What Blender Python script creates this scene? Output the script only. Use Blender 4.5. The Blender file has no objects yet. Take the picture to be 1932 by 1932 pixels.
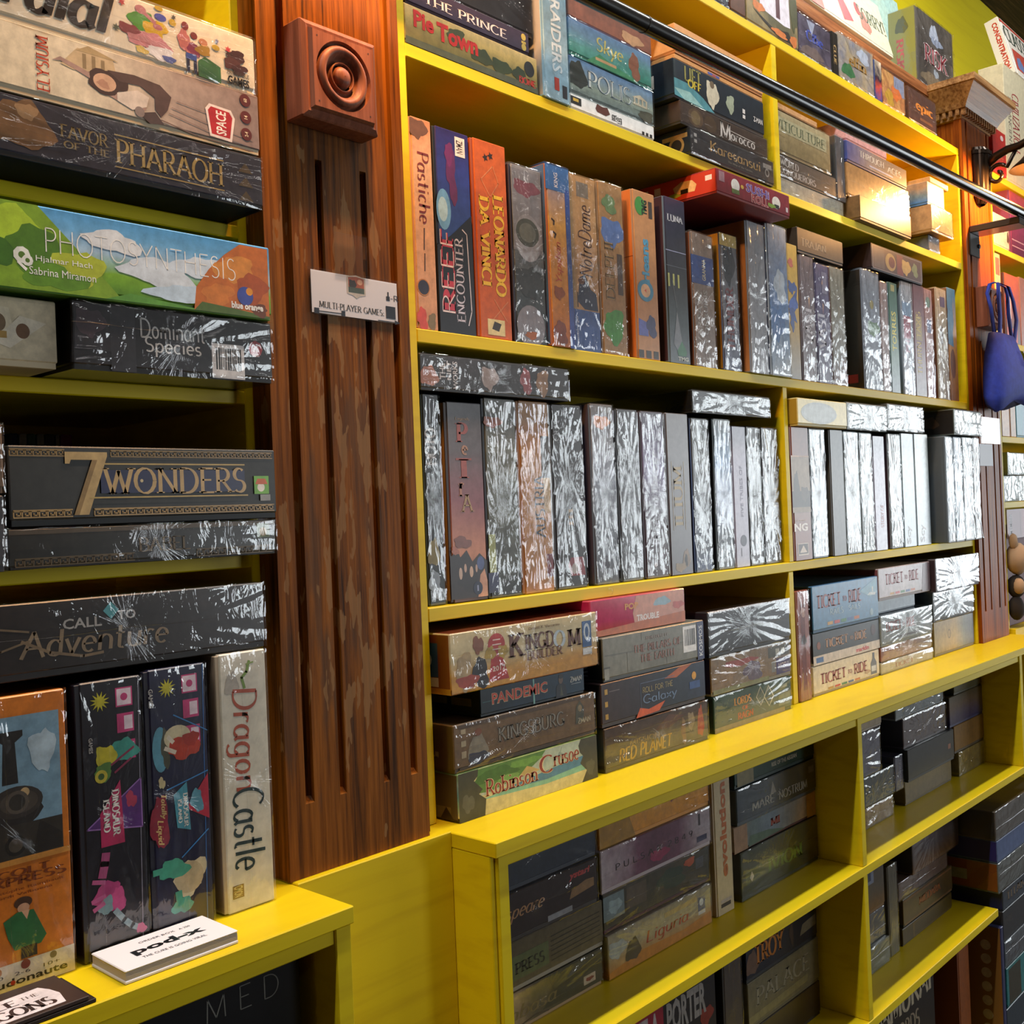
import bpy, bmesh, math, random
from mathutils import Vector, Matrix, noise as mnoise
random.seed(7)
SC = bpy.context.scene
COL = SC.collection
# ------------------------------------------------------------------ camera (x along the shelving, y into it, z up; metres, eye at the origin)
F = 2010.0
TH, ROLL, PITCH = math.radians(42.6), math.atan(.041), 3 / F
fw0 = Vector((math.cos(TH), math.sin(TH), 0)); rt0 = Vector((math.sin(TH), -math.cos(TH), 0)); up0 = Vector((0, 0, 1))
FW = fw0 * math.cos(PITCH) + up0 * math.sin(PITCH); UP = up0 * math.cos(PITCH) - fw0 * math.sin(PITCH)
IX = rt0 * math.cos(ROLL) - UP * math.sin(ROLL)
IY = -(UP * math.cos(ROLL) + rt0 * math.sin(ROLL))
cd = bpy.data.cameras.new('camera'); cd.sensor_width = 36; cd.sensor_height = 36; cd.lens = 36 * F / 1932; cd.clip_start = .02
cam = bpy.data.objects.new('camera', cd); COL.objects.link(cam)
M = Matrix.Identity(4)
for i in range(3):
    M[i][0], M[i][1], M[i][2] = IX[i], -IY[i], -FW[i]
cam.matrix_world = M
SC.camera = cam
# ------------------------------------------------------------------ light of the place
SC.view_settings.view_transform = 'Standard'; SC.view_settings.look = 'None'; SC.view_settings.gamma = 1
SC.view_settings.use_curve_mapping = False
SC.view_settings.exposure = 0.0
W = bpy.data.worlds.new('world'); SC.world = W; W.use_nodes = True
W.node_tree.nodes['Background'].inputs[0].default_value = (.75, .82, .95, 1)
W.node_tree.nodes['Background'].inputs[1].default_value = .3
L_TUBE, L_TUBE2, L_WIN, L_SCONCE = 76, 12, 8.6, 25
FLOOR, CEIL = -1.5, 1.95
def area(name, loc, sx, sy, power, color, rot=(0, 0, 0)):
    l = bpy.data.lights.new(name, 'AREA'); l.shape = 'RECTANGLE'; l.size = sx; l.size_y = sy; l.energy = power; l.color = color
    o = bpy.data.objects.new(name, l); COL.objects.link(o); o.location = loc; o.rotation_euler = rot
    return o
# strip-light tubes hung above the shelf fronts and over the middle of the shop
TUBE_C = (1.0, .985, .94)
area('tube_light', (1.0, .63, 1.80), 4.6, .05, L_TUBE, TUBE_C)
area('tube_light', (2.0, -1.9, 1.80), 5.0, .08, L_TUBE2, TUBE_C)

# ------------------------------------------------------------------ helpers
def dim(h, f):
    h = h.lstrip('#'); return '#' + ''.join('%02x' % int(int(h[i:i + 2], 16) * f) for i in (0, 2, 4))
def lin(h):
    if isinstance(h, tuple): return h if len(h) == 4 else (*h, 1)
    h = h.lstrip('#')
    if len(h) == 3: h = ''.join(c * 2 for c in h)
    o = []
    for i in (0, 2, 4):
        c = int(h[i:i + 2], 16) / 255
        o.append(c / 12.92 if c <= .04045 else ((c + .055) / 1.055) ** 2.4)
    return (*o, 1)

def new_mat(name):
    m = bpy.data.materials.new(name); m.use_nodes = True
    nt = m.node_tree; b = nt.nodes['Principled BSDF']
    return m, nt, b

def N(nt, t, **kw):
    n = nt.nodes.new(t)
    for k, v in kw.items():
        if hasattr(n, k): setattr(n, k, v)
    return n

_flat = {}
def flat(c, rough=.45, metal=0.0, spec=.5):
    k = (c, rough, metal, spec)
    if k not in _flat:
        m, nt, b = new_mat('print_' + str(len(_flat)))
        b.inputs['Base Color'].default_value = lin(c); b.inputs['Roughness'].default_value = rough
        b.inputs['Metallic'].default_value = metal; b.inputs['Specular IOR Level'].default_value = spec
        _flat[k] = m
    return _flat[k]

def math_n(nt, op, a, b=None):
    n = N(nt, 'ShaderNodeMath', operation=op)
    for i, v in enumerate((a, b)):
        if v is None: continue
        if isinstance(v, (int, float)): n.inputs[i].default_value = v
        else: nt.links.new(v, n.inputs[i])
    return n.outputs[0]

_ink = {}
def ink(c):
    """printing ink with the slight tonal mottle of printed artwork"""
    if c not in _ink:
        m, nt, b = new_mat('ink_' + str(len(_ink)))
        b.inputs['Base Color'].default_value = lin(c); b.inputs['Roughness'].default_value = .36
        mottle(nt, b, lin(c), .34)
        _ink[c] = m
    return _ink[c]
def mottle(nt, b, col, amt, sock=None):
    tc = N(nt, 'ShaderNodeTexCoord'); nz = N(nt, 'ShaderNodeTexNoise'); nz.inputs['Scale'].default_value = 70; nz.inputs['Detail'].default_value = 5; nz.inputs['Roughness'].default_value = .65
    nt.links.new(tc.outputs['Object'], nz.inputs['Vector'])
    f = math_n(nt, 'ADD', math_n(nt, 'MULTIPLY', math_n(nt, 'SUBTRACT', nz.outputs['Fac'], .5), amt * 3.2), 1.0)
    vm = N(nt, 'ShaderNodeVectorMath', operation='SCALE')
    if sock is None: vm.inputs[0].default_value = col[:3]
    else: nt.links.new(sock, vm.inputs[0])
    nt.links.new(f, vm.inputs['Scale']); nt.links.new(vm.outputs[0], b.inputs['Base Color'])

_art = {}
def art(cols, g='', n=.12, s=9.0, rough=.32, seed=0):
    k = (tuple(cols), g, n, s, rough, seed)
    if k in _art: return _art[k]
    m, nt, b = new_mat('printed_card_' + str(len(_art)))
    tc = N(nt, 'ShaderNodeTexCoord')
    nz = N(nt, 'ShaderNodeTexNoise'); nz.inputs['Scale'].default_value = s; nz.inputs['Detail'].default_value = 4; nz.inputs['Roughness'].default_value = .6
    mp = N(nt, 'ShaderNodeMapping'); mp.inputs['Location'].default_value = (seed * 3.1, seed * 1.7, seed * 2.3)
    nt.links.new(tc.outputs['Object'], mp.inputs[0]); nt.links.new(mp.outputs[0], nz.inputs['Vector'])
    d = math_n(nt, 'MULTIPLY', math_n(nt, 'SUBTRACT', nz.outputs['Fac'], .5), n * 2.6)
    if g:
        sp = N(nt, 'ShaderNodeSeparateXYZ'); nt.links.new(tc.outputs['Generated'], sp.inputs[0])
        base = sp.outputs[{'x': 0, 'y': 1, 'z': 2}[g]]
        f = math_n(nt, 'ADD', base, d)
    else:
        f = math_n(nt, 'ADD', d, .5)
    rp = N(nt, 'ShaderNodeValToRGB'); cr = rp.color_ramp
    while len(cr.elements) < len(cols): cr.elements.new(.5)
    for i, c in enumerate(cols):
        cr.elements[i].position = i / max(1, len(cols) - 1); cr.elements[i].color = lin(c)
    nt.links.new(f, rp.inputs[0]); mottle(nt, b, None, .22 if n < .1 else .36, rp.outputs[0])
    b.inputs['Roughness'].default_value = rough; b.inputs['Specular IOR Level'].default_value = .5
    _art[k] = m
    return m

def schlick(nt, f0, normal):
    """thin-sheet reflectance, the same from both sides"""
    lw = N(nt, 'ShaderNodeLayerWeight'); lw.inputs['Blend'].default_value = .5
    if normal is not None: nt.links.new(normal, lw.inputs['Normal'])
    return math_n(nt, 'ADD', math_n(nt, 'MULTIPLY', math_n(nt, 'POWER', lw.outputs['Facing'], 5.0), 1 - f0), f0)

def film_mat():
    m = bpy.data.materials.new('shrink_film'); m.use_nodes = True; nt = m.node_tree; nt.nodes.clear()
    out = N(nt, 'ShaderNodeOutputMaterial')
    tc = N(nt, 'ShaderNodeTexCoord'); oi = N(nt, 'ShaderNodeObjectInfo')
    sp = N(nt, 'ShaderNodeSeparateXYZ'); nt.links.new(tc.outputs['Object'], sp.inputs[0])
    ang = math_n(nt, 'ARCTAN2', sp.outputs[2], sp.outputs[0])
    r = math_n(nt, 'SQRT', math_n(nt, 'ADD', math_n(nt, 'MULTIPLY', sp.outputs[0], sp.outputs[0]), math_n(nt, 'MULTIPLY', sp.outputs[2], sp.outputs[2])))
    cb = N(nt, 'ShaderNodeCombineXYZ')
    nt.links.new(math_n(nt, 'MULTIPLY', ang, 5.0), cb.inputs[0]); nt.links.new(math_n(nt, 'MULTIPLY', r, 9.0), cb.inputs[1])
    nt.links.new(math_n(nt, 'MULTIPLY', oi.outputs['Random'], 40.0), cb.inputs[2])
    na = N(nt, 'ShaderNodeTexNoise'); na.inputs['Scale'].default_value = 1.7; na.inputs['Detail'].default_value = 3; na.inputs['Roughness'].default_value = .5
    nt.links.new(cb.outputs[0], na.inputs['Vector'])
    mp = N(nt, 'ShaderNodeMapping'); mp.inputs['Scale'].default_value = (26, 9, 14)
    off = N(nt, 'ShaderNodeCombineXYZ'); nt.links.new(math_n(nt, 'MULTIPLY', oi.outputs['Random'], 77.0), off.inputs[0])
    nt.links.new(off.outputs[0], mp.inputs['Location']); nt.links.new(tc.outputs['Object'], mp.inputs[0])
    nb = N(nt, 'ShaderNodeTexNoise'); nb.inputs['Scale'].default_value = 2.2; nb.inputs['Detail'].default_value = 2.5; nb.inputs['Distortion'].default_value = 1.6
    nt.links.new(mp.outputs[0], nb.inputs['Vector'])
    ra = math_n(nt, 'ABSOLUTE', math_n(nt, 'SUBTRACT', na.outputs['Fac'], .5))       # pulled creases: V-shaped folds fanning out
    rb = math_n(nt, 'ABSOLUTE', math_n(nt, 'SUBTRACT', nb.outputs['Fac'], .5))
    h = math_n(nt, 'ADD', math_n(nt, 'MULTIPLY', ra, 1.0), math_n(nt, 'MULTIPLY', rb, 1.1))
    bp = N(nt, 'ShaderNodeBump'); bp.inputs['Strength'].default_value = .4; bp.inputs['Distance'].default_value = .0012
    nt.links.new(h, bp.inputs['Height'])
    fac = schlick(nt, .085, None)
    tr = N(nt, 'ShaderNodeBsdfTransparent'); gl = N(nt, 'ShaderNodeBsdfGlossy'); gl.inputs['Roughness'].default_value = .05
    nt.links.new(bp.outputs[0], gl.inputs['Normal'])
    mx = N(nt, 'ShaderNodeMixShader'); nt.links.new(fac, mx.inputs[0]); nt.links.new(tr.outputs[0], mx.inputs[1]); nt.links.new(gl.outputs[0], mx.inputs[2])
    nt.links.new(mx.outputs[0], out.inputs[0])
    return m
FILM = film_mat()

def clear_plastic(name='clear_plastic', rough=.08):
    m = bpy.data.materials.new(name); m.use_nodes = True; nt = m.node_tree; nt.nodes.clear()
    out = N(nt, 'ShaderNodeOutputMaterial')
    tr = N(nt, 'ShaderNodeBsdfTransparent'); gl = N(nt, 'ShaderNodeBsdfGlossy'); gl.inputs['Roughness'].default_value = rough
    mx = N(nt, 'ShaderNodeMixShader'); nt.links.new(schlick(nt, .06, None), mx.inputs[0])
    nt.links.new(tr.outputs[0], mx.inputs[1]); nt.links.new(gl.outputs[0], mx.inputs[2]); nt.links.new(mx.outputs[0], out.inputs[0])
    return m
PLASTIC = clear_plastic()

def paint_mat(name, c1, c2, rough=.42):
    """brushed yellow gloss paint over plywood: faint streaks and dirt along the board"""
    m, nt, b = new_mat(name)
    tc = N(nt, 'ShaderNodeTexCoord'); mp = N(nt, 'ShaderNodeMapping'); mp.inputs['Scale'].default_value = (1.6, 7, 26)
    nt.links.new(tc.outputs['Object'], mp.inputs[0])
    nz = N(nt, 'ShaderNodeTexNoise'); nz.inputs['Scale'].default_value = 2.2; nz.inputs['Detail'].default_value = 6
    nt.links.new(mp.outputs[0], nz.inputs['Vector'])
    rp = N(nt, 'ShaderNodeValToRGB'); rp.color_ramp.elements[0].color = lin(c2); rp.color_ramp.elements[0].position = .28
    rp.color_ramp.elements[1].color = lin(c1); rp.color_ramp.elements[1].position = .52
    nt.links.new(nz.outputs['Fac'], rp.inputs[0]); nt.links.new(rp.outputs[0], b.inputs['Base Color'])
    b.inputs['Roughness'].default_value = rough; b.inputs['Specular IOR Level'].default_value = .25
    bp = N(nt, 'ShaderNodeBump'); bp.inputs['Strength'].default_value = .12; bp.inputs['Distance'].default_value = .001
    nt.links.new(nz.outputs['Fac'], bp.inputs['Height']); nt.links.new(bp.outputs[0], b.inputs['Normal'])
    return m

def wood_mat(name, c1, c2, c3, worn=None, rough=.38, along='z', cath=True):
    """stained oak: long dark pores along the grain, broad cathedral bands, optional patches where the varnish is gone"""
    m, nt, b = new_mat(name)
    tc = N(nt, 'ShaderNodeTexCoord')
    sc = {'z': (60, 60, 2.2), 'x': (2.2, 60, 60), 'y': (60, 2.2, 60)}[along]
    mp = N(nt, 'ShaderNodeMapping'); mp.inputs['Scale'].default_value = sc; nt.links.new(tc.outputs['Object'], mp.inputs[0])
    nz = N(nt, 'ShaderNodeTexNoise'); nz.inputs['Scale'].default_value = 2.4; nz.inputs['Detail'].default_value = 8; nz.inputs['Roughness'].default_value = .65
    nt.links.new(mp.outputs[0], nz.inputs['Vector'])
    mp2 = N(nt, 'ShaderNodeMapping'); mp2.inputs['Scale'].default_value = tuple(v / 5 for v in sc); nt.links.new(tc.outputs['Object'], mp2.inputs[0])
    wv = N(nt, 'ShaderNodeTexNoise'); wv.inputs['Scale'].default_value = 1.6; wv.inputs['Detail'].default_value = 3; wv.inputs['Distortion'].default_value = 1.5
    nt.links.new(mp2.outputs[0], wv.inputs['Vector'])
    f = math_n(nt, 'ADD', math_n(nt, 'MULTIPLY', nz.outputs['Fac'], .62), math_n(nt, 'MULTIPLY', wv.outputs['Fac'], .38))
    rp = N(nt, 'ShaderNodeValToRGB'); cr = rp.color_ramp; cr.elements.new(.5)
    for e, p, c in zip(cr.elements, (.38, .5, .60), (c3, c1, c2)): e.position = p; e.color = lin(c)
    nt.links.new(f, rp.inputs[0]); colr = rp.outputs[0]
    if worn:
        mp3 = N(nt, 'ShaderNodeMapping'); mp3.inputs['Scale'].default_value = (48, 48, 12); nt.links.new(tc.outputs['Object'], mp3.inputs[0])
        n3 = N(nt, 'ShaderNodeTexNoise'); n3.inputs['Scale'].default_value = 1.0; n3.inputs['Detail'].default_value = 3; n3.inputs['Roughness'].default_value = .55
        nt.links.new(mp3.outputs[0], n3.inputs['Vector'])
        sp = N(nt, 'ShaderNodeSeparateXYZ'); nt.links.new(tc.outputs['Object'], sp.inputs[0])
        band = N(nt, 'ShaderNodeMapRange'); band.interpolation_type = 'SMOOTHSTEP'
        nt.links.new(math_n(nt, 'ABSOLUTE', math_n(nt, 'SUBTRACT', sp.outputs[2], worn[1])), band.inputs[0])
        band.inputs[1].default_value = worn[2] * .55; band.inputs[2].default_value = worn[2]; band.inputs[3].default_value = .055; band.inputs[4].default_value = -.12
        ctr = N(nt, 'ShaderNodeMapRange'); nt.links.new(math_n(nt, 'ABSOLUTE', sp.outputs[0]), ctr.inputs[0]); ctr.inputs[1].default_value = .02; ctr.inputs[2].default_value = .06; ctr.inputs[3].default_value = .035; ctr.inputs[4].default_value = -.03
        th = math_n(nt, 'ADD', math_n(nt, 'ADD', n3.outputs['Fac'], band.outputs[0]), ctr.outputs[0])
        gt = N(nt, 'ShaderNodeMapRange'); nt.links.new(th, gt.inputs[0]); gt.inputs[1].default_value = .615; gt.inputs[2].default_value = .625
        n4 = N(nt, 'ShaderNodeTexNoise'); n4.inputs['Scale'].default_value = 1.3; n4.inputs['Detail'].default_value = 5
        mp4 = N(nt, 'ShaderNodeMapping'); mp4.inputs['Scale'].default_value = (34, 34, 5); mp4.inputs['Location'].default_value = (9, 3, 4); nt.links.new(tc.outputs['Object'], mp4.inputs[0]); nt.links.new(mp4.outputs[0], n4.inputs['Vector'])
        gr = N(nt, 'ShaderNodeMapRange'); nt.links.new(math_n(nt, 'ADD', n4.outputs['Fac'], band.outputs[0]), gr.inputs[0]); gr.inputs[1].default_value = .58; gr.inputs[2].default_value = .68; gr.inputs[4].default_value = .55
        m1 = N(nt, 'ShaderNodeMix', data_type='RGBA'); nt.links.new(gr.outputs[0], m1.inputs[0]); nt.links.new(colr, m1.inputs[6]); m1.inputs[7].default_value = lin(worn[3])
        m2 = N(nt, 'ShaderNodeMix', data_type='RGBA'); nt.links.new(math_n(nt, 'MULTIPLY', gt.outputs[0], .6), m2.inputs[0]); nt.links.new(m1.outputs[2], m2.inputs[6]); m2.inputs[7].default_value = lin(worn[0])
        colr = m2.outputs[2]
    nt.links.new(colr, b.inputs['Base Color']); b.inputs['Roughness'].default_value = rough; b.inputs['Specular IOR Level'].default_value = .12
    bp = N(nt, 'ShaderNodeBump'); bp.inputs['Strength'].default_value = .35; bp.inputs['Distance'].default_value = .0015
    nt.links.new(nz.outputs['Fac'], bp.inputs['Height']); nt.links.new(bp.outputs[0], b.inputs['Normal'])
    return m

YEL = paint_mat('yellow_paint', '#e3c814', '#d6b812')
YELW = paint_mat('yellow_wall_paint', '#ead60e', '#e2cc0e', .6)
OAK = wood_mat('dark_oak', '#74420e', '#8e551a', '#331a04', worn=('#957048', .44, .46, '#46382c'), rough=.5)
OAKR = wood_mat('lampglow_red_oak', '#84400c', '#a05414', '#4a2006', rough=.38)  # same oak, redder and less worn, with lamp glow put into its colour
OAK2 = wood_mat('red_oak', '#8a4f26', '#a5683a', '#5c2c14')
OAKX = wood_mat('cornice_oak', '#9a5f38', '#b57a4c', '#6c3c20', along='x')
ROSE = wood_mat('rosette_wood', '#84503c', '#935c46', '#704332', rough=.42)
BLACK = flat('#0c0c0c', .22)
BRONZE = flat('#2c2118', .3, .75)

class MB:
    def __init__(s): s.v, s.f, s.mi, s.mats = [], [], [], []
    def m(s, mat):
        if mat not in s.mats: s.mats.append(mat)
        return s.mats.index(mat)
    def face(s, pts, mat):
        b = len(s.v); s.v += [tuple(p) for p in pts]; s.f.append(tuple(range(b, b + len(pts)))); s.mi.append(s.m(mat))
    def box(s, x0, x1, y0, y1, z0, z1, mat, c=0.0):
        k = s.m(mat)
        if c <= 0:
            b = len(s.v)
            s.v += [(x, y, z) for z in (z0, z1) for y in (y0, y1) for x in (x0, x1)]
            for q in ((0, 2, 3, 1), (4, 5, 7, 6), (0, 1, 5, 4), (2, 6, 7, 3), (0, 4, 6, 2), (1, 3, 7, 5)):
                s.f.append(tuple(b + i for i in q)); s.mi.append(k)
            return
        lo, hi = (x0, y0, z0), (x1, y1, z1); idx = {}
        def V(sx, sy, sz, ax):       # corner pulled in on two axes, on the face of axis ax
            key = (sx, sy, sz, ax)
            if key not in idx:
                p = []
                for a, sg in enumerate((sx, sy, sz)):
                    e = hi[a] if sg else lo[a]
                    p.append(e if a == ax else e + (-c if sg else c))
                idx[key] = len(s.v); s.v.append(tuple(p))
            return idx[key]
        for ax in range(3):
            a, b2 = [(1, 2), (2, 0), (0, 1)][ax]
            for sg in (0, 1):
                q = []
                for (p, r) in ((0, 0), (1, 0), (1, 1), (0, 1)):
                    t = [0, 0, 0]; t[ax] = sg; t[a] = p; t[b2] = r; q.append(V(*t, ax))
                s.f.append(tuple(q if sg else q[::-1])); s.mi.append(k)
        for ax in range(3):          # edges along axis ax
            a, b2 = [(1, 2), (2, 0), (0, 1)][ax]
            for p in (0, 1):
                for r in (0, 1):
                    t0 = [0, 0, 0]; t0[a] = p; t0[b2] = r; t1 = t0[:]; t1[ax] = 1
                    q = [V(*t0, a), V(*t1, a), V(*t1, b2), V(*t0, b2)]
                    s.f.append(tuple(q if (p ^ r) else q[::-1])); s.mi.append(k)
        for t in [(x, y, z) for x in (0, 1) for y in (0, 1) for z in (0, 1)]:
            q = [V(*t, 0), V(*t, 1), V(*t, 2)]
            s.f.append(tuple(q if sum(t) % 2 else q[::-1])); s.mi.append(k)
    def tube(s, pts, r, mat, n=10, cap=True):
        k = s.m(mat); pts = [Vector(p) for p in pts]; rings = []
        for i, p in enumerate(pts):
            t = (pts[min(i + 1, len(pts) - 1)] - pts[max(i - 1, 0)]).normalized()
            a = Vector((0, 0, 1)) if abs(t.z) < .9 else Vector((1, 0, 0))
            u = t.cross(a).normalized(); w = t.cross(u)
            rr = r[i] if isinstance(r, (list, tuple)) else r
            b = len(s.v)
            s.v += [tuple(p + (u * math.cos(2 * math.pi * j / n) + w * math.sin(2 * math.pi * j / n)) * rr) for j in range(n)]
            rings.append(b)
        for a, b in zip(rings, rings[1:]):
            for j in range(n):
                s.f.append((a + j, a + (j + 1) % n, b + (j + 1) % n, b + j)); s.mi.append(k)
        if cap:
            s.f.append(tuple(rings[0] + j for j in reversed(range(n)))); s.mi.append(k)
            s.f.append(tuple(rings[-1] + j for j in range(n))); s.mi.append(k)
    def lathe(s, prof, mat, n=40, origin=(0, 0, 0), axis='z'):
        """prof = [(r, h)...] turned about the axis through origin"""
        k = s.m(mat); rings = []
        for r, h in prof:
            b = len(s.v)
            for j in range(n):
                a = 2 * math.pi * j / n; c, d = r * math.cos(a), r * math.sin(a)
                p = {'z': (c, d, h), 'y': (c, h, d), 'x': (h, c, d)}[axis]
                s.v.append((p[0] + origin[0], p[1] + origin[1], p[2] + origin[2]))
            rings.append(b)
        for a, b in zip(rings, rings[1:]):
            for j in range(n):
                s.f.append((a + j, a + (j + 1) % n, b + (j + 1) % n, b + j)); s.mi.append(k)
    def build(s, name, parent=None, smooth=False, loc=None):
        me = bpy.data.meshes.new(name); me.from_pydata(s.v, [], s.f)
        for m in s.mats: me.materials.append(m)
        me.polygons.foreach_set('material_index', s.mi)
        if smooth: me.polygons.foreach_set('use_smooth', [True] * len(s.f))
        me.update()
        o = bpy.data.objects.new(name, me); COL.objects.link(o)
        if parent: o.parent = parent
        if loc: o.location = loc
        return o

def fixn(o):
    bm = bmesh.new(); bm.from_mesh(o.data); bmesh.ops.remove_doubles(bm, verts=bm.verts, dist=1e-6); bmesh.ops.recalc_face_normals(bm, faces=bm.faces); bm.to_mesh(o.data); bm.free(); return o

def tag(o, label, cat, group=None):
    o['label'] = label; o['category'] = cat
    if group: o['group'] = group
    return o
def struct(o): o['kind'] = 'structure'; return o
def empty(name, loc, rz=0):
    o = bpy.data.objects.new(name, None); COL.objects.link(o); o.location = loc; o.rotation_euler = (0, 0, rz); o.empty_display_size = .02; return o

# ------------------------------------------------------------------ pixels of the photograph (1932 x 1932) to points; zones are the crops I measured in
ZN = dict(Z1=(0,0,3.45),Z2=(0,540,3.45),Z3=(0,1060,3.45),Z4=(0,1480,2.76),Z5=(480,0,3.019),Z6=(740,0,3.7154),Z7=(1220,0,4.6),Z8=(1560,0,4.5995),
Y1=(760,200,3.7154),Y2=(1220,300,4.3909),Y3=(1480,380,4.2743),Y4=(780,660,3.864),Y5=(1140,700,4.6),Y6=(1470,740,4.1818),Y7=(800,1100,3.5778),Y8=(1300,1040,3.057),
X1=(920,1400,3.6316),X2=(1340,1380,3.5),X3=(1600,1240,5.3675),X4=(1600,1540,4.9279),X5=(1740,0,4.83),X6=(1780,380,4.6),X7=(1800,760,4.023),X8=(480,1000,2.76),
P8=(1280,0,6.0375),Q1=(1820,0,12.07),Q2=(1850,160,7.43),Q3=(1860,420,5.36),Q4=(1860,760,4.03),Q5=(1780,1480,4.276),Q6=(1200,1700,4.391))
def ray(zn, x, y):
    a = ZN[zn]; return FW * F + IX * (a[0] + x / a[2] - 966) + IY * (a[1] + y / a[2] - 966)
def aty(zn, x, y, Y): v = ray(zn, x, y); return v * (Y / v.y)
def atz(zn, x, y, Z): v = ray(zn, x, y); return v * (Z / v.z)

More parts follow.
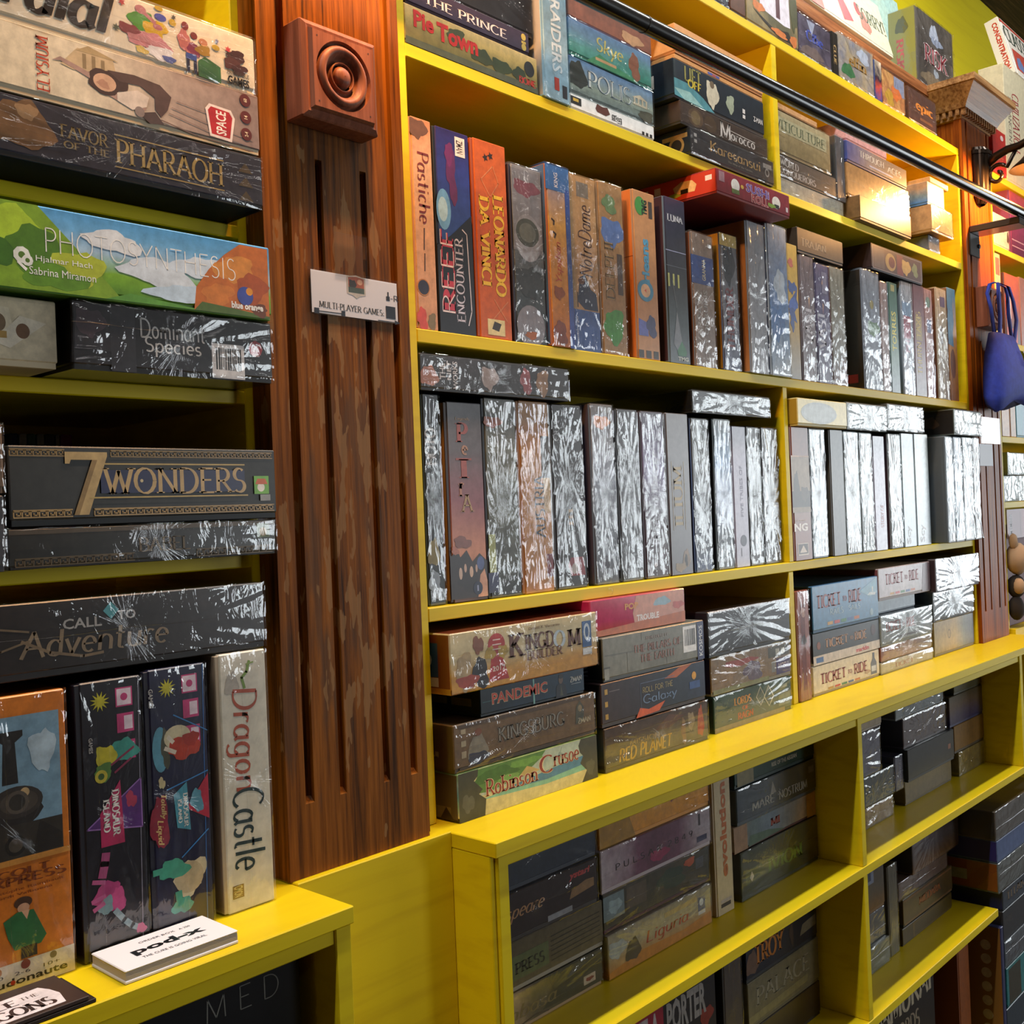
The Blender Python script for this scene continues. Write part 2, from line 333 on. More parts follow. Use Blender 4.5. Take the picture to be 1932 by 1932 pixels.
# ------------------------------------------------------------------ lettering: a pen-stroke alphabet (serif, script, thin) and the built-in sans
def A_(cx, cy, rx, ry, a0, a1): return [(cx + rx * math.cos(math.radians(a0 + (a1 - a0) * i / 14)), cy + ry * math.sin(math.radians(a0 + (a1 - a0) * i / 14))) for i in range(15)]
GL = {
'A': (.74, [[(.02, 0), (.37, 1)], [(.37, 1), (.72, 0)], [(.15, .36), (.59, .36)]]),
'B': (.62, [[(.1, 0), (.1, 1)], [(.1, 1), (.32, 1)] + A_(.32, .76, .22, .24, 90, -90) + [(.1, .52)], [(.1, .52), (.34, .52)] + A_(.34, .26, .26, .26, 90, -90) + [(.1, 0)]]),
'C': (.72, [A_(.42, .5, .36, .5, 48, 312)]),
'D': (.76, [[(.1, 0), (.1, 1)], [(.1, 1), (.3, 1)] + A_(.3, .5, .4, .5, 90, -90) + [(.1, 0)]]),
'E': (.58, [[(.1, 0), (.1, 1)], [(.1, 1), (.54, 1)], [(.1, .52), (.46, .52)], [(.1, 0), (.56, 0)]]),
'F': (.54, [[(.1, 0), (.1, 1)], [(.1, 1), (.52, 1)], [(.1, .5), (.44, .5)]]),
'G': (.76, [A_(.42, .5, .36, .5, 48, 330), [(.5, .44), (.74, .44)], [(.7, .44), (.7, .08)]]),
'H': (.76, [[(.1, 0), (.1, 1)], [(.66, 0), (.66, 1)], [(.1, .52), (.66, .52)]]),
'I': (.26, [[(.13, 0), (.13, 1)]]),
'J': (.44, [[(.32, 1), (.32, .2)] + A_(.17, .2, .15, .2, 0, -140)]),
'K': (.68, [[(.1, 0), (.1, 1)], [(.12, .45), (.6, 1)], [(.26, .6), (.66, 0)]]),
'L': (.56, [[(.1, 0), (.1, 1)], [(.1, 0), (.54, 0)]]),
'M': (.9, [[(.08, 0), (.12, 1)], [(.12, 1), (.45, .1)], [(.45, .1), (.78, 1)], [(.78, 1), (.82, 0)]]),
'N': (.78, [[(.1, 0), (.1, 1)], [(.1, 1), (.68, 0)], [(.68, 0), (.68, 1)]]),
'O': (.82, [A_(.41, .5, .36, .5, 0, 360)]),
'P': (.58, [[(.1, 0), (.1, 1)], [(.1, 1), (.3, 1)] + A_(.3, .74, .24, .26, 90, -90) + [(.1, .48)]]),
'Q': (.82, [A_(.41, .5, .36, .5, 0, 360), [(.45, .2), (.8, -.12)]]),
'R': (.66, [[(.1, 0), (.1, 1)], [(.1, 1), (.3, 1)] + A_(.3, .74, .24, .26, 90, -90) + [(.1, .48)], [(.3, .48), (.64, 0)]]),
'S': (.56, [A_(.28, .75, .2, .25, 40, 270) + A_(.28, .25, .22, .25, 90, -140)]),
'T': (.64, [[(.32, 0), (.32, 1)], [(.02, 1), (.62, 1)]]),
'U': (.74, [[(.1, 1), (.1, .32)] + A_(.37, .32, .27, .32, 180, 360) + [(.64, 1)]]),
'V': (.72, [[(.02, 1), (.36, 0)], [(.36, 0), (.7, 1)]]),
'W': (1.0, [[(.02, 1), (.27, 0)], [(.27, 0), (.5, .9)], [(.5, .9), (.73, 0)], [(.73, 0), (.98, 1)]]),
'X': (.7, [[(.04, 1), (.66, 0)], [(.04, 0), (.66, 1)]]),
'Y': (.68, [[(.02, 1), (.34, .48)], [(.66, 1), (.34, .48)], [(.34, .48), (.34, 0)]]),
'Z': (.64, [[(.04, 1), (.6, 1)], [(.6, 1), (.04, 0)], [(.04, 0), (.62, 0)]]),
'a': (.52, [A_(.24, .3, .2, .3, 40, 320), [(.44, .6), (.44, .1), (.52, 0)]]),
'b': (.54, [[(.08, 1), (.08, 0)], A_(.28, .3, .2, .3, -140, 140)]),
'c': (.46, [A_(.26, .3, .2, .3, 50, 310)]),
'd': (.54, [[(.46, 1), (.46, 0)], A_(.26, .3, .2, .3, 40, 320)]),
'e': (.48, [[(.06, .32), (.44, .32)] + A_(.25, .3, .2, .3, 5, 310)]),
'f': (.34, [A_(.28, .8, .14, .2, 40, 180) + [(.14, 0)], [(.02, .58), (.32, .58)]]),
'g': (.54, [A_(.26, .3, .2, .3, 40, 320), [(.46, .6), (.46, -.15)] + A_(.26, -.15, .2, .18, 0, -150)]),
'h': (.54, [[(.08, 1), (.08, 0)], [(.08, .3)] + A_(.27, .36, .19, .24, 180, 0) + [(.46, 0)]]),
'i': (.22, [[(.11, .6), (.11, 0)], [(.11, .82), (.11, .9)]]),
'j': (.24, [[(.14, .6), (.14, -.2), (.02, -.3)], [(.14, .82), (.14, .9)]]),
'k': (.5, [[(.08, 1), (.08, 0)], [(.1, .25), (.42, .6)], [(.2, .36), (.48, 0)]]),
'l': (.22, [[(.11, 1), (.11, 0)]]),
'm': (.8, [[(.08, .6), (.08, 0)], [(.08, .34)] + A_(.23, .4, .15, .2, 180, 0) + [(.38, 0)], [(.38, .34)] + A_(.54, .4, .16, .2, 180, 0) + [(.7, 0)]]),
'n': (.54, [[(.08, .6), (.08, 0)], [(.08, .3)] + A_(.27, .36, .19, .24, 180, 0) + [(.46, 0)]]),
'o': (.52, [A_(.26, .3, .2, .3, 0, 360)]),
'p': (.54, [[(.08, .6), (.08, -.35)], A_(.28, .3, .2, .3, -140, 140)]),
'q': (.54, [[(.46, .6), (.46, -.35)], A_(.26, .3, .2, .3, 40, 320)]),
'r': (.38, [[(.08, .6), (.08, 0)], [(.08, .36)] + A_(.24, .42, .15, .18, 170, 40)]),
's': (.42, [A_(.21, .45, .14, .15, 40, 270) + A_(.21, .15, .16, .15, 90, -140)]),
't': (.36, [[(.16, .9), (.16, .12)] + A_(.26, .12, .1, .12, 180, 300), [(.02, .6), (.32, .6)]]),
'u': (.54, [[(.08, .6), (.08, .25)] + A_(.26, .25, .18, .25, 180, 360) + [(.46, .6)], [(.46, .3), (.46, 0)]]),
'v': (.5, [[(.03, .6), (.25, 0)], [(.25, 0), (.47, .6)]]),
'w': (.74, [[(.03, .6), (.2, 0)], [(.2, 0), (.37, .55)], [(.37, .55), (.54, 0)], [(.54, 0), (.71, .6)]]),
'x': (.48, [[(.04, .6), (.44, 0)], [(.04, 0), (.44, .6)]]),
'y': (.5, [[(.03, .6), (.25, 0)], [(.47, .6), (.25, 0), (.1, -.35)]]),
'z': (.46, [[(.04, .6), (.42, .6)], [(.42, .6), (.04, 0)], [(.04, 0), (.44, 0)]]),
'2': (.56, [A_(.28, .74, .22, .26, 170, -30) + [(.06, 0)], [(.06, 0), (.54, 0)]]),
'4': (.6, [[(.42, 0), (.42, 1)], [(.42, 1), (.03, .3)], [(.03, .3), (.58, .3)]]),
'7': (.6, [[(.03, 1), (.58, 1)], [(.58, 1), (.22, 0)]]),
'8': (.56, [A_(.28, .76, .19, .24, 0, 360), A_(.28, .26, .23, .26, 0, 360)]),
'9': (.56, [A_(.28, .7, .22, .3, 0, 360), [(.5, .7), (.3, 0)]]),
'!': (.24, [[(.12, 1), (.12, .3)], [(.12, .08), (.12, 0)]]), '-': (.36, [[(.04, .42), (.32, .42)]]), '.': (.2, [[(.1, .06), (.1, 0)]]), ':': (.2, [[(.1, .1), (.1, 0)], [(.1, .55), (.1, .45)]]), "'": (.16, [[(.08, 1), (.08, .8)]]), ' ': (.34, []),
}
def pen_text(text, thick, thin, serif, track=.06):
    """faces (lists of 2-D points) of the text drawn with a broad pen, cap height 1, and its width"""
    fs, x = [], 0
    for ch in text:
        g = GL.get(ch) or GL.get(ch.upper()) or GL[' ']
        for st in g[1]:
            pts = [Vector((x + p[0], p[1])) for p in st]
            offs = []
            for i, p in enumerate(pts):
                t = pts[min(i + 1, len(pts) - 1)] - pts[max(i - 1, 0)]
                if t.length < 1e-6: t = Vector((0, 1))
                t.normalize(); w = thin + (thick - thin) * abs(math.sin(math.atan2(t.y, t.x) + .25))
                offs.append(Vector((-t.y, t.x)) * w / 2)
            for i in range(len(pts) - 1):
                fs.append([pts[i] + offs[i], pts[i] - offs[i], pts[i + 1] - offs[i + 1], pts[i + 1] + offs[i + 1]])
            if serif:
                for e, q in ((0, 1), (-1, -2)):
                    p, d = pts[e], pts[e] - pts[q]
                    if abs(d.y) > abs(d.x) * .6 and (abs(p.y) < .02 or abs(p.y - 1) < .02 or (ch.islower() and abs(p.y - .6) < .02)):
                        h, s = thin * .9, thick * .5 + .075
                        y0 = p.y - (h if p.y > .3 else 0)
                        fs.append([Vector((p.x - s, y0)), Vector((p.x + s, y0)), Vector((p.x + s, y0 + h)), Vector((p.x - s, y0 + h))])
        x += g[0] + track
    return fs, max(x - track, .1)
_sans = {}
def sans_text(text, bold):
    k = (text, bold)
    if k in _sans: return _sans[k]
    cu = bpy.data.curves.new('lettering', 'FONT'); cu.body = text; cu.size = 1; cu.resolution_u = 2; cu.offset = bold
    o = bpy.data.objects.new('lettering', cu); COL.objects.link(o)
    dg = bpy.context.evaluated_depsgraph_get(); me = o.evaluated_get(dg).to_mesh()
    vs = [Vector((v.co.x, v.co.y)) for v in me.vertices]; fs = [[vs[i] for i in p.vertices] for p in me.polygons]
    o.evaluated_get(dg).to_mesh_clear(); bpy.data.objects.remove(o); bpy.data.curves.remove(cu)
    if not fs: fs = [[Vector((0, 0)), Vector((.1, 0)), Vector((.1, .1))]]
    x0 = min(p.x for f in fs for p in f)
    fs = [[Vector((p.x - x0, p.y)) for p in f] for f in fs]; _sans[k] = (fs, max(p.x for f in fs for p in f))
    return _sans[k]
STY = {'serif': (.15, .05, True), 'serifb': (.22, .075, True), 'thin': (.05, .045, False), 'pen': (.13, .05, False), 'penb': (.2, .09, False), 'mono': (.11, .1, False), 'monob': (.19, .17, False)}
def text_faces(text, style):
    if style in ('sans', 'bold', 'black'): return sans_text(text, {'sans': 0, 'bold': .018, 'black': .04}[style])
    return pen_text(text, *STY[style])
# ------------------------------------------------------------------ flat print on a face: u across, v up, both 0..1 of that face
def R(u0, v0, u1, v1, c): return ('p', [(u0, v0), (u1, v0), (u1, v1), (u0, v1)], c)
def P(pts, c): return ('p', pts, c)
def E(u, v, ru, rv, c, a=20): return ('p', [(u + ru * math.cos(2 * math.pi * i / a), v + rv * math.sin(2 * math.pi * i / a)) for i in range(a)], c)
def C(u, v, r, c, a=20): return ('c', u, v, r, c, a)            # round, r in metres
def LN(pts, w, c): return ('l', pts, w, c)                       # w in metres
def T(t, u0, v0, u1, v1, c, st='bold', rot=0, sh=0): return ('t', t, u0, v0, u1, v1, c, st, rot, sh)
def blob(u, v, ru, rv, c, seed=0, k=.3, a=26):
    rnd = random.Random(seed); ph = [rnd.uniform(0, 6.3) for _ in range(4)]; o = []
    for i in range(a):
        t = 2 * math.pi * i / a; q = 1 + k * (.45 * math.sin(2 * t + ph[0]) + .4 * math.sin(3 * t + ph[1]) + .3 * math.sin(5 * t + ph[2]) + .2 * math.sin(8 * t + ph[3]))
        o.append((u + ru * q * math.cos(t), v + rv * q * math.sin(t)))
    return ('p', o, c)
def STAR(u, v, r, c, n=6):
    return ('s', u, v, r, c, n)
def BARS(u0, v0, u1, v1, c='#222', bg='#e8e8ea', vert=False):      # barcode sticker
    o = [R(u0, v0, u1, v1, bg)]; rnd = random.Random(int(u0 * 999)); x = .12
    while x < .88:
        w = rnd.choice((.015, .03, .045))
        if vert: o.append(R(u0 + (u1 - u0) * .18, v0 + (v1 - v0) * x, u0 + (u1 - u0) * .85, v0 + (v1 - v0) * (x + w), c))
        else: o.append(R(u0 + (u1 - u0) * x, v0 + (v1 - v0) * .25, u0 + (u1 - u0) * (x + w), v0 + (v1 - v0) * .88, c))
        x += w + rnd.choice((.02, .035))
    return o
def KEYS(u0, v0, u1, v1, n, c):                                   # Greek key border
    o = []; d = (u1 - u0) / n; h = v1 - v0
    for i in range(n):
        a = u0 + i * d
        q = [(0, 0), (0, 1), (.8, 1), (.8, .25), (.35, .25), (.35, .6)]
        o.append(('k', [(a + d * x, v0 + h * y) for x, y in q], .0011, c))
    return o + [LN([(u0, v0 - h * .15), (u1, v0 - h * .15)], .001, c), LN([(u0, v1 + h * .2), (u1, v1 + h * .2)], .001, c)]

def print_mesh(name, cmds, parent, W, H, D, face='F', lay=0):
    mb = MB()
    def at(u, v, e):
        u, v = min(max(u, .002), .998), min(max(v, .002), .998)
        if face == 'F': return (-W / 2 + u * W, -e, v * H)
        if face == 'L': return (-W / 2 - e, D * (1 - u), v * H)
        return (-W / 2 + u * W, v * D, H + e)                      # 'T': u across, v from front to back
    fw_, fh_ = (W, H) if face == 'F' else ((D, H) if face == 'L' else (W, D))
    flatc = []
    for c in cmds: flatc += c if isinstance(c, list) else [c]
    for i, c in enumerate(flatc):
        e = .00022 + .000012 * (i + lay)
        if c[0] == 'p': mb.face([at(u, v, e) for u, v in c[1]], ink(c[2]))
        elif c[0] == 'c':
            _, u, v, r, col, a = c
            mb.face([at(u + r / fw_ * math.cos(2 * math.pi * j / a), v + r / fh_ * math.sin(2 * math.pi * j / a), e) for j in range(a)], ink(col))
        elif c[0] == 's':
            _, u, v, r, col, n = c
            mb.face([at(u + (r if j % 2 else r * .45) / fw_ * math.cos(math.pi * j / n), v + (r if j % 2 else r * .45) / fh_ * math.sin(math.pi * j / n), e) for j in range(2 * n)], ink(col))
        elif c[0] in 'lk':
            pts = [Vector((u * fw_, v * fh_)) for u, v in c[1]]; w = c[2] / 2; m = ink(c[3])
            for a, b in zip(pts, pts[1:]):
                t = (b - a); t = t.normalized() if t.length > 1e-9 else Vector((1, 0)); n_ = Vector((-t.y, t.x)) * w
                ex = t * w * .6
                mb.face([at(p.x / fw_, p.y / fh_, e) for p in (a - ex + n_, a - ex - n_, b + ex - n_, b + ex + n_)], m)
        elif c[0] == 't':
            _, tx, u0, v0, u1, v1, col, st, rot, sh = c
            fs, w = text_faces(tx, st); m = ink(col)
            ys = [p.y for f in fs for p in f]; xs = [p.x + sh * p.y for f in fs for p in f]; y0, y1, x0, x1 = min(ys), max(ys), min(xs), max(xs)
            if y1 - y0 < .3: y0, y1 = 0, 1
            for f in fs:
                q = []
                for p in f:
                    a, b = (p.x + sh * p.y - x0) / (x1 - x0), (p.y - y0) / (y1 - y0)
                    if rot == 0: u, v = u0 + (u1 - u0) * a, v0 + (v1 - v0) * b
                    elif rot == 90: u, v = u1 - (u1 - u0) * b, v0 + (v1 - v0) * a
                    else: u, v = u0 + (u1 - u0) * b, v1 - (v1 - v0) * a
                    q.append(at(u, v, e))
                mb.face(q, m)
    return mb.build(name, parent)


def film_mesh(W2, H2, D, seed, calm=False):
    """shrink film: creased sheet across the front, flat sheets over the other sides"""
    mb = MB(); k = mb.m(FILM); rnd = random.Random(seed)
    nx, nz = min(110, max(8, int(2 * W2 / .0028))), min(110, max(8, int(2 * H2 / .0028)))
    cx, cz = rnd.uniform(-.25, .25) * W2, rnd.uniform(-.35, .35) * H2; s = rnd.uniform(0, 90); amp = rnd.uniform(.75, 1.25); t = rnd.uniform(-.5, .5)
    L = max(W2, H2)
    for j in range(nz + 1):
        for i in range(nx + 1):
            x, z = -W2 + 2 * W2 * i / nx, -H2 + 2 * H2 * j / nz
            dx, dz = x - cx, z - cz; r = math.hypot(dx, dz) + 1e-6; ux, uz = dx / r, dz / r
            n1 = mnoise.noise(Vector((ux * 7, uz * 7, s + r * 7))); n2 = mnoise.noise(Vector((ux * 17, uz * 17, s + 30 + r * 12)))
            n3 = mnoise.noise(Vector((x * 34 + z * 12 * t, z * 34 - x * 12 * t, s + 60))); n4 = mnoise.noise(Vector((x * 95, z * 95, s + 10)))
            q = min(1, r / (.55 * L)); ed = min(1, min(W2 - abs(x), H2 - abs(z)) / .003)
            if calm: h = amp * (q ** 3 * (1.3 * abs(n1) + .7 * abs(n2)) + .22 * abs(n3) + .05 * abs(n4)) * .0021
            else: h = amp * (q * (1.5 * abs(n1) + .8 * abs(n2)) + 1.0 * abs(n3) + .28 * abs(n4)) * .0021
            mb.v.append((x, -.0004 - h * ed, z))
    for j in range(nz):
        for i in range(nx):
            q = j * (nx + 1) + i; mb.f.append((q, q + 1, q + nx + 2, q + nx + 1)); mb.mi.append(k)
    e = .0004
    for pts in ([(-W2, 0, -H2), (-W2, 0, H2), (-W2, D, H2), (-W2, D, -H2)][::-1], [(W2, 0, -H2), (W2, 0, H2), (W2, D, H2), (W2, D, -H2)], [(-W2, 0, H2), (W2, 0, H2), (W2, D, H2), (-W2, D, H2)], [(-W2, 0, -H2), (-W2, D, -H2), (W2, D, -H2), (W2, 0, -H2)]):
        mb.face([(p[0], p[1] - e, p[2]) if p[1] == 0 else p for p in pts], FILM)
    return mb
BOX = {}
CALM = ('board games in the bookcase left of the worn pilaster', 'board games stacked on the second shelf behind the black rail', 'board games in the low shelf under the counter', 'board games stacked on the counter top', 'board games on the lowest visible shelf')
def game(id, zn, BL, TR, Y, on, cols, label, group, g='', n=.12, s=9.0, rough=.32, wrap=False, stand=False, D=.285, rz=0.0,
         title=None, pic=None, logo=None, side=None, tray=None, x0=None, x1=None, z1=None, zt=None, seam=None, sidecol=None, tcols=None):
    """one boxed game: lid over tray, print on the faces seen, film round it when still sealed"""
    zb = BOX[on]['z1'] if isinstance(on, str) else on
    if isinstance(on, tuple): zb = max(BOX[k]['z1'] for k in on)
    a = aty(zn, *BL, Y) if BL else None; b = aty(zt or zn, *TR, Y)
    X0 = a.x if x0 is None else x0; X1 = b.x if x1 is None else x1
    Z1 = b.z if z1 is None else z1
    # keep clear of the neighbours already placed
    for k, q in BOX.items():
        if k == '_z' or 'yb' not in q: continue
        ox, oy, oz = min(X1, q['x1']) - max(X0, q['x0']), min(Y + D, q['yb']) - max(Y, q['y']), min(Z1, q['z1']) - max(zb, q['z0'])
        if oy > .0002 and ox > 0 and oz > 0:
            if oz < .014 and ox > .012 and zb < q['z1'] < Z1: zb = q['z1']
            elif ox < .016:
                if X0 > q['x0']: X0 = q['x1'] + .0003
                else: X1 = q['x0'] - .0003
    Wd, H = X1 - X0 - .0012, Z1 - zb
    if Wd < .004 or H < .008: print('BAD BOX', id, Wd, H)
    BOX[id] = dict(x0=X0, x1=X1, z0=zb, z1=Z1, y=Y, yb=Y + D)
    root = empty('board_game_box', ((X0 + X1) / 2, Y, zb), rz)
    tag(root, label, 'board game', group)
    e = .0010 if wrap else 0.0
    w, d, h = Wd - 2 * e, D - 2 * e, H - e - .0004
    if wrap and group == 'board games standing on the middle shelf in creased film': cols = tuple(dim(c, .66) if max(lin(c)[:3]) - min(lin(c)[:3]) < .12 else c for c in cols)  # these greys stand in for reflections in the film, so they are darkened
    lm = art(cols, g, n, s, rough, len(BOX) % 17)
    tm = flat(tray or cols[0], .5)
    mb = MB()
    t = .0012
    if stand:
        cut = w * .07
        mb.box(-w / 2 + cut, w / 2, e, e + d, .0004, h, lm, .0012); lid = mb.build('lid', root)
        mb = MB(); mb.box(-w / 2, -w / 2 + cut + .001, e + t, e + d - t, .0004 + t, h - t, tm, .0006); mb.build('tray', root)
    else:
        cut = min(.006, h * .09)
        mb.box(-w / 2, w / 2, e, e + d, cut, h, lm, .0012); lid = mb.build('lid', root)
        mb = MB(); mb.box(-w / 2 + t, w / 2 - t, e + t, e + d - t, .0003, cut + .001, tm, .0005); mb.build('tray', root)
    if sidecol:
        mb = MB(); mb.face([(-w / 2 - .0002, e + .002, .004), (-w / 2 - .0002, e + .002, h - .002), (-w / 2 - .0002, e + d - .002, h - .002), (-w / 2 - .0002, e + d - .002, .004)], flat(sidecol)); mb.build('side_print', root)
    if tcols:
        mb = MB(); mb.face([(-w / 2 + .002, e + .002, h + .0002), (w / 2 - .002, e + .002, h + .0002), (w / 2 - .002, e + d - .002, h + .0002), (-w / 2 + .002, e + d - .002, h + .0002)], art(tcols, '', .4, 14)); mb.build('cover_print', root)
    lay = 0
    for nm, cm in (('cover_art', pic), ('title_lettering', title), ('publisher_logo', logo)):
        if cm:
            o = print_mesh(nm, cm, root, w, h, d, 'F', lay); o.location.y = e; lay += sum(len(c) if isinstance(c, list) else 1 for c in cm)
    if side:
        o = print_mesh('side_lettering', side, root, w, h, d, 'L', 4); o.location.y = e
    if wrap:
        W2, H2 = Wd / 2, H / 2
        mb = film_mesh(W2, H2 - .0003, D, len(BOX) * 7 + 3, calm=(wrap == 1 and wrap is not True) or group in CALM)
        f = mb.build('shrink_wrap', root, loc=(0, 0, H2), smooth=True)
        mb = MB(); sv = seam if seam is not None else random.uniform(.35, .65)
        if stand:
            x = -W2 + 2 * W2 * sv; mb.tube([(x + .0008 * math.sin(k * 1.7), -.0016, (-H2 + 2 * H2 * k / 12) * .97) for k in range(13)], .00035, PLASTIC, 5)
        else:
            zc = -H2 + 2 * H2 * sv; mb.tube([(-W2 + 2 * W2 * k / 12, -.0016, zc + .0008 * math.sin(k * 1.3)) for k in range(13)], .00035, PLASTIC, 5)
        mb.build('weld_seam', f)
    return root

# ------------------------------------------------------------------ the shelving (fronts at y = 1)
def board(mb_name, parent, x0, x1, y0, y1, z0, z1, mat=None, c=.0012):
    mb = MB(); mb.box(x0, x1, y0, y1, z0, z1, mat or YEL, c); return mb.build(mb_name, parent)
BACK = 1.31
ZT, ZA, ZB, ZC, ZD, ZE, ZF = .908, .606, .241, -.116, -.390, -.690, -.980
L0, L1, L2 = .327, .146, -.032
main = empty('bookcase', (1.89, 1.15, ZD)); tag(main, 'tall yellow painted plywood bookcase filled with board games between two oak pilasters', 'bookcase')
def mpart(nm, x0, x1, y0, y1, z0, z1):
    o = board(nm, main, x0, x1, y0, y1, z0, z1); o.location = (-1.89, -1.15, -ZD); return o
XL, XL2, XR, XR2 = .905, .923, 2.860, 2.873
mpart('side_panel', XL, XL2, 1.0, BACK, ZD, ZT - .018); mpart('side_panel', XR, XR2, 1.0, BACK, ZD, ZT - .018)
mpart('top_board', XL, XR2, 1.0, BACK, ZT - .018, ZT)
for zz in (ZA, ZB, ZC): mpart('shelf', XL2, XR, 1.0, BACK, zz - .018, zz)
mpart('divider', 1.883, 1.902, 1.0005, BACK, ZA, ZT - .018)
mpart('divider', 1.873, 1.890, 1.0005, BACK, ZC, ZB - .018)
mpart('divider', 1.867, 1.886, 1.0005, BACK, ZD, ZC - .018)
mpart('back_panel', XL, XR2, BACK, BACK + .008, ZD, ZT)

mb = MB(); mb.lathe([(.006, 0), (.0055, -.003), (.003, -.0045), (.0002, -.005)], PLASTIC, 14, origin=(1.302 - 1.89, 1.0 - 1.15, -.1245 - ZD), axis='y'); mb.build('edge_bumper', main, smooth=True)
low = empty('shelf_cabinet', (1.89, 1.1, FLOOR)); tag(low, 'deeper yellow low shelf unit with a counter top below the tall bookcase', 'cabinet')
def lpart(nm, x0, x1, y0, y1, z0, z1, mat=None):
    o = board(nm, low, x0, x1, y0, y1, z0, z1, mat); o.location = (-1.89, -1.1, -FLOOR); return o
FY = .888
lpart('counter_top', .9065, 3.10, .882, BACK, ZD - .019, ZD - .0002)
lpart('side_panel', .9154, .934, FY, BACK, FLOOR, ZD - .0192); lpart('side_panel', 2.83, 2.85, FY, BACK, ZE, ZD - .0192)
lpart('end_panel', .9070, .9152, .893, BACK, FLOOR, ZD - .0192)
lpart('top_rail', .9342, 2.83, FY + .003, FY + .022, ZD - .036, ZD - .0192)
for zz, xe in ((ZE, 2.85), (ZF, 2.605), (-1.30, 2.605)): lpart('shelf', .934, xe, FY, BACK, zz - .018, zz - .0001)
for za, zb in ((ZE, ZD - .019), (ZF, ZE - .018), (-1.30, ZF - .018)): lpart('divider', 1.899, 1.917, FY + .001, BACK, za, zb)
lpart('back_panel', .9154, 2.85, BACK, BACK + .008, FLOOR, ZD - .02)
lpart('toe_board', .934, 2.605, FY + .05, FY + .07, FLOOR, -1.318)

left = empty('bookcase', (0, 1.15, ZD)); tag(left, 'yellow painted bookcase beside the oak pilaster carrying the taped paper sign', 'bookcase')
def qpart(nm, x0, x1, y0, y1, z0, z1):
    o = board(nm, left, x0, x1, y0, y1, z0, z1); o.location = (0, -1.15, -ZD); return o
LX0 = -.55
qpart('side_panel', .664, .681, 1.0, BACK, ZD, ZT - .018); qpart('side_panel', LX0, LX0 + .018, 1.0, BACK, ZD, ZT - .018)
for zz in (.735, L0, L1, L2): qpart('shelf', LX0 + .018, .664, 1.0, BACK, zz - .015, zz)
qpart('top_board', LX0, .681, 1.0, BACK, ZT - .018, ZT)
qpart('back_panel', LX0, .681, BACK, BACK + .008, ZD, ZT)
lowl = empty('shelf_cabinet', (0, 1.1, FLOOR)); tag(lowl, 'deeper yellow low shelf unit with white leaflets lying on its counter top', 'cabinet')
def rpart(nm, x0, x1, y0, y1, z0, z1):
    o = board(nm, lowl, x0, x1, y0, y1, z0, z1); o.location = (0, -1.1, -FLOOR); return o
rpart('counter_top', LX0, .676, .861, BACK, ZD - .018, ZD - .0002)
rpart('top_rail', LX0 + .018, .6535, .866, .884, ZD - .034, ZD - .0182)
rpart('side_panel', .6537, .6735, .864, BACK, FLOOR, ZD - .0182); rpart('side_panel', LX0, LX0 + .018, .864, BACK, FLOOR, ZD - .0182)
for zz in (-.78, -1.2): rpart('shelf', LX0 + .018, .6535, .864, BACK, zz - .018, zz)
rpart('back_panel', LX0, .681, BACK, BACK + .008, FLOOR, ZD - .02)
# plinth under the first pilaster
mb = MB(); mb.box(.6762, .9068, .957, 1.30, FLOOR, -.3885, YEL, .0012); plin = mb.build('trim_1'); struct(plin)

# the third case, beyond the second pilaster
third = empty('bookcase', (3.7, 1.15, ZD)); tag(third, 'yellow bookcase beyond the pilaster with the hanging blue bag', 'bookcase')
def tpart(nm, x0, x1, y0, y1, z0, z1, mat=None):
    o = board(nm, third, x0, x1, y0, y1, z0, z1, mat); o.location = (-3.7, -1.15, -ZD); return o
TX0, TX1 = 3.102, 4.6
U = (.903, .697, .432, .160, -.024)
tpart('side_panel', TX0, TX0 + .016, 1.0, BACK, ZD, .884); tpart('side_panel', TX1, TX1 + .018, 1.0, BACK, ZD, .884)
for zz in U[1:]: tpart('shelf', TX0 + .016, TX1, 1.0, BACK, zz - .018, zz)
tpart('top_board', TX0, TX1 + .018, 1.0, BACK, U[0] - .018, U[0])
tpart('base_board', TX0 + .016, TX1, .985, BACK, ZD - .016, ZD + .012)
MAROON = flat('#5a1c2a', .6)
tpart('back_panel', TX0, TX1 + .018, BACK, BACK + .008, ZD, .9)
tpart('lower_panel', TX0 + .016, TX1, 1.02, 1.03, ZD + .012, -.09, MAROON)
lowt = empty('shelf_cabinet', (3.8, 1.1, FLOOR)); tag(lowt, 'yellow low cabinet beyond the end of the long counter', 'cabinet')
for nm, bx in (('body', (3.102, 4.6, .95, BACK, FLOOR, ZD - .03)), ('top', (3.102, 4.6, .93, BACK, ZD - .0298, ZD - .0165))):
    o = board(nm, lowt, *bx); o.location = (-3.8, -1.1, -FLOOR)

# ------------------------------------------------------------------ the room
ROOMX0, ROOMX1, ROOMY0 = -3.2, 9.0, -5.0
def slab(nm, x0, x1, y0, y1, z0, z1, mat): mb = MB(); mb.box(x0, x1, y0, y1, z0, z1, mat); return struct(mb.build(nm))
slab('wall_back', ROOMX0, ROOMX1, BACK + .010, BACK + .12, FLOOR, CEIL, YELW)
FLOORM = wood_mat('floor_boards', '#34261a', '#3e2e20', '#251a12', along='x', rough=.6)
fl = slab('floor', ROOMX0 - .1, ROOMX1 + .1, ROOMY0 - .1, BACK + .12, FLOOR - .1, FLOOR, FLOORM)
for i in range(40):
    y = ROOMY0 + i * .155
    mb = MB(); mb.box(ROOMX0, ROOMX1, y, min(y + .151, BACK + .009), FLOOR, FLOOR + .003, FLOORM); o = mb.build('plank', fl)
CEILM = wood_mat('ceiling_boards', '#5e4e42', '#6c5c4e', '#403429', along='x', rough=.8)
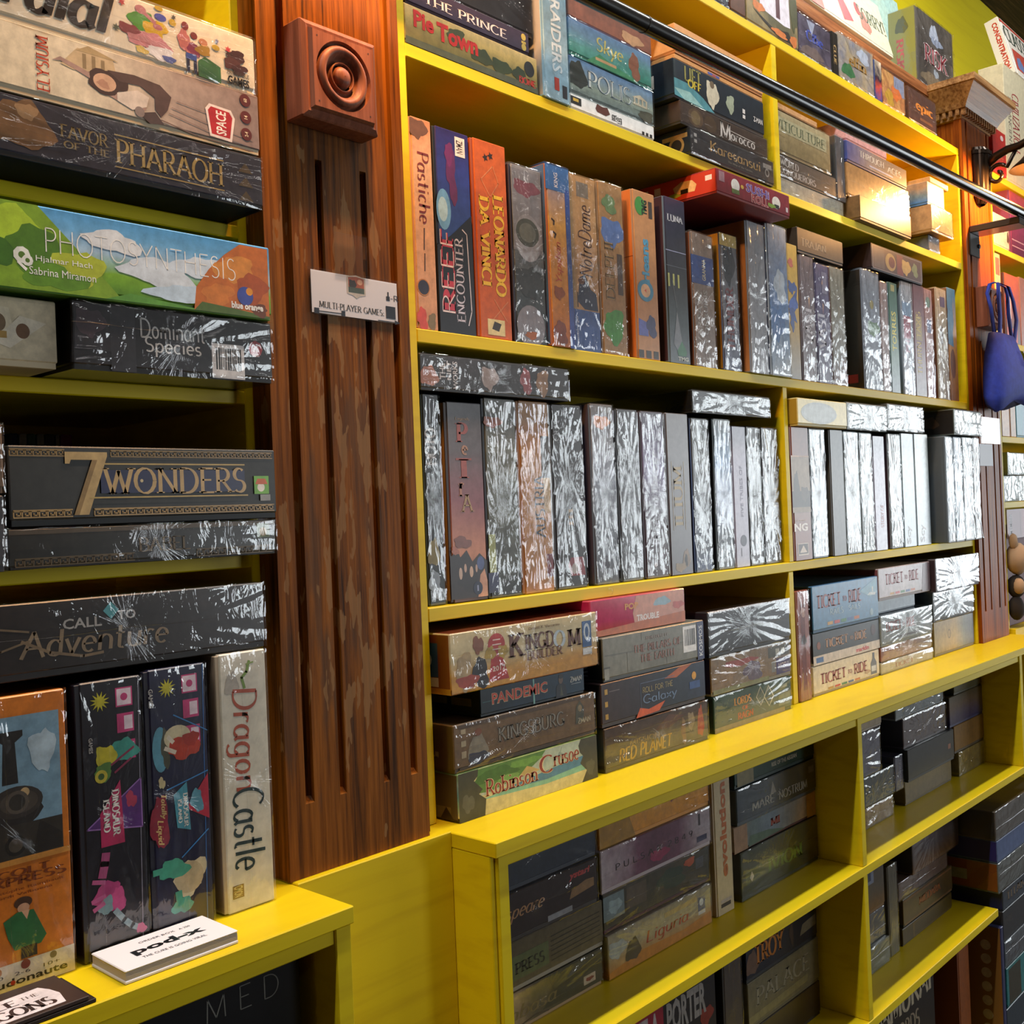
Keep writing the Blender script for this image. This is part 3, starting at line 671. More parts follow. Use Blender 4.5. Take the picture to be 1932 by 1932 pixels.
slab('ceiling', ROOMX0 - .1, ROOMX1 + .1, ROOMY0 - .1, BACK + .12, CEIL, CEIL + .1, CEILM)
TAN = flat('#54463a', .8)
slab('wall_left', ROOMX0 - .1, ROOMX0, ROOMY0, BACK + .01, FLOOR, CEIL, TAN)
slab('wall_front', ROOMX0, ROOMX1, ROOMY0 - .1, ROOMY0, FLOOR, CEIL, TAN)
wr = slab('wall_right', ROOMX1, ROOMX1 + .1, ROOMY0, BACK + .01, FLOOR, CEIL, TAN)
# dark beam where the back wall meets the ceiling
bz = aty('Q1', 1010, 300, BACK - .03).z
mb = MB(); mb.box(ROOMX0, ROOMX1, BACK - .10, BACK + .009, bz, CEIL, wood_mat('beam_wood', '#2e2118', '#4a382a', '#15100b', along='x', rough=.6)); struct(mb.build('trim_2'))
# shop-front windows in the end wall: daylight panes in dark frames
dm = bpy.data.materials.new('daylight_pane'); dm.use_nodes = True; nt = dm.node_tree; nt.nodes.clear()
em = N(nt, 'ShaderNodeEmission'); em.inputs[0].default_value = (.89, .96, 1.0, 1); em.inputs[1].default_value = L_WIN
o_ = N(nt, 'ShaderNodeOutputMaterial'); nt.links.new(em.outputs[0], o_.inputs[0])
FRM = flat('#3a2a20', .4)
for i, (ya, yb) in enumerate(((-4.75, -3.55), (-3.4, -2.2), (-2.05, -.85))):
    mb = MB(); mb.box(ROOMX1 - .05, ROOMX1 - .001, ya, yb, -.95, -.90, FRM); mb.box(ROOMX1 - .05, ROOMX1 - .001, ya, yb, 1.25, 1.30, FRM)
    mb.box(ROOMX1 - .05, ROOMX1 - .001, ya, ya + .05, -.90, 1.25, FRM); mb.box(ROOMX1 - .05, ROOMX1 - .001, yb - .05, yb, -.90, 1.25, FRM)
    w = struct(mb.build('window_%d' % (i + 1)))
    ym = (ya + yb) / 2
    for (a, b, c, d) in ((ya + .05, ym - .015, -.9, 1.25), (ym + .015, yb - .05, -.9, 1.25)):
        mb = MB(); mb.face([(ROOMX1 - .02, a, c), (ROOMX1 - .02, a, d), (ROOMX1 - .02, b, d), (ROOMX1 - .02, b, c)], dm); mb.build('pane', w)
    mb = MB(); mb.box(ROOMX1 - .045, ROOMX1 - .01, ym - .015, ym + .015, -.9, 1.25, FRM); mb.build('mullion', w)
# unseen window added in the front wall as soft fill on the box fronts
ya, yb = 4.5, 6.1
mb = MB(); mb.box(ya, yb, ROOMY0 + .001, ROOMY0 + .05, -.95, -.9, FRM); mb.box(ya, yb, ROOMY0 + .001, ROOMY0 + .05, 1.25, 1.3, FRM); mb.box(ya, ya + .05, ROOMY0 + .001, ROOMY0 + .05, -.9, 1.25, FRM); mb.box(yb - .05, yb, ROOMY0 + .001, ROOMY0 + .05, -.9, 1.25, FRM)
w = struct(mb.build('window_4')); ym = (ya + yb) / 2
for (p, q) in ((ya + .05, ym - .015), (ym + .015, yb - .05)):
    mb = MB(); mb.face([(p, ROOMY0 + .02, -.9), (q, ROOMY0 + .02, -.9), (q, ROOMY0 + .02, 1.25), (p, ROOMY0 + .02, 1.25)], dm); mb.build('pane', w)
mb = MB(); mb.box(ym - .015, ym + .015, ROOMY0 + .01, ROOMY0 + .045, -.9, 1.25, FRM); mb.build('mullion', w)
# strip-light fixtures that carry the tubes
for (x, y, L) in ((1.0, .63, 4.6), (2.0, -1.9, 5.0)):
    r = empty('strip_light', (x, y, CEIL)); tag(r, 'long white ceiling strip light hung %s' % ('above the shelf fronts' if y > 0 else 'over the middle of the shop floor'), 'ceiling light', 'strip lights on the ceiling')
    mb = MB(); mb.box(-L / 2, L / 2, -.05, .05, -.140, -.105, flat('#d8d8d4', .4), .004); mb.build('housing', r)
    mb = MB()
    for sx in (-1, 1): mb = MB(); mb.box(sx * L * .4 - .008, sx * L * .4 + .008, -.008, .008, -.105, 0, flat('#d8d8d4', .4)); mb.build('hanger', r)

# ------------------------------------------------------------------ fluted oak pilasters
def pilaster(x0, yf, zbot, ztop, name, label, OAK=OAK):
    Wp = .205; r = empty(name, (x0 + Wp / 2, yf, zbot)); tag(r, label, 'pilaster')
    gr = [(-.072, .006, .30, 9), (-.0258, .0048, None, 0), (.0388, .0048, None, 0), (.0818, .0055, .30, 9)]   # centre, half width
    gz0, gz1 = -.303 - zbot + 0, .4034 - zbot
    gb = -.303 - zbot if zbot < -.3 else .08
    h = ztop - zbot
    levels = [(0, 0, 0), (gb - .006, 0, 0), (gb - .004, .45, .45), (gb, 1, 1), (gz1, 1, 1), (gz1 + .004, .45, 1), (gz1 + .006, 0, 1), (h, 0, 1)]
    xs = [(-Wp / 2, 0, 0)]
    for k, (c, hw, _, _) in enumerate(gr):
        wide = k in (0, 3)
        for t in (-1, -.98, -.6, 0, .6, .98, 1):
            d = 0 if abs(t) == 1 else (.007 if abs(t) > .9 else (.0095 if abs(t) > .3 else .0105))
            xs.append((c + hw * t, d, 2 if wide else 1))
    xs.append((Wp / 2, 0, 0))
    mb = MB(); k = mb.m(OAK); grid = []
    for (zz, f1, f2) in levels:
        row = []
        for (x, d, kind) in xs:
            dd = d * (f1 if kind == 1 else (f2 if kind == 2 else 0)); row.append(len(mb.v)); mb.v.append((x, dd, zz))
        grid.append(row)
    for a, b in zip(grid, grid[1:]):
        for i in range(len(xs) - 1): mb.f.append((a[i], a[i + 1], b[i + 1], b[i])); mb.mi.append(k)
    mb.build('fluted_face', r)
    # body behind the face, with a stepped return moulding on either edge
    mb = MB(); mb.box(-Wp / 2, Wp / 2, .0106, .999 - yf if yf < .98 else .02, 0, h, OAK)
    mb.box(-Wp / 2 + .009, Wp / 2, .999 - yf if yf < .98 else .02, 1.30 - yf, 0, h, OAK)
    mb.box(-Wp / 2, -Wp / 2 + .004, 0.0002, .0106, 0, h, OAK); mb.box(Wp / 2 - .004, Wp / 2, 0.0002, .0106, 0, h, OAK); mb.build('core', r)
    for s in (1,):
        mb = MB(); mb.box(Wp / 2, Wp / 2 + .012, .012, .30, 0, h, OAK); mb.box(Wp / 2 + .012, Wp / 2 + .022, .024, .30, 0, h, OAK); mb.build('edge_moulding', r)
    return r
pil1 = pilaster(.6735, .966, -.3883, .985, 'pilaster', 'fluted dark oak pilaster with worn varnish and a taped paper sign')
pil2 = pilaster(2.8735, .990, ZD, .985, 'pilaster', 'fluted oak pilaster with a carved capital and a hanging blue bag', OAKR)

def rosette(x, y, z, label):
    """square corner block with a turned bullseye; back against y"""
    r = empty('rosette_block', (x, y, z)); tag(r, label, 'rosette', 'carved rosette blocks on the pilasters')
    s = .0535
    mb = MB(); mb.box(-s, s, -.030, 0, -s, s, ROSE, .0015); mb.build('block', r)
    mb = MB()
    for (a, b, y0, y1) in ((s - .0015, s - .006, -.030, -.033), (s - .006, s - .009, -.033, -.0325), (s - .009, s - .0115, -.0325, -.0375)):
        q0 = [(-a, -a), (a, -a), (a, a), (-a, a)]; q1 = [(-b, -b), (b, -b), (b, b), (-b, b)]
        for i in range(4):
            j = (i + 1) % 4
            mb.face([(q0[i][0], y0, q0[i][1]), (q0[j][0], y0, q0[j][1]), (q1[j][0], y1, q1[j][1]), (q1[i][0], y1, q1[i][1])], ROSE)
    b = s - .0115; n = 40; R0 = .0385
    ring = [(R0 * math.cos(2 * math.pi * i / n), R0 * math.sin(2 * math.pi * i / n)) for i in range(n)]
    def edge(cx, cz):
        m = max(abs(cx), abs(cz)); return (cx / m * b, cz / m * b)
    for i in range(n):
        j = (i + 1) % n; p, q = ring[i], ring[j]; e0, e1 = edge(*p), edge(*q)
        pts = [(e0[0], -.0375, e0[1]), (e1[0], -.0375, e1[1]), (q[0], -.0375, q[1]), (p[0], -.0375, p[1])]
        if abs(abs(e0[0]) - abs(e1[0])) > 1e-6 and abs(abs(e0[1]) - abs(e1[1])) > 1e-6: pts.insert(1, (math.copysign(b, e0[0]), -.0375, math.copysign(b, e0[1])))
        mb.face(pts, ROSE)
    fixn(mb.build('face_moulding', r))
    prof = [(R0, -.0375), (.0372, -.031), (.0352, -.0305), (.0338, -.036), (.031, -.0395), (.028, -.0398), (.0255, -.038), (.022, -.033), (.0185, -.0295), (.0175, -.029), (.0168, -.034), (.0155, -.0355), (.0145, -.034), (.0142, -.030), (.0128, -.030), (.0118, -.034), (.009, -.0375), (.005, -.0392), (.0006, -.0396)]
    mb = MB(); mb.lathe(prof, ROSE, 48, axis='y'); fixn(mb.build('bullseye', r, smooth=True))
    for (a, c) in ((-1, 1), (1, 1), (-1, -1), (1, -1)):
        mb = MB(); mb.lathe([(.0009, -.0378), (.0002, -.03785)], flat('#241008'), 8, origin=(a * .036, 0, c * .036), axis='y'); mb.build('nail_hole', r)
    return r
ra = aty('Z5', 262, 105, .929); rb = aty('Z5', 705, 735, .929)
rosette(.7625, .966, .4955, 'reddish wooden rosette block with turned bullseye on the worn pilaster')
rosette(2.978, .990, .4955, 'wooden rosette block with the blue bag strap hooked over it')

# paper sign taped to the first pilaster
SG = empty('paper_sign', (.796, .9645, .2325)); tag(SG, 'white paper sign in a clear sleeve taped to the worn pilaster', 'sign')
sw, sh_ = .137, .053
mb = MB(); mb.box(-sw / 2 + .004, sw / 2 - .006, -.0012, -.0006, .002, sh_ - .003, flat('#eeecf2', .5)); mb.build('card', SG)
o = print_mesh('lettering', [T('MULTI-PLAYER GAMES:', .10, .16, .80, .30, '#3a3838', 'serif'), T('I', .845, .62, .86, .72, '#151020', 'monob'), T('-R', .88, .52, .97, .66, '#151020', 'mono'),
    R(.83, .52, .87, .62, '#151020'), R(.82, .12, .93, .40, '#0d0a1c'), R(.05, .02, .10, .14, '#0d0a1c'), R(.33, .04, .37, .15, '#0d0a1c'), LN([(.05, .075), (.36, .085)], .0011, '#0d0a1c'),
    LN([(.73, .05), (.93, .05)], .0011, '#0d0a1c'), P([(.92, .00), (.98, .05), (.92, .10)], '#0d0a1c')], SG, sw, sh_, .01)
o.location.y = -.0012
o = print_mesh('logo_shield', [P([(.40, .55), (.40, .93), (.50, .97), (.60, .93), (.60, .55), (.54, .52), (.50, .46), (.46, .52)], '#c9c2b8'), P([(.415, .70), (.415, .91), (.50, .94), (.585, .91), (.585, .70)], '#a8583a'), blob(.46, .76, .035, .12, '#3a322c', 4), R(.415, .58, .585, .70, '#4c5a50'), E(.54, .83, .03, .06, '#d8a888')], SG, sw, sh_, .01, lay=3); o.location.y = -.0012
mb = MB(); mb.box(-sw / 2, sw / 2, -.0022, -.0003, 0, sh_, PLASTIC); mb.build('plastic_sleeve', SG)
mb = MB(); mb.box(-.030, .018, -.0025, -.0021, sh_ - .006, sh_ + .045, PLASTIC); mb.build('tape', SG)
# ------------------------------------------------------------------ boxed games, left bookcase
GL1 = 'board games in the bookcase left of the worn pilaster'
CRM, BLK, WHT, GOLD = '#e6dcc4', '#17161a', '#f0eee8', '#b39a5c'
yL = .935
game('pharaoh', 'Z1', None, (1712, 1020), yL, L0, ('#2a2832', '#34323c', '#232029'), 'dark charcoal box with gold capitals, bottom of the topmost stack', GL1, n=.2, wrap=True, x0=.362, tray='#1a1a1a',
    title=[T('PHARAOH', .44, .28, .84, .70, GOLD, 'serif'), T('FAVOR', .26, .50, .42, .72, '#8d7a4c', 'serif'), T('OF THE', .27, .34, .42, .46, '#8d7a4c', 'serif'), LN([(.44, .76), (.84, .76)], .0011, GOLD), LN([(.44, .22), (.84, .22)], .0011, GOLD)],
    pic=[blob(.14, .55, .09, .42, '#7a5a3a', 3), blob(.16, .78, .03, .14, '#a88660', 8), P([(.9, .12), (.96, .12), (.93, .30)], '#54462c'), P([(.9, .38), (.96, .38), (.93, .56)], '#54462c'), P([(.9, .64), (.96, .64), (.93, .82)], '#54462c')])
game('elysium', 'Z1', None, (1682, 625), yL, 'pharaoh', ('#d8c8a8', '#e2d6bc', '#a8968c', '#8a7874'), 'cream and mauve box with vertical red lettering and a red logo badge', GL1, g='x', n=.15, s=7, x0=.355,
    title=[T('ELYSIUM', .215, .12, .255, .92, '#b8452c', 'serif', 90)],
    pic=[P([(.29, .60), (.345, .90), (.46, .86), (.47, .66), (.33, .56)], '#c4ae8a'), R(.36, .62, .372, .84, '#8f7c5c'), R(.39, .62, .402, .84, '#8f7c5c'), R(.42, .62, .432, .82, '#8f7c5c'), P([(.34, .86), (.38, .97), (.48, .86)], '#ae9870'),
         P([(.265, .62), (.29, .64), (.33, .58), (.38, .50), (.43, .34), (.50, .24), (.56, .22), (.57, .28), (.49, .33), (.44, .44), (.40, .56), (.34, .64), (.29, .70)], '#a88a80'), blob(.44, .52, .065, .19, '#43302f', 31, .2), P([(.44, .70), (.53, .74), (.62, .70), (.66, .56), (.645, .34), (.62, .20), (.60, .30), (.60, .48), (.55, .60), (.48, .58)], '#54403e'), E(.43, .50, .038, .13, '#cfa88c'), blob(.425, .47, .02, .06, '#b58a74', 33), P([(.47, .40), (.54, .52), (.58, .46), (.57, .30), (.52, .20), (.47, .28)], '#d8ccc0'), P([(.54, .18), (.60, .26), (.63, .10), (.58, .06)], '#4a3c3c'), C(.545, .20, .005, '#8a7c78'),
         LN([(.66, .40), (.80, .30), (.97, .22)], .0009, '#8a7670'), LN([(.65, .30), (.80, .18), (.97, .12)], .0009, '#8a7670'), LN([(.68, .52), (.82, .46)], .0009, '#8a7670'), LN([(.62, .16), (.75, .06), (.97, .04)], .0012, '#6c5a56')],
    logo=[P([(.80, .12), (.885, .10), (.90, .50), (.885, .62), (.80, .64), (.785, .55)], '#e8dcd8'), P([(.807, .16), (.878, .15), (.89, .50), (.878, .58), (.807, .60), (.795, .53)], '#b3202a'), T('SPACE', .825, .18, .865, .56, WHT, 'bold', 90), C(.945, .86, .0065, '#5c1f1c'), C(.945, .58, .0065, '#5c1f1c'), C(.945, .30, .0065, '#5c1f1c'), T('60', .938, .83, .952, .89, '#e8d8b8', 'bold', 90), T('14', .938, .55, .952, .61, '#e8d8b8', 'bold', 90), T('2-4', .938, .26, .952, .34, '#e8d8b8', 'bold', 90)])
game('cordial', 'Z1', None, (1662, 250), yL, 'elysium', (CRM, '#eee6d2'), 'cream party game box with black brush script, topmost of its stack', GL1, n=.05, wrap=True, x0=.33, seam=.55,
    title=[('t', 'Cordial', .0, .22, .52, .95, '#1d1a1c', 'penb', 0, .25)],
    pic=[blob(.60, .66, .035, .18, '#4f9a3c', 1), blob(.645, .58, .04, .16, '#d8b428', 2), blob(.63, .36, .06, .16, '#d08a94', 3), blob(.56, .46, .03, .10, '#8a4048', 4), blob(.66, .22, .05, .10, '#e8e8ee', 6), E(.60, .84, .018, .07, '#c08088'), E(.665, .82, .02, .06, '#4a56b8'), E(.655, .64, .016, .05, '#b06870'), LN([(.60, .84), (.645, .70)], .004, '#c08088'), LN([(.56, .36), (.67, .36)], .005, '#c88890'), blob(.69, .16, .02, .06, '#5a6ab0', 8), blob(.60, .18, .02, .06, '#d8c060', 9),
         blob(.745, .56, .022, .20, '#c87878', 11), blob(.775, .46, .02, .12, '#8c3c5c', 12), R(.748, .28, .785, .38, '#3c58a8'), blob(.81, .50, .024, .10, '#b08a3c', 14), E(.81, .64, .016, .06, '#c08060'), E(.748, .82, .012, .07, '#7c2c34'), E(.778, .70, .012, .06, '#7c2c34'), R(.75, .06, .76, .28, '#2a3050'), R(.775, .06, .785, .28, '#2a3050'), P([(.79, .04), (.79, .30), (.815, .40), (.87, .30), (.87, .02)], '#3d7048'),
         STAR(.54, .86, .004, '#c0404a'), STAR(.50, .74, .0035, '#5a6ab8'), STAR(.71, .90, .003, '#555'), STAR(.52, .42, .004, '#606c60'), STAR(.86, .74, .003, '#8088b0'), STAR(.90, .66, .004, '#c8404a'), E(.66, .96, .014, .04, '#c8a83c'), E(.705, .80, .012, .06, '#c8a83c'), E(.855, .62, .014, .05, '#c8a83c')],
    logo=[blob(.93, .58, .030, .12, '#4a2a2c', 21), blob(.91, .44, .028, .10, '#5a3434', 22), blob(.94, .36, .03, .09, '#4a2a2c', 23), P([(.87, .66), (.91, .60), (.92, .56)], '#2a2428'), T('PANDASAURUS', .895, .24, .975, .32, '#55504c', 'bold'), T('GAMES', .895, .07, .975, .22, '#1d1a1c', 'black')])
game('dominant', 'Z2', (470, 540), (1780, 235), yL, L1, ('#1c1b1e', '#242327', '#161518'), 'black box with hand-drawn white lettering and a white barcode sticker', GL1, n=.15, wrap=True, seam=.66, x1=.658, tray='#222',
    title=[T('Dominant', .31, .55, .63, .85, '#d8d8d6', 'mono'), T('Species', .33, .28, .61, .58, '#d8d8d6', 'mono')], pic=[R(.01, .30, .17, .97, '#2c2a30'), R(.17, .02, .285, .97, '#333238'), blob(.08, .7, .06, .22, '#4a3c44', 4)],
    logo=[BARS(.665, .03, .84, .58), C(.905, .55, .0085, '#a82c38', 8), T('GMT', .885, .5, .925, .62, '#e8c8c8', 'bold'), T('GAMES', .885, .42, .925, .47, '#e8c8c8', 'bold')])
game('portrait', 'Z2', None, (365, 100), .945, L1, ('#d9c9a6', '#e2d6ba'), 'cream box printed with a fan of old portrait cards', GL1, n=.1, x0=.20, D=.27,
    pic=[P([(.60, .40), (.72, .36), (.76, .90), (.62, .94)], '#efe6d0'), P([(.72, .36), (.84, .38), (.82, .84), (.74, .86)], '#e8dcc0'), P([(.82, .26), (.96, .66), (.86, .74), (.76, .34)], '#ece2cc'), E(.68, .66, .03, .14, '#8a6c4c'), E(.78, .62, .028, .13, '#7c6448'), E(.87, .52, .026, .11, '#75502f'), R(.66, .42, .72, .54, '#b8924a'), R(.75, .40, .81, .50, '#b8924a')])
game('photosyn', 'Z1', None, (1742, 1610), .930, ('dominant',), ('#5a8f28', '#7fb230', '#a8c8e0', '#6fb0e0', '#4f9ad4'), 'bright box with blue sky, green and orange trees and thin white capitals', GL1, g='z', n=.10, s=8, x0=.352, x1=.6545,
    pic=[P([(0, .02), (0, 1), (.20, 1), (.30, .62), (.36, .40), (.44, .08), (.46, .02)], '#7da32a'), blob(.10, .72, .10, .25, '#a8c832', 3), blob(.19, .45, .09, .28, '#4d7a20', 5), blob(.06, .40, .06, .22, '#3c6a1c', 7), blob(.32, .34, .07, .22, '#b0bf38', 8), blob(.24, .20, .10, .15, '#5f8f24', 9),
         blob(.43, .72, .09, .13, '#dfe6ec', 11), blob(.58, .42, .12, .18, '#d5e2ee', 12), blob(.74, .56, .10, .16, '#cfdfee', 13), blob(.66, .20, .11, .12, '#c4dcf0', 14), P([(.40, .02), (.48, .12), (.70, .04), (.74, .02)], '#5c9838'),
         P([(.99, .02), (.99, .97), (.88, .97), (.82, .80), (.76, .58), (.71, .32), (.70, .02)], '#c06a26'), blob(.86, .62, .07, .20, '#d08838', 21), blob(.92, .38, .06, .22, '#a85020', 22), blob(.79, .26, .06, .14, '#cc7a30', 23), P([(.70, .02), (.73, .14), (.86, .10), (.99, .05), (.99, .02)], '#4f6a28'), blob(.95, .12, .035, .08, '#6a3a20', 24)],
    title=[T('PHOTOSYNTHESIS', .22, .47, .86, .76, '#f2f2ee', 'thin'), T('Hjalmar Hach', .19, .335, .36, .42, '#eef0ea', 'sans'), T('Sabrina Miramon', .17, .195, .37, .285, '#eef0ea', 'sans'), C(.150, .40, .0075, '#e8ece4', 9), C(.150, .40, .003, '#55782c'), C(.166, .345, .005, '#e8ece4', 9), C(.166, .345, .002, '#55782c'), P([(.135, .31), (.14, .33), (.165, .25), (.160, .22)], '#eef0ea')],
    logo=[C(.895, .29, .0095, '#3a4a9c'), C(.912, .355, .004, '#d89028'), T('blue orange', .84, .10, .965, .20, '#f4f4f0', 'black')])
yW = .945
game('babel', 'Z2', (50, 1840), (1765, 1510), yW, L2, ('#22221f', '#2b2a26', '#1a1a18'), 'thin dark box with dim gold key border under the grey gold-lettered one', GL1, n=.2, wrap=True, x1=.6605, seam=.8, tray='#191919',
    title=[T('BABEL', .435, .28, .635, .66, '#6c5a3c', 'serif')], pic=[R(.0, .86, 1, .97, '#55493a')] + KEYS(.02, .10, .42, .24, 14, '#6a583c') + KEYS(.66, .10, .98, .24, 11, '#6a583c'), logo=[R(.915, .5, .97, .9, '#63734c'), C(.942, .66, .0045, '#b8a888')])
game('wonders', 'Z2', (65, 1585), (1785, 1065), yW, 'babel', ('#262624', '#2d2d2a', '#20201f'), 'dark grey box with a big gold seven and gold key borders', GL1, n=.12, x1=.6615, rough=.42, tray='#161616',
    pic=KEYS(.005, .885, .18, .945, 7, '#8a7248') + KEYS(.34, .885, .985, .945, 24, '#8a7248') + KEYS(.01, .125, .20, .19, 7, '#a88a58') + KEYS(.275, .125, .985, .19, 24, '#a88a58') + [R(.30, .40, .86, .70, '#23274a')],
    title=[P([(.18, .78), (.18, .93), (.325, .93), (.325, .88), (.255, .13), (.205, .13), (.272, .83), (.20, .83), (.195, .78)], '#b89c68'), P([(.272, .83), (.205, .13), (.222, .13), (.29, .83)], '#8a6f42'), T('WONDERS', .30, .38, .865, .74, '#b49868', 'serif'), LN([(.315, .78), (.86, .78)], .0014, GOLD), LN([(.26, .345), (.87, .345)], .0014, GOLD), C(.447, .56, .0016, '#c8b890')],
    logo=[R(.90, .36, .965, .62, '#6fae3c'), C(.93, .455, .0045, '#efe8dc'), P([(.905, .50), (.96, .50), (.95, .58), (.915, .58)], '#c8602c'), R(.925, .26, .97, .35, '#8a8a88')])
game('shrinkL1', 'Z2', None, (38, 1350), .93, L2, ('#3a3a40', '#5a5a60'), 'shrink-wrapped grey box at the near end, beneath a brown one', GL1, n=.3, wrap=True, x0=.16)
game('shrinkL2', 'Z2', None, (26, 885), .93, 'shrinkL1', ('#6a5646', '#8a7058'), 'shrink-wrapped brown box lying on a grey one beside the gold seven', GL1, n=.3, wrap=True, x0=.15)
for i, (a, b, c) in enumerate(((.5063, .517, '#3a4a98'), (.517, .527, '#b8c4d8'), (.527, .537, '#6a9a98'), (.537, .547, '#8a9ab0'), (.547, .559, '#6c6a80'), (.559, .565, '#1c1830'), (.565, .580, '#b04a98'))):
    game('mini%d' % i, 'Z2', None, (0, 0), 1.235, L2, (c, '#ddd' if i % 2 else c, c), ['small royal blue', 'small pale silver', 'small teal', 'small light grey', 'small slate violet', 'small near-black', 'small magenta pink'][i] + ' card game box standing deep at the back of the shelf', 'small card games at the back of the shelf', n=.4, s=30, stand=True, x0=a, x1=b, z1=.115, D=.07)
# standing on the counter
yC = .940
game('colt', 'Z3', None, (430, 812), yC, ZD, ('#c4691c', '#cf7824', '#b85c14'), 'orange box with a steam train picture and a woman in a green dress', GL1, n=.2, wrap=True, stand=True, x0=.337, D=.24, tray='#c8742a',
    pic=[R(.0, .44, .93, .93, '#7fa2b8'), blob(.35, .60, .30, .10, '#2a2522', 4), E(.48, .635, .26, .055, '#3a332e'), E(.50, .635, .19, .04, '#4c443c'), P([(.34, .70), (.36, .84), (.28, .86), (.28, .88), (.56, .88), (.56, .86), (.48, .84), (.50, .70)], '#26221f'), C(.56, .665, .004, '#c8a878'), C(.55, .632, .004, '#d8b070'), R(.05, .44, .93, .56, '#332d26'), C(.20, .50, .008, '#1c1916'), C(.20, .50, .005, '#4a4238'), C(.45, .49, .009, '#1c1916'), C(.45, .49, .006, '#4a4238'), P([(.62, .45), (.70, .56), (.92, .50), (.92, .45)], '#241f1b'), C(.48, .635, .010, '#5c5248'), C(.48, .635, .007, '#35302a'), E(.14, .70, .10, .035, '#8a2c2c'), blob(.75, .8, .12, .08, '#b8ccd8', 8), R(0, .425, 1, .445, '#c88a3c'),
         R(.0, .0, 1, .095, '#d8cdb8'), E(.50, .29, .09, .02, '#4a3020'), E(.50, .272, .06, .016, '#c89878'), P([(.30, .24), (.44, .262), (.60, .258), (.72, .16), (.66, .135), (.40, .135), (.34, .18)], '#2c6a3c'), R(.46, .1, .62, .14, '#302a24'), P([(.48, .262), (.56, .262), (.53, .23)], '#d0a080')],
    title=[T('COLT', .25, .385, .78, .41, '#7c3a10', 'penb'), T('EXPRESS', .08, .355, .95, .385, '#7c3a10', 'penb'), T('Christophe Raimbault', .1, .332, .92, .345, '#7c3a10', 'sans'), T('Jordi Valbuena', .22, .315, .8, .327, '#7c3a10', 'sans')],
    logo=[T('Ludonaute', .12, .02, .92, .045, '#2c2420', 'bold'), C(.37, .03, .002, '#c03020'), T('40   2-6   10+', .16, .05, .84, .062, '#4a4038', 'sans'), C(.22, .077, .004, '#b87838'), C(.5, .08, .004, '#8a4030'), C(.78, .082, .003, '#5a5048')])
DI = '#141221'
def dino(u): return [R(.60, .895, .86, .965, '#c83a78'), R(.62, .90, .84, .96, '#eed8e4'), C(.73, .93, .0035, '#c83a78'), R(.61, .80, .87, .87, '#c83a78'), R(.72, .81, .85, .86, '#eed8e4'), R(.62, .70, .88, .77, '#c83a78'), R(.73, .71, .86, .76, '#eed8e4'), STAR(.36, .925, .0095, '#c8c02c', 12), LN([(.88, 0), (.96, 1)], .0008, u)]
game('dino1', 'Z4', (440, 980), (925, 725), yC, ZD, (DI, '#1c1a24', '#101016'), 'black box with a pink spiny dinosaur and a magenta triangle logo', GL1, n=.15, wrap=True, stand=True, zt='Z3', D=.24, seam=.3,
    pic=dino('#8a8898') + [blob(.68, .735, .22, .045, '#3f9a8c', 3), blob(.42, .72, .14, .05, '#c8bc2c', 4), blob(.38, .67, .14, .03, '#58823c', 6), C(.34, .655, .006, '#c8b83c'), C(.34, .655, .003, '#40602c'), LN([(.5, .69), (.85, .74)], .002, '#8a2c4c'), LN([(.55, .66), (.8, .70)], .002, '#8a2c4c'),
         P([(.10, .475), (.94, .62), (.94, .44)], '#5a2c78'), LN([(.10, .475), (.94, .62), (.94, .44), (.10, .475)], .0012, '#9a70b8'), P([(.30, .40), (.30, .52), (.62, .63), (.66, .40)], '#b8285c'), blob(.78, .55, .08, .03, '#b83c5c', 9),
         blob(.40, .22, .22, .055, '#a83c74', 12), blob(.52, .20, .10, .05, '#c04c84', 13), blob(.34, .19, .10, .035, '#7a9aa0', 14), LN([(.30, .30), (.34, .34), (.36, .37)], .008, '#a84878'), LN([(.48, .16), (.60, .12), (.72, .09), (.82, .075)], .0055, '#8aa0a8'), blob(.86, .07, .07, .02, '#d86090', 16), LN([(.16, .285), (.32, .275)], .004, '#b8588a'), LN([(.14, .215), (.32, .225)], .004, '#b8588a'), LN([(.16, .185), (.30, .20)], .004, '#b8588a')],
    title=[T('DINOSAUR', .48, .43, .60, .60, WHT, 'serifb', -90), T('ISLAND', .345, .45, .45, .57, WHT, 'serifb', -90), T('GAMES', .17, .745, .23, .80, '#b8b4b0', 'bold', -90)])
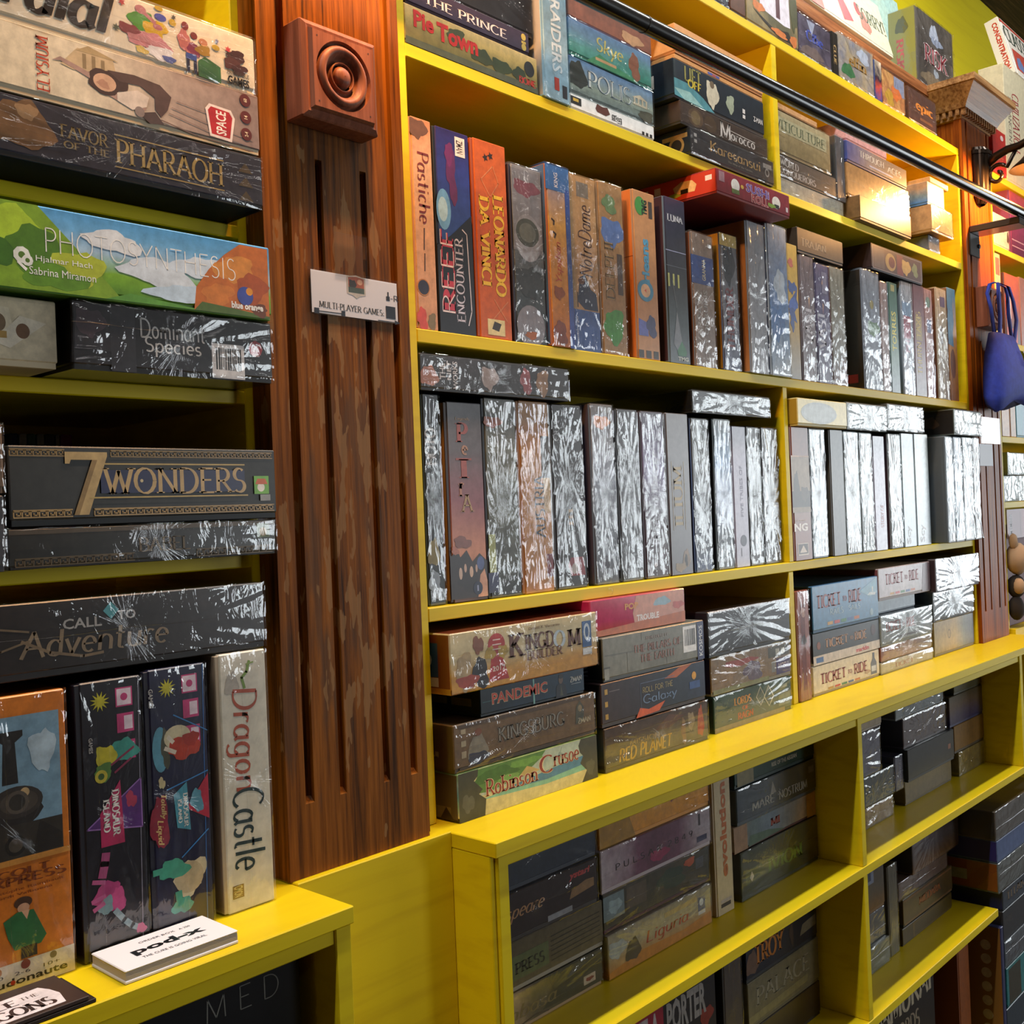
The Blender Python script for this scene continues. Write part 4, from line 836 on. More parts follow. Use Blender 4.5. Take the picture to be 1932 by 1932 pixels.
game('dino2', 'Z4', (797, 822), (1342, 645), yC, ZD, ('#15152c', '#1a1c3c', '#12101e'), 'navy box with a red creature hatching and a teal banner logo', GL1, n=.15, wrap=True, stand=True, zt='Z3', D=.24, seam=.55,
    pic=dino('#3a70b8') + [E(.22, .70, .13, .085, '#5a98b0'), blob(.30, .70, .07, .07, '#4a4a38', 5), E(.50, .735, .22, .045, '#d8cca8'), blob(.60, .69, .24, .045, '#b8381c', 7), blob(.72, .72, .12, .03, '#a82c18', 8), LN([(.3, .70), (.45, .68)], .004, '#e8dcc8'), LN([(.35, .74), (.42, .72)], .004, '#e8dcc8'), blob(.22, .575, .05, .022, '#c8bc90', 9),
         LN([(.45, .82), (1, .74)], .0012, '#3a86c8'), LN([(.3, .545), (.98, .585)], .0012, '#3a86c8'), LN([(.5, .28), (.95, .36)], .0012, '#3a86c8'), P([(.98, .40), (.98, .575), (.60, .46)], '#b8203c'), P([(.44, .395), (.40, .52), (.62, .56), (.66, .375)], '#4a9ab0'), blob(.78, .48, .10, .045, '#5a9ab0', 12), blob(.17, .43, .13, .11, '#8a1c34', 13),
         blob(.62, .20, .26, .065, '#c8bc9c', 15), E(.60, .20, .24, .06, '#b8a886'), blob(.36, .245, .22, .04, '#3f9a80', 16), LN([(.05, .25), (.35, .25)], .006, '#3f9a80'), blob(.48, .10, .16, .03, '#3a9a88', 18), LN([(.42, .15), (.44, .10)], .007, '#3f9a80')],
    title=[T('Totally', .17, .44, .28, .53, '#d8b878', 'penb', -90, .2), T('Liquid', .10, .345, .22, .44, '#d8b878', 'penb', -90, .2), T('DINOSAUR', .55, .39, .63, .52, WHT, 'serifb', -90), T('ISLAND', .46, .41, .53, .50, WHT, 'serifb', -90), T('GAMES', .06, .86, .13, .93, '#c8c4c0', 'bold', -90)])
game('dragon', 'Z4', (1170, 690), (1735, 555), yC, ZD, ('#ddd5c0', '#e8e2d2'), 'tall cream box with red and dark brush script, beside the pilaster', GL1, n=.06, wrap=True, stand=True, zt='Z3', D=.24, seam=.48, tray='#b8a890', sidecol='#a08c78',
    title=[T('Dragon', .14, .46, .80, .86, '#b85030', 'pen', -90, .1), T('Castle', .22, .15, .86, .47, '#1f3434', 'pen', -90, .1)],
    pic=[blob(.30, .88, .12, .05, '#b8b0a4', 3), LN([(.55, .86), (.5, .90), (.6, .92), (.66, .96)], .003, '#7a9a3c'), LN([(.6, .95), (.74, .955)], .0016, '#8aa050')], logo=[R(.16, .055, .38, .105, '#8a6a2c'), T('CM', .18, .082, .36, .102, '#d8c888', 'bold', -90), T('ON', .18, .06, .36, .08, '#d8c888', 'bold', -90)])
game('adventure', 'Z3', None, (1668, 128), .945, ('dino2', 'dino1', 'colt', 'dragon'), ('#2a2726', '#3a3230', '#241f1e', '#4a332a'), 'dark box with gold swash lettering lying across the standing boxes', GL1, n=.3, s=7, wrap=True, x0=.335, x1=.6425, D=.25, seam=.52,
    title=[T('CALL', .30, .60, .42, .74, '#b8b4b0', 'bold'), T('TO', .47, .66, .53, .79, '#b8b4b0', 'bold'), T('Adventure', .17, .26, .64, .62, '#9a8468', 'pen', 0, .1), P([(.425, .80), (.45, .92), (.475, .80), (.45, .68)], '#5aa8b0'), LN([(.20, .62), (.10, .70), (.07, .55), (.12, .40), (.20, .5)], .0018, '#8a7458'), LN([(.18, .5), (.26, .32), (.36, .22), (.42, .24)], .0025, '#8a7458')])

# ------------------------------------------------------------------ main case, top ledge shelf (face-out boxes)
GT = 'board games standing on the highest shelf of the tall bookcase'
yT = 1.003
def tb(id, zn, x0, x1, yt, cols, label, **k):
    a = aty(zn, *x0, yT); b = aty(zn, *x1, yT); k.setdefault('D', .07)
    k.setdefault('z1', min(aty(zn, *yt, yT).z, 1.044))
    return game(id, zn, None, yt, yT, ZT, cols, label, GT, x0=a.x, x1=b.x - .001, **k)
tb('t0', 'P8', (200, 0), (585, 60), (585, -420), ('#4a5a78', '#2c3448', '#8090a8'), 'blue grey box face-out on the top shelf, left of the brown one', n=.4, wrap=True)
tb('t1', 'P8', (590, 60), (770, 170), (770, -420), ('#3a241a', '#5c3826', '#20140e'), 'dark brown narrow box beside the skeleton warrior cover', n=.5, s=20)
tb('t2', 'P8', (780, 190), (1372, 560), (1372, -90), ('#8a7c58', '#a89468', '#5c5a44', '#7a6a48'), 'large olive cover with a white caped figure on the top shelf', n=.4, s=10,
   pic=[P([(.25, .35), (.24, 1), (.82, 1), (.84, .3), (.72, .28)], '#d8d4e0'), R(.56, .34, .64, .98, '#54303a'), P([(.22, .98), (.3, .62), (.36, .8), (.4, .6), (.46, .75), (.5, .98)], '#1a1614'), P([(.1, .28), (.5, .14), (.8, .22), (.9, .06), (.6, .04), (.3, .16)], '#201c18'), blob(.22, .34, .10, .08, '#c8743a', 4), blob(.62, .12, .16, .05, '#c8743a', 5), blob(.9, .12, .08, .08, '#c07038', 6), blob(.92, .62, .07, .36, '#4a4c30', 7)])
tb('t3', 'P8', (1380, 560), (1755, 800), (1752, 380), ('#4a4458', '#6a6478', '#3a3244', '#8a7c88'), 'grey violet cover with blue gothic script in a clear wrap', n=.4, s=16, wrap=True, side=None,
   title=[T('Cthe', .22, .45, .75, .72, '#4a5cc0', 'serifb')], pic=[P([(.25, .95), (.4, .6), (.5, .95)], '#a8b0c8'), blob(.4, .2, .3, .15, '#7a6a68', 3)])
tb('t4', 'P8', (1758, 800), (1832, 850), (1830, 400), ('#14120f', '#241e18'), 'thin black spine with tan letters between two picture boxes', n=.3, s=30, stand=True, title=[T('CLUE', .25, .25, .7, .7, '#a88c5c', 'serifb', -90)])
tb('t5', 'Z8', (112, 660), (420, 840), (418, 480), ('#5a6a50', '#8a8c9a', '#b8a888', '#4a4438'), 'green and grey fantasy cover with gold serif lettering', n=.45, s=20, title=[T('elfin', .28, .42, .8, .68, '#a8803c', 'serifb')], pic=[blob(.25, .28, .16, .16, '#3c7a4c', 3), blob(.7, .78, .18, .14, '#b8c4d8', 5)], wrap=True)
tb('t6', 'Z8', (424, 840), (486, 870), (486, 555), ('#2c4a8c', '#b84a3a', '#1c1c30', '#d8c8b0'), 'thin blue and red spine beside the orange comic cover', g='z', n=.4, s=30, stand=True)
tb('t7', 'Z8', (490, 880), (688, 990), (686, 715), ('#c8884a', '#d8a868', '#9a5c3c', '#8aa0c8'), 'orange comic-style cover crowded with figures', n=.5, s=26, wrap=True, pic=[R(.52, .5, .98, .98, '#8a98b8'), blob(.6, .5, .2, .2, '#d87838', 4), blob(.3, .3, .2, .2, '#c8a43c', 5)])
tb('t8', 'Z8', (715, 1000), (958, 1140), (956, 900), ('#4a3430', '#5c4038', '#3a2a2c'), 'dark brown box with orange lowercase lettering at the shelf end', n=.3, s=12, wrap=True, title=[T('epic', .25, .38, .88, .72, '#e8963c', 'serifb')], pic=[R(.4, .2, .85, .28, '#8a5c3c')])

# ------------------------------------------------------------------ second shelf down (stacks behind the black rail)
GA = 'board games stacked on the second shelf behind the black rail'
yA = 1.0
game('pietown', 'Z6', (90, 290), (1015, 415), yA, ZA, ('#5c6038', '#8a7c48', '#c8a860', '#d8b878'), 'sunset landscape box with bulging red lettering, lowest of its stack', GA, g='z', n=.15, s=12,
     pic=[blob(.55, .42, .07, .22, '#3c4424', 3), blob(.7, .36, .07, .22, '#34401f', 4), blob(.85, .32, .06, .22, '#2c381c', 5), blob(.36, .66, .07, .20, '#4a4c28', 6), R(0, .0, 1, .18, '#4a5240'), C(.93, .62, .011, '#1c1c1a')],
     title=[T('Pie', .06, .48, .20, .92, '#d8241c', 'black'), T('Town', .22, .38, .52, .86, '#d8241c', 'black'), T('BONE', .84, .14, .98, .34, '#b83428', 'serifb')])
game('prince', 'Z6', (90, 40), (958, 238), yA, 'pietown', ('#2c2238', '#342a40', '#241c30'), 'deep purple box with widely spaced white capitals', GA, n=.15, x1=aty('Z6', 958, 238, yA).x, D=.28,
     title=[T('THE PRINCE', .14, .30, .80, .70, '#e0d8d4', 'serif')], pic=[C(.95, .74, .005, '#b8a448'), R(.93, .44, .97, .55, '#b8a448'), C(.95, .28, .005, '#b8a448')])
game('dark_on', 'Z6', None, (985, 60), yA + .006, 'prince', ('#1e2026', '#2a2d36'), 'black shrink-wrapped box lying on the purple one', GA, n=.2, wrap=True, x0=.93, z1=.80, title=[T('ON', .55, .3, .72, .8, '#7a7c80', 'thin')])
game('raiders', 'Z6', (1064, 690), (1228, 60), yA - .004, ZA, ('#8ab0c4', '#a0c0d0', '#6a98b8', '#b0a8a0'), 'tall pale blue standing box with white lettering down its spine', GA, g='z', n=.2, wrap=True, stand=True, z1=.876, sidecol='#a8a4a0',
     title=[T('RAIDERS', .36, .16, .74, .56, '#dce8ee', 'bold', -90)], pic=[blob(.5, .82, .35, .10, '#7a4a34', 3), blob(.3, .76, .3, .06, '#c8a890', 4), P([(.35, .78), (.85, .62), (.8, .60), (.3, .72)], '#8a8c90')], logo=[R(.42, .06, .60, .13, '#b83a2c'), R(.72, .03, .9, .10, '#2a2c34')])
game('paper', 'Z6', (1250, 780), (1836, 890), yA, ZA, ('#f0eeea', '#f6f4f0'), 'plain white box with a brown head, under a blue harbour picture', GA, n=.04,
     title=[T('PER', .47, .30, .53, .72, '#1c1a1a', 'bold', 90), T('LES', .535, .22, .59, .64, '#1c1a1a', 'bold', 90)], pic=[R(.0, .35, .12, .85, '#141210'), R(.03, .55, .09, .75, '#d8b040'), P([(.28, .62), (.30, .98), (.36, .9), (.42, .98), (.45, .6), (.40, .38), (.30, .44)], '#5c2a20'), R(.84, .1, .87, .35, BLK), R(.89, .1, .92, .35, BLK), R(.94, .1, .97, .35, BLK)])
game('polis', 'Z6', (1245, 600), (1832, 640), yA, 'paper', ('#7a8a88', '#9aa89a', '#7a98b0', '#5a86b8'), 'blue seaside temple box with big outlined capitals', GA, g='z', n=.2, s=10, wrap=True,
     pic=[blob(.08, .55, .10, .38, '#28302c', 3), R(.74, .42, .92, .48, '#c8c0a8'), P([(.73, .62), (.83, .74), (.93, .62)], '#c8c0a8'), R(.75, .48, .77, .62, '#c8c0a8'), R(.80, .48, .82, .62, '#c8c0a8'), R(.85, .48, .87, .62, '#c8c0a8'), R(.90, .48, .92, .62, '#c8c0a8'), blob(.9, .2, .1, .14, '#5c5c4c', 6)], title=[T('POLIS', .20, .33, .72, .80, '#d4dcd8', 'serif'), T('POLIS', .203, .335, .718, .79, '#4a6478', 'thin')])
game('skye', 'Z6', (1240, 365), (1818, 392), yA, 'polis', ('#3a8a7c', '#5aa0a0', '#6a94b8', '#5a80b0'), 'teal and blue landscape box with curling gold script', GA, g='z', n=.25, s=8, wrap=True,
     title=[T('Skye', .32, .30, .64, .82, '#c8c878', 'pen', 0, .1)], pic=[P([(.2, .05), (.35, .35), (.55, .2), (.8, .1), (.8, .02), (.2, .02)], '#3c8a64'), blob(.78, .46, .07, .35, '#8a5c48', 5), R(.3, .16, .55, .24, '#b89a74')])
game('tophot', 'Z6', (1228, 100), (1815, 262), yA + .004, 'skye', ('#5a3428', '#7a4a38', '#402820'), 'dark red brown box partly hidden behind the rail', GA, n=.4, s=14, pic=[blob(.75, .4, .12, .3, '#a8825c', 4)])
game('karesansui', 'Z7', (385, 1340), (1106, 1402), yA - .006, ZA, ('#232326', '#2e2d30', '#1b1b1d'), 'black box with tall gold lettering beside the yellow divider', GA, n=.3, s=14, wrap=True, D=.29,
     title=[T('Karesansui', .22, .38, .82, .80, '#b08c52', 'pen'), T('The Way of the Garden', .42, .20, .72, .30, '#8a8478', 'serif')], pic=[R(.86, .62, .97, .80, '#8a8680'), C(.91, .45, .008, '#8a8680'), C(.91, .45, .005, '#26262a'), R(.04, .70, .07, .82, '#a8a4a0'), R(.04, .48, .07, .60, '#a8a4a0')],
     side=[T('sui', .52, .18, .74, .50, '#c8782c', 'serifb'), C(.90, .42, .016, '#c89858'), C(.90, .42, .011, '#3a2c20'), R(.80, .66, .98, .82, '#c89858')])
game('morocco', 'Z7', (297, 1085), (1052, 1206), yA - .002, 'karesansui', ('#3a302a', '#4a3c34', '#2a2422'), 'brown patterned box with white medieval lettering', GA, n=.35, s=14, wrap=True, D=.28,
     title=[T('M', .42, .16, .56, .92, '#ded8d2', 'serif'), T('orocco', .55, .22, .84, .52, '#ded8d2', 'serif'), LN([(.55, .62), (.84, .56)], .0012, '#ded8d2')], pic=[E(.16, .5, .08, .4, '#5c4834'), E(.16, .5, .05, .3, '#7a6848'), E(.32, .5, .07, .36, '#52402e')], side=[C(.70, .5, .019, '#6a4030'), C(.70, .5, .016, '#201a18'), C(.70, .5, .013, '#54463c'), C(.70, .5, .006, '#1a1716')])
game('liftoff', 'Z7', (240, 840), (1012, 892), yA, 'morocco', ('#131a24', '#1c2a36', '#10141c'), 'dark space-themed box with yellow lettering and white logos', GA, n=.3, s=8, D=.29,
     pic=[P([(.0, .06), (.0, .50), (.14, .50), (.30, .30), (.42, .04), (.3, .02)], '#4a8a98'), P([(.1, .04), (.0, .25), (.16, .30), (.3, .04)], '#8ab8b8'), blob(.40, .52, .06, .38, '#c8c4b0', 4), E(.40, .78, .025, .1, '#6a5c48'), blob(.60, .5, .05, .22, '#9aa894', 6), R(.0, .52, .02, .98, '#1a2c34')],
     title=[T('LIFT', .11, .55, .28, .95, '#8a8848', 'penb'), T('OFF', .14, .42, .28, .64, '#c8b83c', 'penb')], logo=[T('Z-MAN', .87, .34, .98, .48, '#d8d8d8', 'bold'), R(.74, .42, .77, .54, '#d8d8d8'), R(.74, .28, .77, .38, '#d8d8d8')], side=[T('MAN', .38, .35, .86, .72, '#c8c8c4', 'penb')])
game('tray1', 'Z7', (245, 580), (1006, 850), yA + .002, 'liftoff', ('#b8834c', '#c8935c', '#a87440'), 'plain tan cardboard box resting on the space-themed one', GA, n=.08, D=.27, tray='#a06a38', pic=[R(.35, .3, .48, .75, '#4a58a0'), R(.40, .35, .44, .65, '#b04838')])
game('tray2', 'Z7', (250, 500), (1003, 612), yA, 'tray1', ('#c89058', '#d8a068', '#b8804a'), 'plain light tan cardboard box, topmost behind the rail', GA, n=.06, D=.27, tray='#b87a44')
yA2 = 1.012
game('worldb', 'Z7', (1185, 1830), (1690, 1790), yA2, ZA, ('#8a8a80', '#a8a498', '#6a7a88'), 'pale wrapped box at the bottom of the stack beside the divider', GA, n=.4, s=18, wrap=True, x0=1.906, x1=aty('Z8', 148, 1800, yA2).x, z1=aty('Z7', 1400, 1625, yA2).z, D=.27)
game('worldc', 'Z7', (1185, 1540), (1648, 1545), yA2, 'worldb', ('#4a4440', '#5a534e', '#3c3835'), 'dark taupe box with white serif lettering, under the beige one', GA, n=.2, wrap=True, x0=1.906, D=.27,
     title=[T('WORLD', .06, .52, .36, .84, '#d0ccc8', 'serif'), T('CONQUERORS', .05, .14, .64, .46, '#d0ccc8', 'serif')])
game('viticulture', 'Z7', (1175, 1370), (1592, 1172), yA2, 'worldc', ('#8a7c58', '#a89870', '#b8aa84'), 'beige vineyard box with green-grey spaced capitals', GA, g='z', n=.25, s=10, x0=1.906, D=.27, wrap=True,
     pic=[R(.0, .52, .93, .86, '#bcb894')], title=[T('VITICULTURE', .0, .57, .90, .80, '#5c6a50', 'serif')])
game('tanbook', 'Z7', (1160, 1030), (1480, 1062), yA2, 'viticulture', ('#b88a5c', '#c89a6c', '#9a6c44'), 'narrow tan box on top of the beige vineyard stack', GA, n=.3, s=14, x0=1.906, D=.27)
game('greytall', 'Z8', (92, 1740), (150, 1200), yA2, 'worldb', ('#3a3c40', '#5c6068', '#26282c'), 'grey standing box with a foil-like wrap between two stacks', GA, n=.4, s=18, wrap=True, stand=True, D=.26)
game('brownlow', 'Z8', (292, 1900), (728, 1880), .986, ZA, ('#6a4c30', '#80603c', '#503820'), 'weathered brown woodgrain box lit by the lamp, jutting out below', GA, n=.4, s=30, D=.29)
game('gold_wrap', 'Z8', (178, 1745), (712, 1655), 1.008, 'brownlow', ('#a07848', '#b88c58', '#7c5a34'), 'amber box in loose film shining in the lamplight', GA, n=.2, wrap=True, D=.28)
game('ages', 'Z8', (176, 1405), (690, 1478), 1.008, 'gold_wrap', ('#3a4a8c', '#8a7c78', '#7a6a5c', '#6a5040'), 'box fading from blue to brown with pale spaced capitals', GA, g='x', n=.2, s=8, D=.28,
     title=[T('THROUGH', .20, .48, .60, .80, '#cfc8bc', 'serif'), T('AGES', .65, .42, .90, .74, '#cfc8bc', 'serif'), R(.35, .24, .75, .32, '#9aa0b8')])
game('pinktop', 'Z8', (90, 1220), (522, 1405), 1.01, 'ages', ('#b87c84', '#d0a0a0', '#8c4c54'), 'pink and maroon box on top of the blue-brown one', GA, n=.4, s=16, D=.27, z1=BOX['ages']['z1'] + .045, x0=BOX['ages']['x0'] + .003)
game('bluelow', 'Y3', (1030, 320), (1252, 300), 1.0, ZA, ('#6a7484', '#8a929c'), 'small blue-grey box beneath the bright amber one at the shelf end', GA, n=.3, D=.27, x0=2.642, wrap=True)
game('amber2', 'Y3', (1025, 180), (1356, 96), .982, 'bluelow', ('#b08a5c', '#c8a070', '#8a6840'), 'glossy wrapped box catching the lamp glare at the shelf end', GA, n=.2, wrap=True, D=.28, x0=2.62)
game('tanblue', 'Z8', (703, 1690), (1014, 1642), .990, 'amber2', ('#5a88b8', '#8a9c9c', '#c09870', '#c8a078'), 'tan and sky-blue landscape box under thin tan trays', GA, g='z', n=.3, s=12, D=.27, x0=2.62, pic=[blob(.3, .5, .2, .2, '#9aa84c', 4), blob(.8, .25, .12, .2, '#6a4a3c', 5)])
game('tan_tray', 'Z8', (735, 1470), (1054, 1612), .990, 'tanblue', ('#c89458', '#d8a468'), 'thin open tan tray box topping the stack at the shelf end', GA, n=.1, D=.27, x0=2.64)

# ------------------------------------------------------------------ third shelf down: spines
GB = 'board games standing on the third shelf down'
yB = 1.003
def sp(id, zn, BLx, TR, cols, label, Y=yB, gap=0, **k):
    k.setdefault('wrap', False); grp = k.pop('group', GB); z0 = k.pop('z', ZB); k.setdefault('z1', min(aty(zn, *TR, Y).z, .586))
    return game(id, zn, BLx, TR, Y, z0, cols, label, grp, stand=True, **k)
sp('pastiche', 'Y1', (100, 1550), (195, 110), ('#c8906a', '#d8a884', '#e0b490', '#c0805a'), 'peach box with dark red calligraphic lettering against the bookcase side', g='z', n=.1, s=14,
   title=[T('Pastiche', .28, .50, .84, .84, '#7a2c28', 'pen', -90)], pic=[blob(.35, .95, .4, .05, '#6a4a38', 4), blob(.25, .05, .25, .05, '#c8483a', 5), blob(.7, .04, .2, .04, '#7a6a4a', 6), C(.36, .20, .011, '#b87a3c'), C(.36, .20, .0095, '#2c2c40'), LN([(.5, .48), (.46, .38)], .002, '#4a3a34'), LN([(.48, .36), (.45, .28)], .002, '#4a3a34')])
sp('reef', 'Y1', (262, 1570), (459, 208), ('#14141f', '#161c3a', '#2a4a98', '#2a3a8c', '#2a2060'), 'deep blue underwater box with red and white curling lettering', g='z', n=.12, s=10, tray='#14141c',
   pic=[E(.22, .60, .20, .10, '#6aa8e0'), E(.20, .60, .13, .06, '#a8d4f0'), blob(.48, .78, .14, .13, '#5c2058', 5, .4), blob(.42, .88, .12, .05, '#6a2460', 6), P([(.0, 0), (0, .42), (.4, .48), (1, .60), (1, 0)], '#13131c')],
   title=[T('REEF', .10, .10, .46, .50, '#b8344a', 'serifb', 90), T('REEF', .08, .10, .44, .50, '#e8d8dc', 'thin', 90), T('ENCOUNTER', .48, .06, .72, .48, '#c4c4d8', 'serif', 90), LN([(.8, .05), (.9, .12), (.84, .5), (.72, .52)], .0016, '#d8d4e0')], logo=[R(.60, .88, .88, .975, '#e8dcd4'), T('ZMAN', .64, .895, .82, .96, '#3a2a2c', 'bold', -90)])
sp('leonardo', 'Y1', (528, 1610), (717, 289), ('#b04e1c', '#c05c24', '#a8481a'), 'rust orange box with large yellow capitals in two lines', n=.2, tray='#9a4418',
   title=[T('LEONARDO', .56, .22, .88, .74, '#e8c02c', 'serifb', -90), T('DA VINCI', .16, .26, .46, .72, '#e8c02c', 'serifb', -90)], pic=[LN([(.25, .80), (.6, .88), (.75, .80), (.5, .72), (.25, .80)], .0015, '#c87c4c'), LN([(.45, .1), (.9, .2)], .0015, '#c87c4c'), LN([(.85, .1), (.5, .2)], .0015, '#c87c4c'), STAR(.4, .915, .006, '#2a1c14', 5), STAR(.55, .93, .006, '#2a1c14', 5), R(.28, .02, .78, .10, '#d8c890'), P([(.4, .05), (.6, .04), (.68, .08), (.48, .09)], '#2a2420')])
sp('greysea', 'Y1', (790, 1650), (974, 459), ('#3c4850', '#4c5860', '#707880', '#8a8c92'), 'slate box with a medallion and grey discs in crisp film', g='z', n=.15, s=14, wrap=True, tray='#2c2a40', sidecol='#2c2a3c',
   pic=[R(.06, .52, .96, .98, '#7c7e86'), E(.52, .60, .42, .135, '#8e9098'), E(.5, .63, .36, .08, '#4a5048'), E(.5, .63, .26, .055, '#6a7068'), blob(.5, .88, .36, .05, '#7a4a58', 4), E(.5, .10, .44, .12, '#8a8c98'), blob(.5, .05, .2, .02, '#b06a40', 6), blob(.5, .35, .35, .10, '#3c444a', 8)])
sp('bluegold', 'Y1', (1020, 1690), (1166, 441), ('#b0622c', '#c88838', '#d8a850', '#3a68a8'), 'gold desert box with a blue border and thin red script', g='z', n=.12, s=8, wrap=True, sidecol='#4a6a98', Y=.998,
   pic=[R(.0, .86, 1, 1, '#3a6aa8'), R(.80, .0, 1, .88, '#2c4c98'), LN([(.2, .70), (.3, .69), (.28, .67)], .003, '#3a2418'), LN([(.25, .63), (.35, .62), (.3, .6)], .003, '#3a2418'), blob(.4, .30, .2, .04, '#8a4a24', 4), blob(.4, .08, .3, .06, '#7a3c28', 5)], title=[T('Yspahan', .28, .36, .62, .58, '#c85a3c', 'pen', 90, .2), T('KING', .36, .88, .52, .96, '#d8d8e0', 'bold', 90)])
sp('notre', 'Y1', (1200, 1720), (1349, 519), ('#3a5a98', '#b08a58', '#b89060', '#c09868'), 'tan parchment box with brown script and a blue cloaked figure', g='z', n=.12, s=10, wrap=True,
   pic=[R(0, 0, 1, .235, '#3c5c9c'), R(.0, .235, 1, 1, '#b48e5e'), P([(.2, .28), (.3, .42), (.5, .44), (.7, .36), (.9, .34), (.95, .24), (.45, .24)], '#2a3450'), E(.36, .40, .12, .02, '#5c3c2c'), LN([(.2, .25), (.2, .33)], .0025, '#3a2c20'), R(.3, .88, .74, .965, '#7c7468')], title=[T('NotreDame', .30, .43, .80, .84, '#4a2c20', 'pen', 90, .15), T('ravensburger', .10, .03, .22, .2, '#c8d0e0', 'sans', 90)])
sp('delphi', 'Y1', (1392, 1752), (1540, 570), ('#9a7850', '#a88458', '#b48e60'), 'tan box with olive outlined capitals and a green leaf', n=.15, wrap=True, s=14, D=.27,
   pic=[blob(.55, .72, .40, .09, '#5a7ab8', 4), blob(.48, .88, .28, .05, '#6a8a5c', 5), blob(.5, .17, .42, .09, '#4a9a40', 6), R(.7, .36, .9, .60, '#4a3c34')], title=[T('DELPHI', .22, .32, .58, .66, '#5a4a2c', 'serif', 90), T('DELPHI', .24, .325, .56, .655, '#b8985c', 'thin', 90)])
sp('orleans', 'Y1', (1645, 1780), (1761, 625), ('#b07c50', '#bc8a5c', '#a87448'), 'light brown box with chubby blue lettering and a green badge', n=.08, sidecol='#c8743a', D=.28,
   title=[T('rleans', .34, .46, .66, .72, '#4a98c0', 'black', 90), E(.46, .41, .34, .065, '#3a88b0'), E(.46, .41, .2, .04, '#d8b088'), STAR(.46, .41, .004, '#c04830', 3)], pic=[E(.36, .91, .22, .055, '#3f8a3c'), T('TMG', .42, .86, .66, .95, '#1c2a1c', 'black', 90), P([(.1, .14), (.12, .24), (.5, .22), (.52, .14)], '#5a68b8'), blob(.66, .20, .22, .06, '#343c6c', 5), R(.72, .85, .88, .95, '#3a3430'), R(.06, .01, .28, .055, '#2a2420'), R(.38, .01, .60, .055, '#2a2420'), R(.70, .01, .92, .055, '#2a2420')],
   side=[P([(.72, .05), (.72, .36), (.82, .42), (.90, .30), (.88, .05)], '#5c3424'), R(.4, .6, 1, .605, '#8a4a24')])
sp('luna', 'Y2', (186, 1710), (312, 355), ('#5c6a74', '#3c5058', '#2c343c', '#2a2c3c', '#343048'), 'dark slate box with small white capitals and pale green windows', g='z', n=.15, s=10, sidecol='#3a2430', D=.28,
   title=[T('LUNA', .16, .855, .90, .90, '#c0c4cc', 'serifb')], pic=[R(.05, .675, .98, .68, '#9aa0c0'), R(.05, .585, .98, .588, '#6a7480'), R(.1, .46, .18, .54, '#b8c070'), R(.32, .47, .40, .54, '#b8c070'), R(.54, .46, .62, .54, '#b8c070'), P([(.25, .12), (.45, .32), (.65, .12), (.5, .06)], '#7a8490'), LN([(.45, .34), (.3, .5)], .001, '#8a949c')], logo=[P([(.4, .08), (.62, .14), (.84, .08), (.8, .05), (.44, .05)], '#3a7a58'), T('TMG', .42, .02, .9, .045, '#c8d0c8', 'black')])
sp('warsaw', 'Y2', (402, 1715), (547, 640), ('#7a6a60', '#8c7c70', '#a08c80', '#6c5a50'), 'brown rubble-textured box with a broad blue band', n=.4, s=24, wrap=True, sidecol='#9a5c3c', D=.28,
   pic=[R(0, .62, 1, .83, '#2a4a90')], title=[T('WARSAW', .18, .12, .42, .56, '#b8b0a8', 'bold', 90), T('CITY OF RUINS', .50, .06, .68, .58, '#b8b0a8', 'bold', 90), T('GRANNA', .48, .65, .64, .81, '#d0c8a0', 'bold', 90)])
sp('thunder', 'Y2', (642, 1735), (745, 640), ('#4a5478', '#6c7080', '#7c8088', '#5c6068'), 'grey box with a crow picture and dim red capitals, yellow side', g='z', n=.2, s=14, wrap=True, sidecol='#c8942c', D=.28,
   title=[T('THUNDER', .25, .16, .72, .62, '#8a4048', 'serifb', 90)], pic=[blob(.5, .78, .30, .16, '#1c2430', 4), R(.0, .91, 1, 1, '#b8a048')], side=[blob(.72, .58, .2, .10, '#d8a848', 3), blob(.7, .42, .22, .06, '#7a2c1c', 5), blob(.8, .28, .15, .08, '#2c1c18', 6)])
sp('white', 'Y2', (864, 1745), (974, 545), ('#8c9098', '#a0a4ac', '#969aa4'), 'blank silvery grey tall box with a tan side in tight film', n=.06, wrap=True, sidecol='#c08a58', D=.28, Y=.995)
sp('iceblue', 'Y2', (1010, 1768), (1157, 575), ('#a8b0b8', '#7a9cc0', '#5c88c0', '#8a98b0', '#b0b4bc'), 'icy blue and white box in heavily creased film', g='z', n=.25, s=10, wrap=True, sidecol='#3c5c90', D=.28, Y=.993, pic=[blob(.4, .35, .3, .12, '#4a80c0', 4), blob(.6, .6, .3, .1, '#c0ccd8', 5)])
